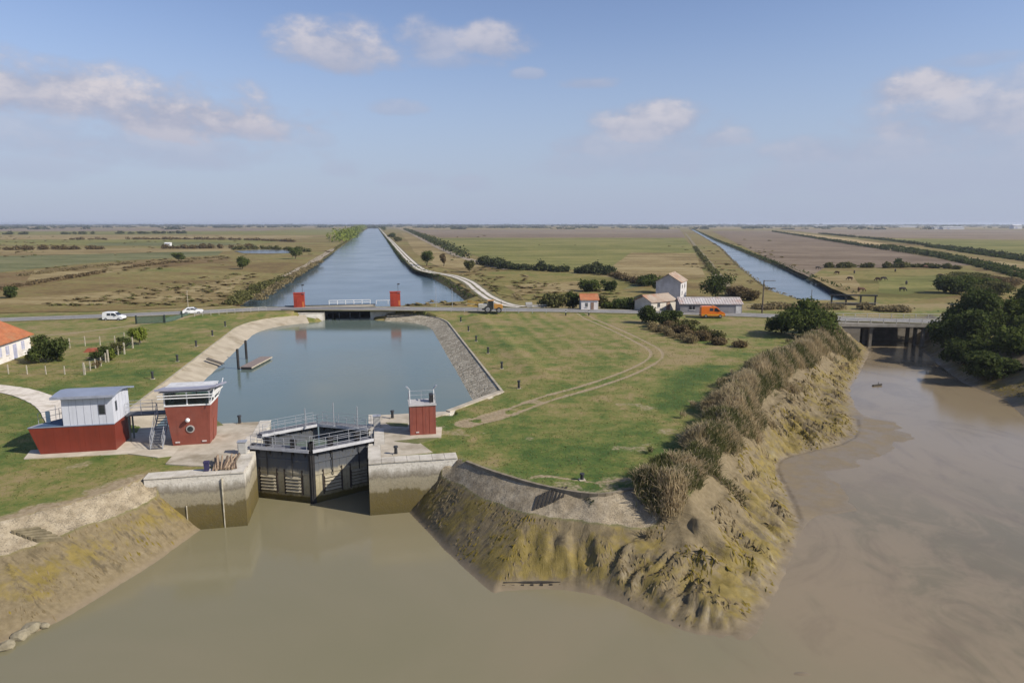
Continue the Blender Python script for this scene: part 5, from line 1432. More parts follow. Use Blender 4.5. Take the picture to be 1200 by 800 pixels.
def row(name, label, line, h, wd, kind, n, seed, size, cat='hedge', z=0.0, gaps=0.0):
    """a hedge or bank growth along a line, one continuous crown"""
    r = random.Random(seed)
    P = [Vector(p[:2]) for p in line]
    seg = [(P[i + 1] - P[i]).length for i in range(len(P) - 1)]
    tot = sum(seg)
    lobes = []
    k = max(4, int(tot / (wd * 0.75)))
    for j in range(k):
        d = tot * (j + r.random()) / k
        i = 0
        while i < len(seg) - 1 and d > seg[i]: d -= seg[i]; i += 1
        p = P[i].lerp(P[i + 1], d / seg[i])
        if gaps and vnoise(np.array([p.x * .02]), np.array([p.y * .02]), seed)[0] < gaps: continue
        hh = h * r.uniform(.55, 1.1); w_ = wd * r.uniform(.35, .6)
        lobes.append((p.x + r.uniform(-.25, .25) * wd, p.y + r.uniform(-.25, .25) * wd, z + hh * .45, w_, w_, hh * .55))
    V, F = leaf_cloud(n, lobes, size, seed)
    o = line[0]
    V = V - np.array([o[0], o[1], 0])
    V[:, 2] = np.maximum(V[:, 2], z + .02)
    ob = link_mesh(name, np_mesh(name, V, F), LEAF[kind], loc=(o[0], o[1], 0))
    return tag(ob, label, cat)
def L2(*pts): return [at2(*p) for p in pts]

# --- near trees and shrubs
def gz(px, py, z=0): return at(px, py, z)
bush('garden_shrub', 'big dark round shrub in front of the left house', gz(58, 424), 4.0, 2.9, 'dark', 5200, 11, size=.16)
bush('garden_shrub', 'yellow-green shrub against the left house wall', gz(35, 424), 1.3, .9, 'yellow', 700, 12, size=.10)
bush('garden_shrub', 'low green shrub right of the big garden shrub', gz(71, 423), .7, .6, 'mid', 300, 13, size=.09)
FS = 'shrubs along the garden fence'
bush('fence_shrub', 'dark shrub behind the garden fence below the red tarp', gz(119, 422), 2.2, 1.7, 'dark', 1800, 14, FS, size=.13)
bush('fence_shrub', 'fresh green shrub in the middle of the garden fence row', gz(131, 422), 1.7, .95, 'bright', 900, 15, FS, size=.11)
bush('fence_shrub', 'brown-green shrub left of the topmost pair in the fence row', gz(138, 415), 2.0, 1.5, 'olive', 1500, 16, FS, size=.13)
bush('fence_shrub', 'dark shrub next below the bright tree by the garden fence', gz(147, 409), 2.0, 1.4, 'dark', 1400, 17, FS, size=.13)
tree('garden_tree', 'small bright yellow-green tree at the top of the garden fence', gz(163, 404), 2.9, 1.75, 'bright', 2400, 18, size=.15, bottom=.25)
bush('fence_shrub', 'thin brown shrub near the white corner post', gz(114, 431), 1.2, .7, 'brown', 400, 19, FS, size=.1)
# scrub between track and road
tree('scrub_tree', 'dark green tree at the upper end of the scrub strip', gz(760, 379), 3.6, 2.6, 'dark', 3400, 21, size=.2, bottom=.05)
bush('scrub_bush', 'dark green bush right of the tree heading the scrub strip', gz(783, 383), 3.3, 2.9, 'dark', 3200, 22, size=.2)
bush('scrub_bush', 'olive bush in the middle of the scrub strip', gz(803, 389), 2.4, 3.0, 'olive', 2600, 23, size=.17)
row('bramble', 'reddish brown bramble thicket along the lower scrub strip', L2((775, 384), (795, 391), (815, 397), (838, 403), (864, 407)), 1.7, 2.7, 'brown', 11000, 24, .15, 'bramble')
row('low_hedge', 'olive low hedge behind the brown bramble thicket', L2((772, 380), (800, 386), (830, 396), (850, 401)), 1.9, 2.4, 'olive', 8000, 26, .16, 'hedge')
row('reed_edge', 'tan dry growth in front of the bramble thicket', L2((765, 386), (790, 395), (815, 403)), 1.5, 2.0, 'tan', 5000, 25, .12, 'bramble')
# trees by the river bridge
tree('bank_tree', 'green tree standing left of the river bridge', gz(942, 395), 7.0, 5.4, 'mid', 9000, 31, size=.24, bottom=.0)
tree('bank_tree', 'smaller dark tree joined to the green tree left of the bridge', gz(915, 391), 4.2, 3.2, 'dark', 3600, 32, size=.22, bottom=.0)
tree('bank_tree', 'low green bush between the reeds and the bridge', gz(965, 390), 4.4, 3.0, 'olive', 3600, 33, size=.2, bottom=.0)
RB = 'trees on the right river bank'
rb = [((86, 126, -.6), 8.6, 5.8, 'dark', 15000, 'tall dark tree overhanging the right end of the river bridge'), ((80, 119, -1.8), 7.5, 5.0, 'dark', 9000, 'dark tree leaning over the water just below the bridge'),
      ((90, 113, -.3), 6.8, 5.6, 'dark', 11000, 'broad dark tree in the middle of the right river bank'), ((81, 108, -1.5), 5.6, 4.4, 'mid', 6500, 'mid green bush at the water edge under the right bank trees'),
      ((94, 124, 0), 6.4, 5.0, 'mid', 8000, 'mid green tree behind the dark bank trees'), ((88, 101, -.5), 5.8, 5.2, 'dark', 9000, 'dark tree nearest the frame edge on the right bank'),
      ((80, 97, -2.2), 4.6, 4.0, 'dark', 5000, 'low dark bush hanging over the mud on the right bank'), ((97, 106, 0), 6.2, 5.4, 'dark', 8000, 'dark tree half cut by the right frame edge'),
      ((84, 91, -1.2), 5.5, 4.4, 'dark', 6000, 'dark bush lowest on the right bank'), ((88, 131, -1.5), 5.0, 3.4, 'olive', 3000, 'olive bush in the shade by the bridge pier'),
      ((76.5, 113, -3.4), 4.6, 4.0, 'dark', 5000, 'dark bush at the waterline between the two leaning bank trees'), ((73.5, 102, -3.6), 4.2, 4.0, 'dark', 5000, 'dark overhanging bush at the waterline in mid right bank'), ((76, 90, -3.2), 4.6, 4.6, 'dark', 5000, 'dark waterside bush near the frame edge'),
      ((78, 82, -2.6), 4.6, 5.0, 'dark', 5500, 'nearest dark waterside bush cut by the right frame edge'), ((95, 95, 0), 7.0, 6.5, 'dark', 7000, 'dark tree behind the nearest waterside bush'), ((80, 125, -2.6), 5.2, 3.6, 'dark', 4500, 'dark bush shading the water beside the bridge')]
for i, (b, h_, r_, k_, n_, lab) in enumerate(rb):
    tree('bank_tree', lab, b, h_, r_, k_, n_, 40 + i, RB, bottom=0.0, size=.26)
p = gz(1196, 375); tree('field_tree', 'dark tree cut by the right frame edge behind the bank', (p[0], p[1], 0), 7.5, 4.6, 'dark', 7000, 52, size=.26, bottom=.03)
for i, (px, py, h_, r_, k_, lab) in enumerate([(1117, 344, 5.0, 6, 'dark', 'dark thicket bush behind the right bank trees, left one'), (1140, 340, 4.6, 7, 'mid', 'green thicket bush behind the right bank trees'), (1165, 345, 3.6, 6.5, 'olive', 'olive thicket bush left of the frame-edge tree'),
        (1150, 358, 3.0, 5, 'olive', 'olive scrub bush beside the road on the far right'), (1130, 330, 3.2, 9, 'olive', 'low olive scrub at the pasture corner'), (1180, 335, 3.0, 8, 'brown', 'brown scrub below the straw strip at right')]):
    bush('thicket_bush', lab, gz(px, py), h_, r_, k_, 4200, 60 + i, 'thicket right of the pasture', size=.34)
bush('pasture_bush', 'lone dark bush standing in the cattle pasture', gz(1051, 312.5), 4.0, 3.2, 'dark', 700, 70, size=.4)
bush('weed_clump', 'small green weed growing on the revetment edge', (at(690, 591, -.7)[0], at(690, 591, -.7)[1], -.9), .75, .45, 'grey', 240, 71, size=.08, cat='weed')
# trees along the left canal and meadow
for i, (px, py, h_, r_, k_, lab) in enumerate([(500, 311.5, 7.2, 4.2, 'mid', 'round green tree right of the white dyke track'), (520, 312, 6.4, 1.8, 'brown', 'thin brown tree between the two round trees by the dyke'), (550, 319, 5.0, 2.9, 'olive', 'round olive tree nearest the road beside the dyke track'),
        (459, 280, 9, 6, 'mid', 'tree on the dyke track far up the canal'), (466, 284, 7, 5, 'olive', 'second tree far up the dyke track'), (450, 271, 13, 10, 'mid', 'farthest tree beside the dyke track'),
        (284, 315.5, 5.6, 3.6, 'mid', 'round green tree in the left meadow near the canal'), (346, 303.5, 7, 5, 'mid', 'green tree on the left canal bank'), (209, 306, 4.5, 4.0, 'mid', 'small round bush in the left meadow'),
        (12, 349.5, 3.2, 2.6, 'dark', 'dark round bush at the left edge of the meadow'), (838, 349, 7.2, 5.2, 'dark', 'large dark round tree right of the tall farmhouse'), (650, 363, 3.9, 3.8, 'olive', 'olive round bush left of the tiny white house'),
        (671, 362.5, 4.4, 1.9, 'dark', 'dark upright conifer beside the tiny white house'), (706, 362, 3.2, 1.6, 'olive', 'small olive bush right of the tiny white house'), (775, 343, 5.2, 5.4, 'mid', 'bushy tree left of the tall farmhouse'), (760, 335, 4.0, 5.0, 'dark', 'dark bush behind the farm on the left'),
        (691, 342, 3.6, 4.2, 'mid', 'green bush in the pasture behind the tiny white house'), (713, 341, 3.4, 3.0, 'dark', 'dark bush right of the pasture bush'), (866, 347, 3.2, 5.0, 'brown', 'brown scrub heap right of the dark round tree'), (880, 352, 2.6, 3.4, 'red', 'rusty scrub by the tall utility pole'),
        (730, 362.5, 2.6, 3.0, 'dark', 'dark garden bush between the tiny house and the barn, left one'), (745, 363, 2.8, 3.2, 'dark', 'dark garden bush next to the cream barn'), (717, 363, 2.2, 2.4, 'mid', 'mid green garden bush right of the tiny house')]):
    far = py < 300
    tree('field_tree' if h_ > 4.2 else 'field_bush', lab, gz(px, py), h_, r_, k_, 1400 if far else 2600, 80 + i, 'trees and bushes of the plain', size=.5 if far else .27, bottom=.0 if h_ < 4.2 or k_ == 'dark' else .14, cat='tree' if h_ > 4.2 else 'bush')
# hedges and bank growth
row('hedge', 'long dark hedge across the field behind the pasture', L2((566, 309), (590, 315), (620, 316.5), (660, 318.5), (690, 320.5), (716, 322)), 4.2, 6.0, 'far', 16000, 110, .45)
row('hedge', 'thin broken hedge from the long hedge towards the farm', L2((716, 323), (735, 329), (750, 334)), 2.4, 3.2, 'brown', 3000, 111, .3)
row('hedge', 'hedge running up beside the dusty farm track', L2((545, 303), (525, 293), (505, 283), (488, 275), (474, 269)), 6.5, 9, 'far', 9000, 112, .8)
row('hedge', 'young poplar belt on the left bank at the far end of the canal', L2((400, 284), (410, 277), (420, 270.5), (427, 267)), 15, 22, 'bright', 9000, 113, 1.3, gaps=.15)
row('hedge', 'dark red-brown hedge across the far left marsh', L2((-80, 294), (0, 293.2), (100, 292.3), (200, 291.4), (262, 291), (300, 290.5)), 3.6, 6.0, 'red', 12000, 114, .55, gaps=.2)
row('hedge', 'dark hedge at the horizon side of the far left marsh', L2((-80, 275), (60, 274.6), (150, 274), (230, 273.6)), 6, 12, 'far', 5000, 115, 1.2, gaps=.25)
row('hedge', 'dark bushes along the brown ditch in the left marsh', L2((255, 306), (200, 308), (140, 316), (100, 323), (60, 329), (0, 340), (-60, 347)), 1.3, 4.0, 'brown', 12000, 116, .3, gaps=.3)
row('hedge', 'tan rushes along the ditch beyond the brown bushes at left', L2((262, 302), (180, 306), (120, 312), (60, 319), (0, 326)), 1.1, 5.0, 'tan', 9000, 137, .3, gaps=.25)
row('hedge', 'thin brown hedge along the far straw field at left', L2((85, 281), (200, 280.6), (290, 281.5), (345, 283.5)), 3.4, 8, 'red', 5000, 117, .8, gaps=.2)
row('hedge', 'dark growth behind the small pond', L2((270, 293.2), (305, 291.8), (345, 293), (362, 295.5)), 3.4, 5, 'olive', 4000, 118, .5)
row('bank_growth', 'dark sedge along the right bank of the main canal', [p for p in offset_line(CAN1_R, -1.4)][3:], 1.9, 2.6, 'dark', 30000, 119, .28, 'sedge', -1.0)
row('bank_growth', 'olive sedge along the left bank of the main canal', [p for p in offset_line(CAN1_L, 1.4)][3:], 1.9, 3.4, 'olive', 26000, 120, .3, 'sedge', -1.0)
row('bank_growth', 'olive tall sedge on the left canal bank behind the white car', L2((268, 357), (285, 350), (305, 338), (330, 328)), 1.8, 5, 'olive', 8000, 121, .28, 'sedge')
row('bank_growth', 'dark sedge line on the right bank of the second canal', [p for p in offset_line(CAN2_R, -1.3)][1:], 2.2, 2.6, 'dark', 16000, 122, .35, 'sedge', -1.0)
row('bank_growth', 'brown sedge on the left bank of the second canal', [p for p in offset_line(CAN2_L, 1.3)][:8], 1.2, 2.0, 'tan', 8000, 123, .3, 'sedge', -1.0)
row('bank_growth', 'dark sedge along the ditch below the straw strip', offset_line(CAN3_L, 2.0), 2.8, 4.0, 'dark', 12000, 124, .5, 'sedge', -.6)
row('bank_growth', 'dark sedge between the straw strip and the right ditch', offset_line(CAN3_R, -2.0), 2.4, 4.0, 'dark', 8000, 125, .5, 'sedge', -.6)
row('bank_growth', 'dark sedge beside the farther right ditch', offset_line(CAN4_L, 2.0), 2.6, 4.5, 'dark', 8000, 126, .6, 'sedge', -.6)
row('bank_growth', 'dark sedge on the far side of the farther right ditch', offset_line(CAN4_R, -2.0), 2.4, 4.5, 'far', 8000, 136, .6, 'sedge', -.6)
row('hedge', 'dark hedge line bordering the straw strip', L2((905, 271.5), (935, 276.2), (1000, 287), (1060, 296), (1122, 305)), 3.4, 5, 'far', 9000, 127, .7, gaps=.1)
row('hedge', 'dark hedge line beyond the straw strip', L2((960, 274), (1040, 282), (1110, 291), (1200, 303), (1280, 318)), 3.2, 5, 'far', 9000, 128, .7, gaps=.15)
row('hedge', 'olive rush belt across the cattle pasture', L2((965, 314), (1000, 313.5), (1040, 314), (1080, 313), (1125, 316)), 2.6, 5, 'olive', 6000, 129, .5)
row('hedge', 'dark growth along the dyke track beside the second canal', L2((838, 322), (826, 306), (814, 290)), 1.8, 3, 'olive', 4000, 130, .4, gaps=.3)
row('hedge', 'dry growth between the river bridge and the pasture', L2((1010, 362), (1040, 364), (1075, 366)), 1.6, 4.5, 'tan', 5000, 131, .25)
row('hedge', 'tall dry growth on the dyke by the utility pole', L2((880, 361), (905, 362), (940, 362), (985, 362)), 1.3, 5.0, 'tan', 6000, 132, .25)
row('bank_growth', 'brown growth on the outer side of the left dyke', L2((300, 352), (325, 336), (352, 320), (374, 307)), 1.2, 4, 'tan', 6000, 133, .28, 'sedge')

# --- rough tussocks and rushes strewn over the plain
def tussocks():
    r = np.random.default_rng(31)
    n = 9000
    px = r.uniform(-40, 1240, n); py = r.uniform(276, 359, n)
    P = np.array([at(a, b) for a, b in zip(px, py)])
    X, Y = P[:, 0], P[:, 1]
    ok = np.ones(n, bool)
    for L_, R_ in ((CAN1_L, CAN1_R), (CAN2_L, CAN2_R), (CAN3_L, CAN3_R), (CAN4_L, CAN4_R)):
        poly = L_[::-1] + R_
        ok &= ~inside(X, Y, poly) & (seg_dist(X, Y, poly + poly[:1]) > 1.5)
    ok &= seg_dist(X, Y, ROAD) > 6
    ok &= seg_dist(X, Y, DYKE) > 3.2
    wild = (px < 300) | ((px > 455) & (px < 590) & (py > 300)) | ((px > 600) & (py > 322) & (px < 900)) | ((px > 800) & (px < 920) & (py > 290))
    ok &= px < 935
    dens = fbm(X * .02, Y * .006, 33, 4)
    ok &= (dens > np.where(wild, .52, .70)) & (r.random(n) < np.where(wild, .6, .25))
    for q in ((-40, 372, 262, 294, 0, 319),): pass
    X, Y, dens = X[ok], Y[ok], dens[ok]
    for k, (kind, lab) in enumerate((('tan', 'pale dry tussock grass strewn over the far meadows'), ('red', 'brown rush clumps strewn over the far meadows'), ('olive', 'olive weeds strewn over the far meadows'))):
        sel = r.integers(0, 3, len(X)) == k
        Vs, Fs = [], []
        base_v, base_f = leaf_cloud(9, [(0, 0, .4, .9, .9, .45)], .38, 90 + k)
        base_v[:, 2] = np.maximum(base_v[:, 2], .02)
        sc = r.uniform(.35, 1.0, sel.sum()) * (1 + Y[sel] / 500); wx = r.uniform(1.0, 2.6, sel.sum())
        V = base_v[None] * np.stack([sc * wx, sc, sc * .5], 1)[:, None, :] + np.stack([X[sel], Y[sel], np.full(sel.sum(), .05)], 1)[:, None, :]
        F = base_f[None] + (np.arange(sel.sum()) * len(base_v))[:, None, None]
        o = link_mesh('tussock_grass', np_mesh('tussock_grass', V.reshape(-1, 3), F.reshape(-1, 4)), LEAF[kind])
        tag(o, lab, 'grass', kind='stuff')
tussocks()
# --- far woods on the horizon, a mass
def far_woods():
    r = np.random.default_rng(5)
    n = 2600
    px = r.uniform(-150, 1350, n); D = r.choice([2600, 3300, 4200, 5200, 6500, 8200, 9800], n, p=[.05, .09, .14, .18, .2, .2, .14]) * r.uniform(.9, 1.1, n)
    keep = fbm(px * .012 + D * .01, D * .002, 3, 3) + np.where(D > 6000, .16, -.02) > .5
    px, D = px[keep], D[keep]
    X = (px - 600) / FPX * D; Y = D
    base = leaf_cloud(26, [(0, 0, .5, .8, .8, .5)], .42, 3)
    Vs, Fs = [], []
    for i in range(len(X)):
        V, F = leaf_cloud(22, [(0, 0, .5, 1, 1, .5), (.9, 0, .35, .8, .8, .4), (-1.1, .2, .4, .9, .8, .42)], .5, 1000 + i)
        s = r.uniform(6, 12) * (1.25 if D[i] > 6000 else .8)
        Vs.append(V * np.array([s * r.uniform(1.2, 3.2), s, s * .95]) + np.array([X[i], Y[i], 0])); Fs.append(F + 4 * 22 * i)
    o = link_mesh('distant_woodland', np_mesh('distant_woodland', np.concatenate(Vs), np.concatenate(Fs)), LEAF['far'])
    tag(o, 'band of far-off woods and hedges along the horizon', 'woodland', kind='stuff')
far_woods()

# --- reed bed along the river arm
def blades(name, label, cat, X, Y, Z, hmin, hmax, wd, lean, m, seed, nb=1, plume=None):
    r = np.random.default_rng(seed)
    n = len(X)
    a = r.uniform(0, 6.283, n); hh = r.uniform(hmin, hmax, n)
    la = r.uniform(0, 6.283, n); le = np.abs(r.normal(0, lean, n)) * hh
    bx_, by_ = np.cos(a) * wd / 2, np.sin(a) * wd / 2
    tx, ty = X + np.cos(la) * le, Y + np.sin(la) * le
    mx_, my_ = X + np.cos(la) * le * .3, Y + np.sin(la) * le * .3
    V = np.stack([np.stack([X - bx_ * .7, Y - by_ * .7, Z], 1), np.stack([X + bx_ * .7, Y + by_ * .7, Z], 1), np.stack([mx_ + bx_, my_ + by_, Z + hh * .6], 1), np.stack([mx_ - bx_, my_ - by_, Z + hh * .6], 1),
                  np.stack([tx + bx_ * .5, ty + by_ * .5, Z + hh], 1), np.stack([tx - bx_ * .5, ty - by_ * .5, Z + hh], 1)], 1).reshape(-1, 3)
    i = np.arange(n)[:, None] * 6
    F = np.concatenate([i + np.array([[0, 1, 2, 3]]), i + np.array([[3, 2, 4, 5]])])
    o = link_mesh(name, np_mesh(name, V, F), m)
    return tag(o, label, cat, kind='stuff')
REEDM = leaf_mat('reed_stems', (0.36, 0.285, 0.165), (0.52, 0.42, 0.265), (0.25, 0.205, 0.10), .5)
REEDG = leaf_mat('green_reeds', (0.095, 0.105, 0.038), (0.15, 0.145, 0.062), (0.08, 0.09, 0.03), .42)
REED_PX = [(742, 580), (768, 560), (795, 530), (820, 495), (858, 455), (905, 421), (962, 396), (1003, 391), (1006, 398), (974, 409), (938, 431), (909, 458), (889, 486), (871, 511), (849, 540), (823, 570), (800, 592), (775, 592)]
def reeds():
    r = np.random.default_rng(9)
    poly = smooth_line([at2(x, y, -.2) for x, y in REED_PX + REED_PX[:1]], 4)
    xs = [p[0] for p in poly]; ys = [p[1] for p in poly]
    n = 760000
    X = r.uniform(min(xs), max(xs), n); Y = r.uniform(min(ys) - 1, max(ys), n)
    d = seg_dist(X, Y, poly); ins = inside(X, Y, poly)
    sd = np.where(ins, d, -d) + 2.8 * (fbm(X * .28, Y * .28, 41, 4) - .5)
    k = ((sd > 0) | ((sd > -2.2) & (vnoise(X * .9, Y * .9, 48) > .86))) & (r.random(n) < np.clip(1.2 - (Y - 48) / 105, .35, 1))
    X, Y, sd = X[k], Y[k], sd[k]
    Z, _ = land(X, Y)
    n = len(X)
    clump = fbm(X * .42, Y * .42, 43, 4)
    Hh = np.clip(.40 + sd * .34, .28, 1.0) * np.clip(2.5 + 3.0 * (clump - .5) + 2.4 * (fbm(X * .16, Y * .16, 49, 2) - .5), .9, 3.9)
    start = r.random(n) ** .55 * Hh * .72
    ln = np.minimum(r.uniform(.55, 1.15, n), Hh * .5 + .1)
    start = np.minimum(start, Hh - ln * .8)
    green = (fbm(X * .5, Y * .5, 47, 3) + r.normal(0, .10, n) - .10 * (start / Hh - .4)) > .575
    for nm, lab, m, sel in (('reed_bed', 'tall brown reed bed along the bank of the river arm', REEDM, ~green), ('reed_bed', 'olive green shoots among the brown reeds on the river bank', REEDG, green)):
        o = blades(nm, lab, 'reeds', X[sel], Y[sel], (Z + np.maximum(start, -.05))[sel], .999, 1.0, .06, .42, m, 21)
        co = np.empty(len(o.data.vertices) * 3, np.float32); o.data.vertices.foreach_get('co', co); co = co.reshape(-1, 6, 3)
        hh = ln[sel][:, None]
        z0 = co[:, 0, 2][:, None]
        co[:, :, 2] = z0 + (co[:, :, 2] - z0) * hh
        o.data.vertices.foreach_set('co', co.ravel()); o.data.update()
reeds()
# --- clods and scraps of weed lying on the soft mud
def clods():
    r = np.random.default_rng(15)
    n = 270000
    X = r.uniform(-42, 75, n); Y = r.uniform(36, 128, n)
    k = r.random(n) < np.clip(1.3 - (Y - 40) / 90, .25, 1)
    X, Y = X[k], Y[k]
    z, A = land(X, Y)
    t = A['drop']
    ok = (A['mud'] > .9) & (t > .22) & (t < .985) & (r.random(len(X)) < np.where(X < -10, .35, np.where(X < 2, .40, .8)) * sstep(1.0, .8, t) * sstep(.38, .62, fbm(X * .5, Y * .5, 16, 4)))
    X, Y, z, t = X[ok], Y[ok], z[ok], t[ok]
    n = len(X)
    e = .12
    zx = land(X + e, Y)[0] - land(X - e, Y)[0]; zy = land(X, Y + e)[0] - land(X, Y - e)[0]
    g = np.stack([-zx, -zy], 1); g /= np.linalg.norm(g, axis=1)[:, None] + 1e-6          # downhill
    p = np.stack([-g[:, 1], g[:, 0]], 1)
    ln = r.uniform(.10, .34, n)[:, None]; wd = r.uniform(.04, .10, n)[:, None]; h = r.uniform(.04, .13, n)
    def pt(a, b, dz):
        xy = np.stack([X, Y], 1) + g * a + p * b
        return np.concatenate([xy, (z + dz)[:, None]], 1)
    sl = np.clip(-np.hypot(zx, zy) / (2 * e), -1.2, 0)[:, None]
    A0 = pt(-ln, 0 * ln, -.03 + (-ln * sl)[:, 0] * 1.0); B0 = pt(ln, 0 * ln, -.03 + (ln * sl)[:, 0]); C0 = pt(0 * ln, wd, -.03); D0 = pt(0 * ln, -wd, -.03); T0 = pt(0 * ln, 0 * ln, h)
    V = np.stack([A0, B0, C0, D0, T0], 1).reshape(-1, 3)
    i = np.arange(n)[:, None] * 5
    F = np.concatenate([i + np.array([[0, 3, 4]]), i + np.array([[3, 1, 4]]), i + np.array([[1, 2, 4]]), i + np.array([[2, 0, 4]])])
    alg = fbm(X * .3, Y * .3, 18, 4) + r.normal(0, .08, n) > .54
    for sel, nm, lab, m in ((~alg, 'mud_clods', 'small wet mud clods strewn over the river banks', leaf_mat('clod_mud', (0.13, 0.10, 0.055), (0.215, 0.168, 0.096), (0.11, 0.085, 0.045), .0)), (alg, 'weed_scraps', 'yellow-green weed scraps lying on the mud banks', leaf_mat('clod_weed', (0.12, 0.092, 0.018), (0.20, 0.150, 0.036), (0.10, 0.08, 0.02), .0))):
        f = F[np.tile(sel, 4)]
        o = link_mesh(nm, np_mesh(nm, V, f), m)
        tag(o, lab, 'mud' if nm == 'mud_clods' else 'weed', kind='stuff')
clods()
# --- grass tufts over the near turf, thicker at the brinks and round slabs
def tufts():
    r = np.random.default_rng(77)
    n = 150000
    X = r.uniform(-75, 62, n); Y = r.uniform(40, 135, n)
    k = np.abs(X) < Y * .80 + 4
    k &= r.random(n) < np.clip(1.5 - (Y - 40) / 70, .10, 1)
    X, Y = X[k], Y[k]
    z, A = land(X, Y)
    s, u = to_lk(X, Y)
    ok = (A['mud'] < .02) & (A['conc'] < .02) & (z > -.35) & (A['dirt'] < .45)
    paved = ((np.abs(s) < 11.9) & (u > -.5) & (u < 15.3)) | ((np.abs(s) < 21.2) & (u > 14) & (u < 100))
    paved &= ~((s > 9.6) & (u > 1.6) & (u < 13 + (s - 12)))
    for poly in ([(26, 539), (150, 533), (185, 537.5), (205, 535), (264, 529), (264, 499), (236, 504), (150, 507), (140, 516), (34, 527)], [(474, 515), (519, 514), (520, 500), (477, 501)]):
        paved |= inside(X, Y, [at2(*p) for p in poly])
    dr = seg_dist(X, Y, ROAD); dd = seg_dist(X, Y, DRIVE)
    ok &= ~paved & (dr > 3.2) & (dd > 1.5)
    ok &= fbm(X * .7, Y * .7, 78, 4) + .25 * A['lush'] > r.uniform(.42, .72, len(X))
    X, Y, z = X[ok], Y[ok], z[ok]
    m = leaf_mat('grass_blades', (0.19, 0.19, 0.065), (0.27, 0.235, 0.11), (0.14, 0.17, 0.05), .5)
    blades('grass', 'short rough grass growing over the banks and meadow', 'grass', X, Y, z - .02, .04, .15, .07, .9, m, 79)
tufts()
# ------------------------------------------------------------------ vehicles
TYRE = mat('tyre_rubber', (0.02, 0.02, 0.02), (0.03, 0.03, 0.03), 5, .9, .2)
RIM = mat('wheel_rim', (0.38, 0.38, 0.39), (0.3, 0.3, 0.31), 5, .4, .1, metallic=.5)
LAMP = mat('lamp_lens', (0.62, 0.62, 0.60), (0.55, 0.55, 0.52), 4, .2, .05, spec=.6)
TAIL = mat('tail_lens', (0.35, 0.02, 0.015), None, 4, .2, .05, spec=.6)
TRIM = mat('black_trim', (0.03, 0.03, 0.032), None, 4, .6, .1)
def wheel(t, x, y, r, wd=.2):
    w_ = MB().disc((x, y, r), (0, 1, 0), r, wd, 18).build('wheel', TYRE, t)
    s = -1 if y < 0 else 1
    MB().disc((x, y + s * (wd / 2 + .005), r), (0, 1, 0), r * .62, .03, 14).build('rim', RIM, w_)
def van(name, label, cat, loc, rot, L, H_, W_, prof, wins, bodym, wheels, wr, front_x, extra=None):
    """side profile prof in x,z; local x forward, y to the left"""
    t = thing(name, label, cat, loc, rot)
    # body: lower hull full width, upper part drawn in
    n = len(prof)
    V = []; hw = W_ / 2
    for sgn in (-1, 1):
        for x, z in prof:
            k = 1.0 - 0.10 * max(0, (z - H_ * .5) / (H_ * .5))
            V.append((x, sgn * hw * k, z))
    MB().add(V, [tuple(range(n)), tuple(range(2 * n - 1, n - 1, -1))] + [(i, n + i, n + (i + 1) % n, (i + 1) % n) for i in range(n)]).build('body', bodym, t, bevel=0.035)
    for (kind, x0, x1, x2, x3, z0, z1) in wins:     # trapezoids on both sides
        for sgn in (-1, 1):
            k0 = 1.0 - 0.10 * max(0, (z0 - H_ * .5) / (H_ * .5)); k1 = 1.0 - 0.10 * max(0, (z1 - H_ * .5) / (H_ * .5))
            y0, y1 = sgn * (hw * k0 + .012), sgn * (hw * k1 + .012)
            q = -sgn * .03
            MB().hull8([(x0, y0, z0), (x1, y0, z0), (x2, y1, z1), (x3, y1, z1)], [(x0, y0 + q, z0), (x1, y0 + q, z0), (x2, y1 + q, z1), (x3, y1 + q, z1)]).build(kind, GLASS, t)
    for x in wheels:
        for y in (-hw + .08, hw - .08): wheel(t, x, y, wr)
    for y in (-hw * .72, hw * .72):
        MB().box(front_x - .06, front_x + .02, y - .16, y + .16, .62, .82).build('headlight', LAMP, t, bevel=.01)
        MB().box(-.02, .03, y * 1.15 - .07, y * 1.15 + .07, .75, 1.2).build('tail_light', TAIL, t)
    MB().box(front_x - .12, front_x + .05, -hw * .95, hw * .95, .28, .5).build('bumper', TRIM, t); MB().box(-.06, .12, -hw * .95, hw * .95, .28, .5).build('bumper', TRIM, t)
    if extra: extra(t)
    return t
CARW = mat('white_car_paint', (0.78, 0.78, 0.77), (0.74, 0.74, 0.73), 2, .25, .02, spec=.5)
ORNG = mat('orange_car_paint', (0.72, 0.17, 0.015), (0.66, 0.15, 0.012), 2, .28, .02, spec=.5)
def wscreen(x0, z0, x1, z1, hw):
    def f(t):
        MB().hull8([(x0 + .02, -hw * .9, z0), (x0 + .02, hw * .9, z0), (x1 + .02, hw * .80, z1), (x1 + .02, -hw * .80, z1)], [(x0 - .03, -hw * .9, z0), (x0 - .03, hw * .9, z0), (x1 - .03, hw * .80, z1), (x1 - .03, -hw * .80, z1)]).build('windscreen', GLASS, t)
        MB().box(x0 - .45, x0 - .2, -hw - .17, -hw - .02, z0 + .05, z0 + .22).build('mirror', TRIM, t); MB().box(x0 - .45, x0 - .2, hw + .02, hw + .17, z0 + .05, z0 + .22).build('mirror', TRIM, t)
    return f
small_prof = [(0.0, .32), (0.0, 1.05), (.10, 1.72), (.35, 1.82), (2.25, 1.82), (2.55, 1.72), (3.25, 1.12), (4.0, .95), (4.14, .75), (4.14, .32)]
p = at(122.5, 375.0, .12)
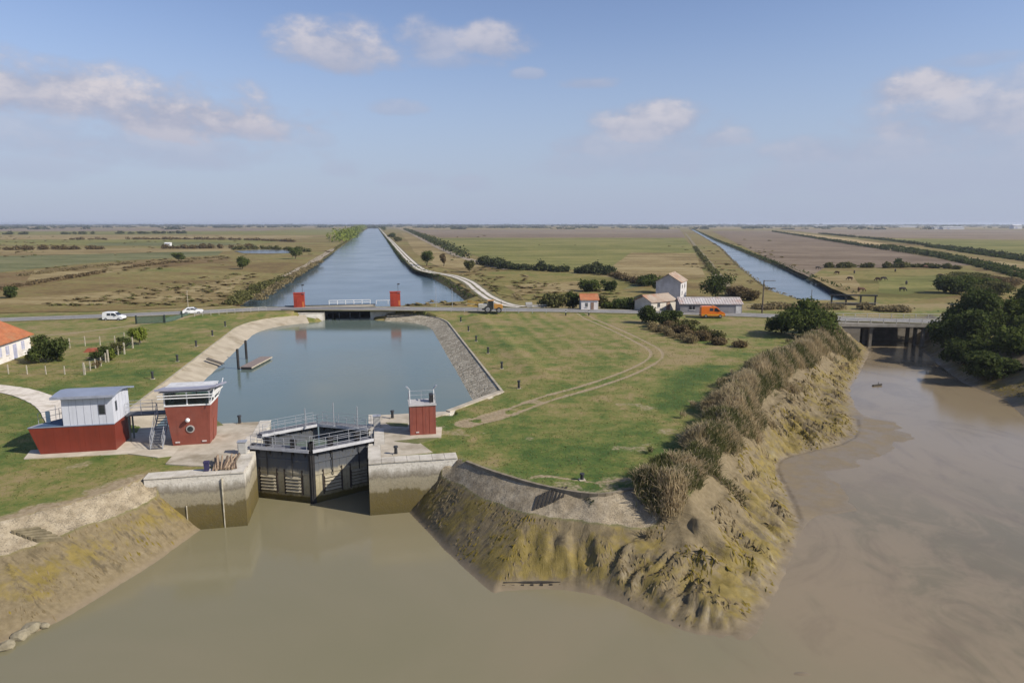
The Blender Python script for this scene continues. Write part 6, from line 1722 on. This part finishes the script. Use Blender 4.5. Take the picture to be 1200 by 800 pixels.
van('white_van', 'small white delivery van parked beside the road on the left', 'van', (p[0], p[1], .04), .02, 4.14, 1.82, 1.72, small_prof,
    [('side_window', 1.0, 1.75, 1.75, 1.05, 1.12, 1.6), ('door_window', 1.9, 2.95, 2.5, 1.92, 1.12, 1.62)], CARW, (.75, 3.35), .32, 4.14, wscreen(3.22, 1.14, 2.62, 1.70, .86))
car_prof = [(0, .3), (0.0, .88), (.25, .98), (.85, 1.42), (2.2, 1.45), (2.95, .98), (3.9, .86), (4.05, .62), (4.05, .3)]
p = at(214.5, 368.0, .55)
van('white_car', 'white hatchback stopped beside the road by the thin mast', 'car', (p[0], p[1], .5), .35, 4.05, 1.45, 1.7, car_prof,
    [('side_window', .7, 1.5, 1.5, 1.02, .98, 1.34), ('door_window', 1.58, 2.7, 2.15, 1.58, .98, 1.36)], CARW, (.72, 3.2), .31, 4.05, wscreen(2.9, 1.0, 2.25, 1.42, .82))
van_prof = [(0, .36), (0, 2.2), (.12, 2.46), (.4, 2.52), (3.1, 2.52), (3.55, 2.36), (4.45, 1.42), (5.1, 1.16), (5.4, .9), (5.4, .36)]
def van_extra(t):
    wscreen(4.42, 1.46, 3.64, 2.3, .95)(t)
    for sgn in (-1, 1):
        MB().box(.15, 5.25, sgn * .985 - .008, sgn * .985 + .008, .55, .72).build('side_stripe', mat('yellow_stripe', (0.70, 0.50, 0.05), None, 2, .4), t)
    MB().box(2.6, 2.9, -.7, .7, 2.53, 2.68).build('beacon_bar', mat('amber_bar', (0.65, 0.25, 0.02), None, 2, .3), t)
p = at(820.5, 371.3, .36)
vn = van('orange_van', 'high-roofed orange van driving along the road before the long shed', 'van', (p[0], p[1], .36), -.045, 5.4, 2.52, 1.96, van_prof,
    [('side_window', 1.9, 2.7, 2.7, 1.9, 1.5, 2.15), ('door_window', 2.95, 4.15, 3.5, 2.95, 1.42, 2.16)], ORNG, (1.05, 4.3), .36, 5.4, van_extra)
vn.scale = (.93, .93, .93)
# road machine with folded lattice boom
p = at(549, 366.0, .8)
rm = thing('boom_tractor', 'yellow tractor with folded lattice boom standing at the chalk track', 'tractor', (p[0], p[1], .80), 0.0)
def machine():
    YEL = mat('machine_yellow', (0.55, 0.34, 0.06), (0.42, 0.26, 0.05), 2, .5, .1); ORG = mat('machine_orange', (0.60, 0.30, 0.07), None, 2, .5, .1); GRYM = mat('machine_grey', (0.30, 0.30, 0.30), None, 2, .6, .1)
    MB().box(3.0, 7.3, -.5, .5, .55, .85).build('chassis', GRYM, rm)
    for x, r_ in ((4.3, .78), (6.7, .6)):
        for y in (-.85, .85): wheel(rm, x, y, r_, .4)
    MB().prism([(5.6, .9), (7.5, .9), (7.5, 1.55), (7.2, 1.8), (5.6, 1.85)], 'y', -.5, .5).build('bonnet', ORG, rm, bevel=.03)
    MB().prism([(4.3, .9), (5.55, .9), (5.5, 2.35), (5.2, 2.6), (4.5, 2.6), (4.3, 2.3)], 'y', -.7, .7).build('cab', GLASS, rm)
    MB().box(4.2, 5.6, -.78, .78, 2.61, 2.72).build('cab_roof', ORG, rm)
    for x in (4.3, 5.5):
        for y in (-.7, .7): MB().bar((x, y, .9), (x, y, 2.62), .05, 4).build('cab_post', GRYM, rm)
    MB().box(2.2, 4.1, -.75, .75, .95, 1.9).build('tank', mat('pale_tank', (0.52, 0.50, 0.44), None, 2, .5), rm, bevel=.08)
    # two stacked lattice booms folded back
    for (z0, z1, y) in ((1.0, 1.55, -.6), (1.6, 2.3, .55)):
        a, b = (-.2, 3.4)
        for zz0, zz1 in ((z0 + .35, z0), (z1, z1 - .3)):
            MB().bar((a, y, zz0 + .25), (b, y, zz1), .05, 5).build('boom_chord', YEL, rm)
        n = 8
        for k in range(n):
            x0 = a + (b - a) * k / n; x1 = a + (b - a) * (k + 1) / n
            zl = lambda x: z0 + .6 + (z0 - z0 - .6) * (x - a) / (b - a); zu = lambda x: z1 + .25 - .55 * (x - a) / (b - a)
            MB().bar((x0, y, zl(x0)), (x1, y, zu(x1)), .035, 4).build('boom_lattice', YEL, rm)
            MB().bar((x1, y, zu(x1)), (x1, y, zl(x1)), .03, 4).build('boom_lattice', YEL, rm)
    MB().bar((7.2, .2, 1.7), (7.2, .2, 2.5), .05, 6).build('exhaust', TRIM, rm)
machine()
# flat trailer by the olive bush
p = at(617, 361.5, .4)
tr = thing('farm_trailer', 'pale flat farm trailer left of the olive round bush', 'trailer', (p[0], p[1], .1), .05)
MB().box(0, 5.0, -.9, .9, .75, .9).build('bed', mat('pale_bed', (.5, .48, .44), None, 2), tr)
for k in range(5): MB().box(.05 + k * 1.2, .12 + k * 1.2, -.92, -.86, .9, 1.4).build('stake', MATS['pale_bed'], tr)
MB().box(0, 5.0, -.93, -.87, 1.2, 1.32).build('side_board', MATS['pale_bed'], tr); MB().box(-.2, 1.3, -.7, .7, .91, 1.7).build('crate', MATS['pale_bed'], tr)
for x in (1.1, 3.7):
    for y in (-.8, .8): wheel(tr, x, y, .36, .2)

# ------------------------------------------------------------------ small things
BOLM = mat('bollard_iron', (0.025, 0.026, 0.028), (0.04, 0.04, 0.042), 4, .5, .2)
def bollard(label, p, z, h=1.0, group='mooring bollards', r=.16):
    t = thing('bollard', label, 'bollard', (p[0], p[1], z), LA, group)
    MB().bar((0, 0, -.2), (0, 0, h * .82), r, 10, r * .82).build('shaft', BOLM, t)
    MB().bar((0, 0, h * .82), (0, 0, h), r * 1.3, 10, r * 1.15).build('head', BOLM, t)
    MB().box(-r * 1.6, r * 1.6, -r * 1.6, r * 1.6, -.2, .05).build('foot', PAVE, t)
    return t
nth = ['nearest the ship building', 'second from the ship building', 'third from the ship building', 'second from the road', 'nearest the road']
for k, (x, y) in enumerate([(179, 444), (208, 423.5), (230, 406), (249, 393.5), (264, 382.5)]):
    bollard('black bollard on the left basin bank, ' + nth[k], at(x, y), 0.0, 1.0)
nth = ['nearest the red cabin', 'second from the red cabin', 'third from the red cabin', 'third from the road', 'second from the road', 'nearest the road']
for k, (x, y) in enumerate([(608, 455), (588, 432), (572, 414), (558, 400), (549, 388), (540, 377)]):
    bollard('black bollard on the right basin bank, ' + nth[k], at(x, y), 0.0, 1.0)
bollard('black bollard on the left quay edge by the basin', at(281, 497), .09, .85); bollard('black bollard on the right quay edge by the basin', at(460, 491), .09, .85)
bollard('black bollard on the right quay near the front wall', at(464, 533), .09, .75); bollard('short black bollard at the grassy tip of the revetment', at(682, 562), 0, .55)

# mast and poles
def pole(name, label, p, z, h, r, m, arm=None):
    t = thing(name, label, 'pole', (p[0], p[1], z), 0)
    MB().bar((0, 0, -.3), (0, 0, h), r, 8, r * .6).build('shaft', m, t)
    if arm: MB().bar((0, 0, h - .1), arm, r * .35, 5).build('arm', m, t); MB().box(arm[0] - .25, arm[0] + .25, -.1, .1, arm[2] - .05, arm[2] + .06).build('lamp_head', m, t)
    else: MB().box(-.12, .12, -.12, .12, h, h + .1).build('cap', m, t)
    return t
WOODP = mat('pole_wood', (0.13, 0.105, 0.08), (0.09, 0.072, 0.055), 2, .9, .3)
pole('utility_pole', 'tall dark utility pole beside the road at the second canal', at(893, 367, .2), 0, 7.6, .19, WOODP, (2.3, 0, 7.5))
pole('utility_pole', 'thin dark pole by the sluice at the second canal', at(950, 361, .2), 0, 4.4, .09, WOODP)
pole('mast', 'thin pale mast beside the white hatchback', at(221, 366, .5), .2, 5.0, .08, mat('pale_mast', (.45, .40, .30), None, 2))
pole('mast', 'thin grey lamp mast on the canal bank right of the right red box', at(530, 358, .6), .2, 4.4, .07, STEEL)
pole('mast', 'thin dark mast right of the road bridge by the canal', at(511, 357.5, .7), .2, 4.6, .06, STEEL)
# guard posts along the road near the tiny house
for k, (x, lab) in enumerate([(663, 'black road guard post left of the tiny white house'), (690, 'black road guard post before the tiny white house')]):
    p = at(x, 368.5, .5)
    t = thing('guard_post', lab, 'post', (p[0], p[1], .3), 0)
    MB().box(-.12, .12, -.12, .12, -.3, 1.1).build('shaft', DARK, t); MB().box(-.12, .12, -.13, -.122, .7, .95).build('reflector', WHITEP, t)

# fences
POSTM = mat('pale_fence_post', (0.46, 0.42, 0.33), (0.34, 0.30, 0.23), 3, .9, .3); WIRE = mat('fence_wire', (0.16, 0.16, 0.15), None, 3, .6, .1)
def fence(label, pts, h, big=None, cat='fence'):
    a = at(*pts[0])
    t = thing('wire_fence', label, cat, (a[0], a[1], 0), 0)
    P = [Vector((at(*p)[0] - a[0], at(*p)[1] - a[1], 0)) for p in pts]
    r_ = random.Random(len(pts))
    for i, p in enumerate(P):
        hh = h * (1.35 if big and i in big else r_.uniform(.9, 1.08)); s = .085 if big and i in big else .055
        MB().box(p.x - s, p.x + s, p.y - s, p.y + s, -.2, hh).build('post', POSTM, t)
    for i in range(len(P) - 1):
        for z in (.35, .7, 1.0):
            MB().bar(P[i] + Vector((0, 0, h * z * .92)), P[i + 1] + Vector((0, 0, h * z * .92)), .012, 4).build('wire', WIRE, t)
    return t
fence('garden fence of pale posts nearest the gravel path', [(-12, 439), (10, 438), (32, 438.5), (54, 438.5), (76, 438.5), (99, 439)], 1.25, {5})
fence('garden fence climbing beside the row of shrubs', [(100, 439), (106, 434), (112, 431.5), (118.5, 429), (124, 424.5), (127, 424), (138.7, 416), (146, 415), (155.7, 408), (165, 402)], 1.35, {5, 7, 8})
fence('garden fence of pale posts at the back of the garden', [(82, 408), (100, 405.5), (117.6, 405), (135, 404), (146, 399), (158, 398)], 1.6)
mg = thing('mesh_gate', 'green mesh gate and dark posts across the side track', 'gate', at(160, 379.5), .03)
def mesh_gate():
    N = NT('green_mesh'); N.pos = None
    d = N.n('ShaderNodeBsdfDiffuse'); d.inputs[0].default_value = (.10, .15, .12, 1)
    tr_ = N.n('ShaderNodeBsdfTransparent'); mx = N.n('ShaderNodeMixShader'); mx.inputs[0].default_value = .55
    N.t.links.new(tr_.outputs[0], mx.inputs[1]); N.t.links.new(d.outputs[0], mx.inputs[2]); N.t.links.new(mx.outputs[0], N.out.inputs['Surface'])
    p0 = Vector(at(160, 379.5)); p1 = Vector(at(193, 378.5)); p2 = Vector(at(214, 374.0)); p3 = Vector(at(224, 370, .3))
    Q = [(p - p0) for p in (p0, p1, p2, p3)]
    for q in Q[:3]:
        MB().box(q.x - .14, q.x + .14, q.y - .14, q.y + .14, -.2, 1.7).build('gate_post', mat('dark_green_post', (.035, .05, .042), None, 2), mg)
    for k in range(3):
        a, b = Q[k], Q[k + 1]
        MB().add([(a.x, a.y, .1), (b.x, b.y, .1), (b.x, b.y, 1.4 if k == 0 else 1.0), (a.x, a.y, 1.4 if k == 0 else 1.0), (a.x, a.y + .03, .1), (b.x, b.y + .03, .1), (b.x, b.y + .03, 1.4 if k == 0 else 1.0), (a.x, a.y + .03, 1.4 if k == 0 else 1.0)],
                 [(0, 1, 2, 3), (4, 7, 6, 5), (0, 4, 5, 1), (1, 5, 6, 2), (2, 6, 7, 3), (3, 7, 4, 0)]).build('mesh_panel', N.mat, mg)
        MB().bar(a + Vector((0, 0, 1.45 if k == 0 else 1.05)), b + Vector((0, 0, 1.45 if k == 0 else 1.05)), .035, 5).build('top_rail', MATS['dark_green_post'], mg)
mesh_gate()
# roadside railing left of the bridge
rl = thing('road_railing', 'pale railing on the road edge left of the road bridge', 'railing', at(228, 370.5, .5), 0)
a = Vector(at(228, 370.5, .5)); b = Vector(at(312, 364.5, .9))
railing(rl, [(0, 0, -.1), tuple(b - a)], 1.0, mat('pale_rail', (0.45, 0.43, 0.39), None, 2), 1.6, 2, .04)
rl2 = thing('road_railing', 'thin dark railing along the road between bridge and chalk track', 'railing', at(482, 364.5, .8), 0)
a = Vector(at(482, 364.5, .8)); b = Vector(at(560, 366.0, .7)); c = Vector(at(640, 367.2, .6))
railing(rl2, [(0, 0, -.1), tuple(b - a), tuple(c - a)], .9, STEEL, 3.0, 1, .04)

# garden clutter
p = at(97, 413)
t = thing('tarp_pile', 'rust-red tarpaulin thrown over a pile in the garden', 'tarpaulin', (p[0], p[1], 0), .1)
V = []
r_ = random.Random(4); nx, ny = 12, 7
for j in range(ny):
    for i in range(nx):
        u_, v_ = i / (nx - 1), j / (ny - 1)
        e_ = min(u_, 1 - u_, v_, 1 - v_)
        V.append((u_ * 2.4, v_ * 1.3, min(1, e_ * 5) * .55 + r_.uniform(-.05, .05) + .03))
MB().add(V, [(j * nx + i, j * nx + i + 1, (j + 1) * nx + i + 1, (j + 1) * nx + i) for j in range(ny - 1) for i in range(nx - 1)]).build('tarpaulin', mat('red_tarp', (.30, .085, .045), (.24, .07, .04), 2, .6, .2), t)
p = at(100, 420)
for k in range(4):
    q = thing('plank', 'brown plank lying below the red tarpaulin', 'plank', (p[0] + .05 * k, p[1] + .35 * k, .02), .05 * k, 'planks in the garden')
    MB().box(0, 1.9, 0, .28, 0, .09).build('board', mat('brown_plank', (.19, .13, .10), (.13, .09, .07), 2), q)

# timber posts stacked on the left lock wall
LOG = [mat('weathered_log', (.34, .25, .17), (.22, .155, .10), 4, .95, .4), mat('dark_log', (.13, .09, .065), (.08, .058, .042), 4, .95, .4)]
p0 = at(263, 547.5, .14)
r_ = random.Random(12)
for k in range(15):
    x = -7.45 + 1.75 * k / 14
    o = lk3(x, .62 + r_.uniform(-.1, .1), .16 + .05 * (k % 2))
    t = thing('timber_post', 'weathered timber post lying in the heap on the left lock wall', 'timber', o, LA + r_.uniform(-.24, .24), 'timber posts heaped on the lock wall')
    MB().bar((0, 0, .08), (r_.uniform(-.1, .1), 2.3 + r_.uniform(-.3, .35), .28 + r_.uniform(0, .28)), .075 + r_.uniform(-.015, .02), 7).build('log', LOG[0 if r_.random() < .65 else 1], t)
t = thing('blue_bin', 'dark blue bin beside the heap of timber posts', 'bin', lk3(-7.95, .75, .15), LA)
MB().hull8([(-.16, -.16, 0), (.16, -.16, 0), (.16, .16, 0), (-.16, .16, 0)], [(-.2, -.2, .75), (.2, -.2, .75), (.2, .2, .75), (-.2, .2, .75)]).build('bin_body', mat('blue_plastic', (.045, .04, .10), None, 3, .5), t); MB().box(-.22, .22, -.22, .22, .751, .8).build('lid', MATS['blue_plastic'], t)

# floating jetty and its mooring piles
p = at(281.5, 433, BASIN_Z)
jt = thing('floating_jetty', 'grey plank pontoon moored by two piles in the basin', 'jetty', (p[0], p[1], BASIN_Z), -.02)
for k in range(18):
    MB().box(0, 1.75, .45 * k, .45 * k + .40, .36, .42).build('plank', mat('grey_planks', (.25, .20, .18), (.19, .155, .14), 3, .9, .3), jt)
for x in (-.02, 1.68): MB().box(x, x + .12, -.05, 8.15, .2, .355).build('edge_beam', POSTM, jt)
for y in (.3, 2.9, 5.5, 7.3): MB().box(.15, 1.62, y - .3, y + .5, -.3, .34).build('float', TRIM, jt)
for k, (x, y, lab) in enumerate([(279.5, 432, 'black mooring pile at the near end of the pontoon'), (289, 420.5, 'black mooring pile beside the far end of the pontoon')]):
    p = at(x, y, BASIN_Z)
    t = thing('mooring_pile', lab, 'pile', (p[0], p[1], BASIN_Z), 0, 'mooring piles')
    MB().bar((0, 0, -1.8), (0, 0, 2.9), .19, 12).build('pile_shaft', DARK, t); MB().bar((0, 0, 2.9), (0, 0, 3.02), .22, 12, .08).build('pile_cap', DARK, t)
a = Vector(at(243, 421.5, -.2)); b = Vector(at(262, 428, -1.05))
t = thing('gangway', 'low timber gangway lying down the pale basin slope', 'gangway', tuple(a), 0)
d = b - a; sd = Vector((-d.y, d.x, 0)).normalized() * .35
for k in range(8):
    c0 = d * (k / 8) + Vector((0, 0, .22)); c1 = d * ((k + .85) / 8) + Vector((0, 0, .22))
    MB().hull8([tuple(c0 - sd), tuple(c1 - sd), tuple(c1 + sd), tuple(c0 + sd)], [tuple(q + Vector((0, 0, .07))) for q in (c0 - sd, c1 - sd, c1 + sd, c0 + sd)]).build('tread_board', mat('dark_board', (.11, .095, .08), None, 3), t)
for s_ in (1, -1): MB().bar(sd * s_ + Vector((0, 0, .14)), d + sd * s_ + Vector((0, 0, .14)), .06, 5).build('beam', DARK, t)

# black strip and stubs standing for the shadow gap under the mud point
a = Vector(at(590, 688, -4.4)) + Vector((0, .35, 0)); b = Vector(at(657, 687, -4.4)) + Vector((0, .35, 0))
t = thing('gap_shade', 'black strip standing for the shadow gap at the foot of the mud bank', 'timber', (a.x, a.y, -4.5), 0)
d = b - a; d.z = 0
MB().add([(0, -.12, .10), (d.x, d.y - .12, .12), (d.x, d.y + .12, .12), (0, .12, .10), (0, -.12, .34), (d.x, d.y - .12, .32), (d.x, d.y + .12, .32), (0, .12, .34)], [(0, 3, 2, 1), (4, 5, 6, 7), (0, 1, 5, 4), (1, 2, 6, 5), (2, 3, 7, 6), (3, 0, 4, 7)]).build('beam', STEPD, t)
for k in range(7):
    q = d * (k / 6)
    MB().box(q.x - .1, q.x + .1, q.y - .26, q.y - .13, -.6, .22).build('post', STEPD, t)
p = at(1029, 452, RIVER_Z)
t = thing('driftwood', 'dark driftwood lump stranded in the river arm', 'driftwood', (p[0], p[1], RIVER_Z), .2)
MB().bar((-.9, 0, .02), (.8, .2, .16), .2, 8, .12).build('log', STEPD, t); MB().bar((0, 0, .1), (.3, .3, .55), .07, 6, .03).build('branch', STEPD, t)
# rocks at the lower left
def rock(label, p, r, seed, z):
    rr = random.Random(seed)
    bm = bmesh.new(); bmesh.ops.create_icosphere(bm, subdivisions=2, radius=r)
    for v in bm.verts:
        n_ = float(fbm(np.array([v.co.x / r * 1.3 + seed]), np.array([v.co.y / r * 1.3 + v.co.z]), seed, 3)[0])
        v.co *= .6 + .8 * n_
        v.co.z *= .6
    me = bpy.data.meshes.new('rock'); bm.to_mesh(me); bm.free()
    o = link_mesh('rock', me, mat('pale_rock', (.27, .235, .16), (.17, .145, .095), 2, .95, .5), loc=(p[0], p[1], z), rotz=rr.random() * 3)
    tag(o, label, 'rock', 'rocks at the foot of the left bank')
for k, (x, y, r_, lab) in enumerate([(36, 736, .55, 'broad flat rock highest of those at the lower left corner'), (24, 745, .5, 'small rock next to the broad rock at the lower left'), (6, 742, .45, 'pale rock at the left edge above the lowest one'), (8, 757, .5, 'lowest pale rock in the left corner of the river'), (52, 733, .3, 'smallest rock right of the broad rock at lower left')]):
    rock(lab, at(x, y, -4.4), r_, 30 + k, -4.38)

# cattle on the pasture
def cow_mesh():
    J = [(0, 0, 1.0, .30, .38), (.55, 0, 1.05, .30, .36), (-.6, 0, 1.05, .28, .34), (.85, 0, 1.1, .2, .26), (1.15, 0, .75, .13, .15), (1.35, 0, .35, .13, .14), (1.55, 0, .15, .09, .09)]
    E = [(0, 1), (0, 2), (1, 3), (3, 4), (4, 5), (5, 6)]
    for x, y, src in ((.55, .2, 1), (.55, -.2, 1), (-.6, .2, 2), (-.6, -.2, 2)):
        i = len(J)
        fw = .04 if x > 0 else -.12
        J += [(x, y, .72, .13, .13), (x + fw, y, .42, .075, .075), (x, y, .04, .06, .06)]
        E += [(src, i), (i, i + 1), (i + 1, i + 2)]
    i = len(J); J += [(-.95, 0, 1.15, .05, .05), (-1.05, 0, .6, .03, .03)]; E += [(2, i), (i, i + 1)]
    me = bpy.data.meshes.new('cow'); me.from_pydata([j[:3] for j in J], E, [])
    o = bpy.data.objects.new('cow_tmp', me); COL.objects.link(o)
    o.modifiers.new('s', 'SKIN'); o.modifiers.new('d', 'SUBSURF').levels = 1
    for k, j in enumerate(J): me.skin_vertices[0].data[k].radius = (j[3], j[4])
    me.skin_vertices[0].data[0].use_root = True
    dg = bpy.context.evaluated_depsgraph_get()
    m2 = bpy.data.meshes.new_from_object(o.evaluated_get(dg))
    bpy.data.objects.remove(o)
    for q in m2.polygons: q.use_smooth = True
    return m2
CM = cow_mesh(); COATS = [mat('dark_coat', (.03, .024, .02), (.045, .036, .03), 2, .8, .1), mat('brown_coat', (.13, .065, .035), (.10, .05, .03), 2, .8, .1)]
cows = [(958, 316, 0, 'dark grazing cow nearest the second canal, uppermost'), (981, 322, 1, 'brown grazing cow near the canal above the pasture corner'), (1049, 319, 0, 'dark grazing cow below the lone pasture bush'), (1035, 329, 0, 'dark cow, right one of the pair in mid pasture'), (1029, 330, 1, 'brown cow, left one of the pair in mid pasture'),
        (1062, 334, 0, 'dark cow right of the pair in mid pasture'), (1057, 342, 0, 'dark cow nearest the road in the pasture'), (1102, 325.5, 0, 'dark cow by the thicket at the right pasture edge'), (1006, 342, 1, 'brown cow, left one of the pair close to the canal end'), (1009, 342.5, 1, 'brown cow, right one of the pair close to the canal end'), (996, 329, 1, 'brown cow alone in the dry part of the pasture'), (1001, 321, 0, 'dark cow in the upper pasture near the rush belt'), (1084, 314.5, 1, 'brown cow at the rush belt')]
for k, (x, y, c, lab) in enumerate(cows):
    p = at(x, y)
    me = CM if k == 0 else (CM.copy() if c else CM)
    t = thing('cow', lab, 'cow', (p[0], p[1], .12), (k * 2.1) % 6.28, 'cattle on the pasture')
    m2 = CM.copy(); m2.materials.append(COATS[c])
    b_ = bpy.data.objects.new('body', m2); COL.objects.link(b_); b_.parent = t
    for s_ in (1, -1): MB().bar((1.38, s_ * .1, .5), (1.42, s_ * .3, .6), .05, 5, .01).build('ear', COATS[c], t)

# ------------------------------------------------------------------ air over the plain
N = NT('haze_air')
pv = N.n('ShaderNodeVolumePrincipled')
pv.inputs['Color'].default_value = (.80, .87, 1.0, 1); pv.inputs['Density'].default_value = 1.05e-4; pv.inputs['Anisotropy'].default_value = .2
N.t.links.new(pv.outputs[0], N.out.inputs['Volume'])
hz = MB().box(-13500, 13500, -150, 14500, -11, 26).build('haze', N.mat)
hz['kind'] = 'stuff'; hz['label'] = 'thin pale summer haze lying over the whole plain'; hz['category'] = 'haze'
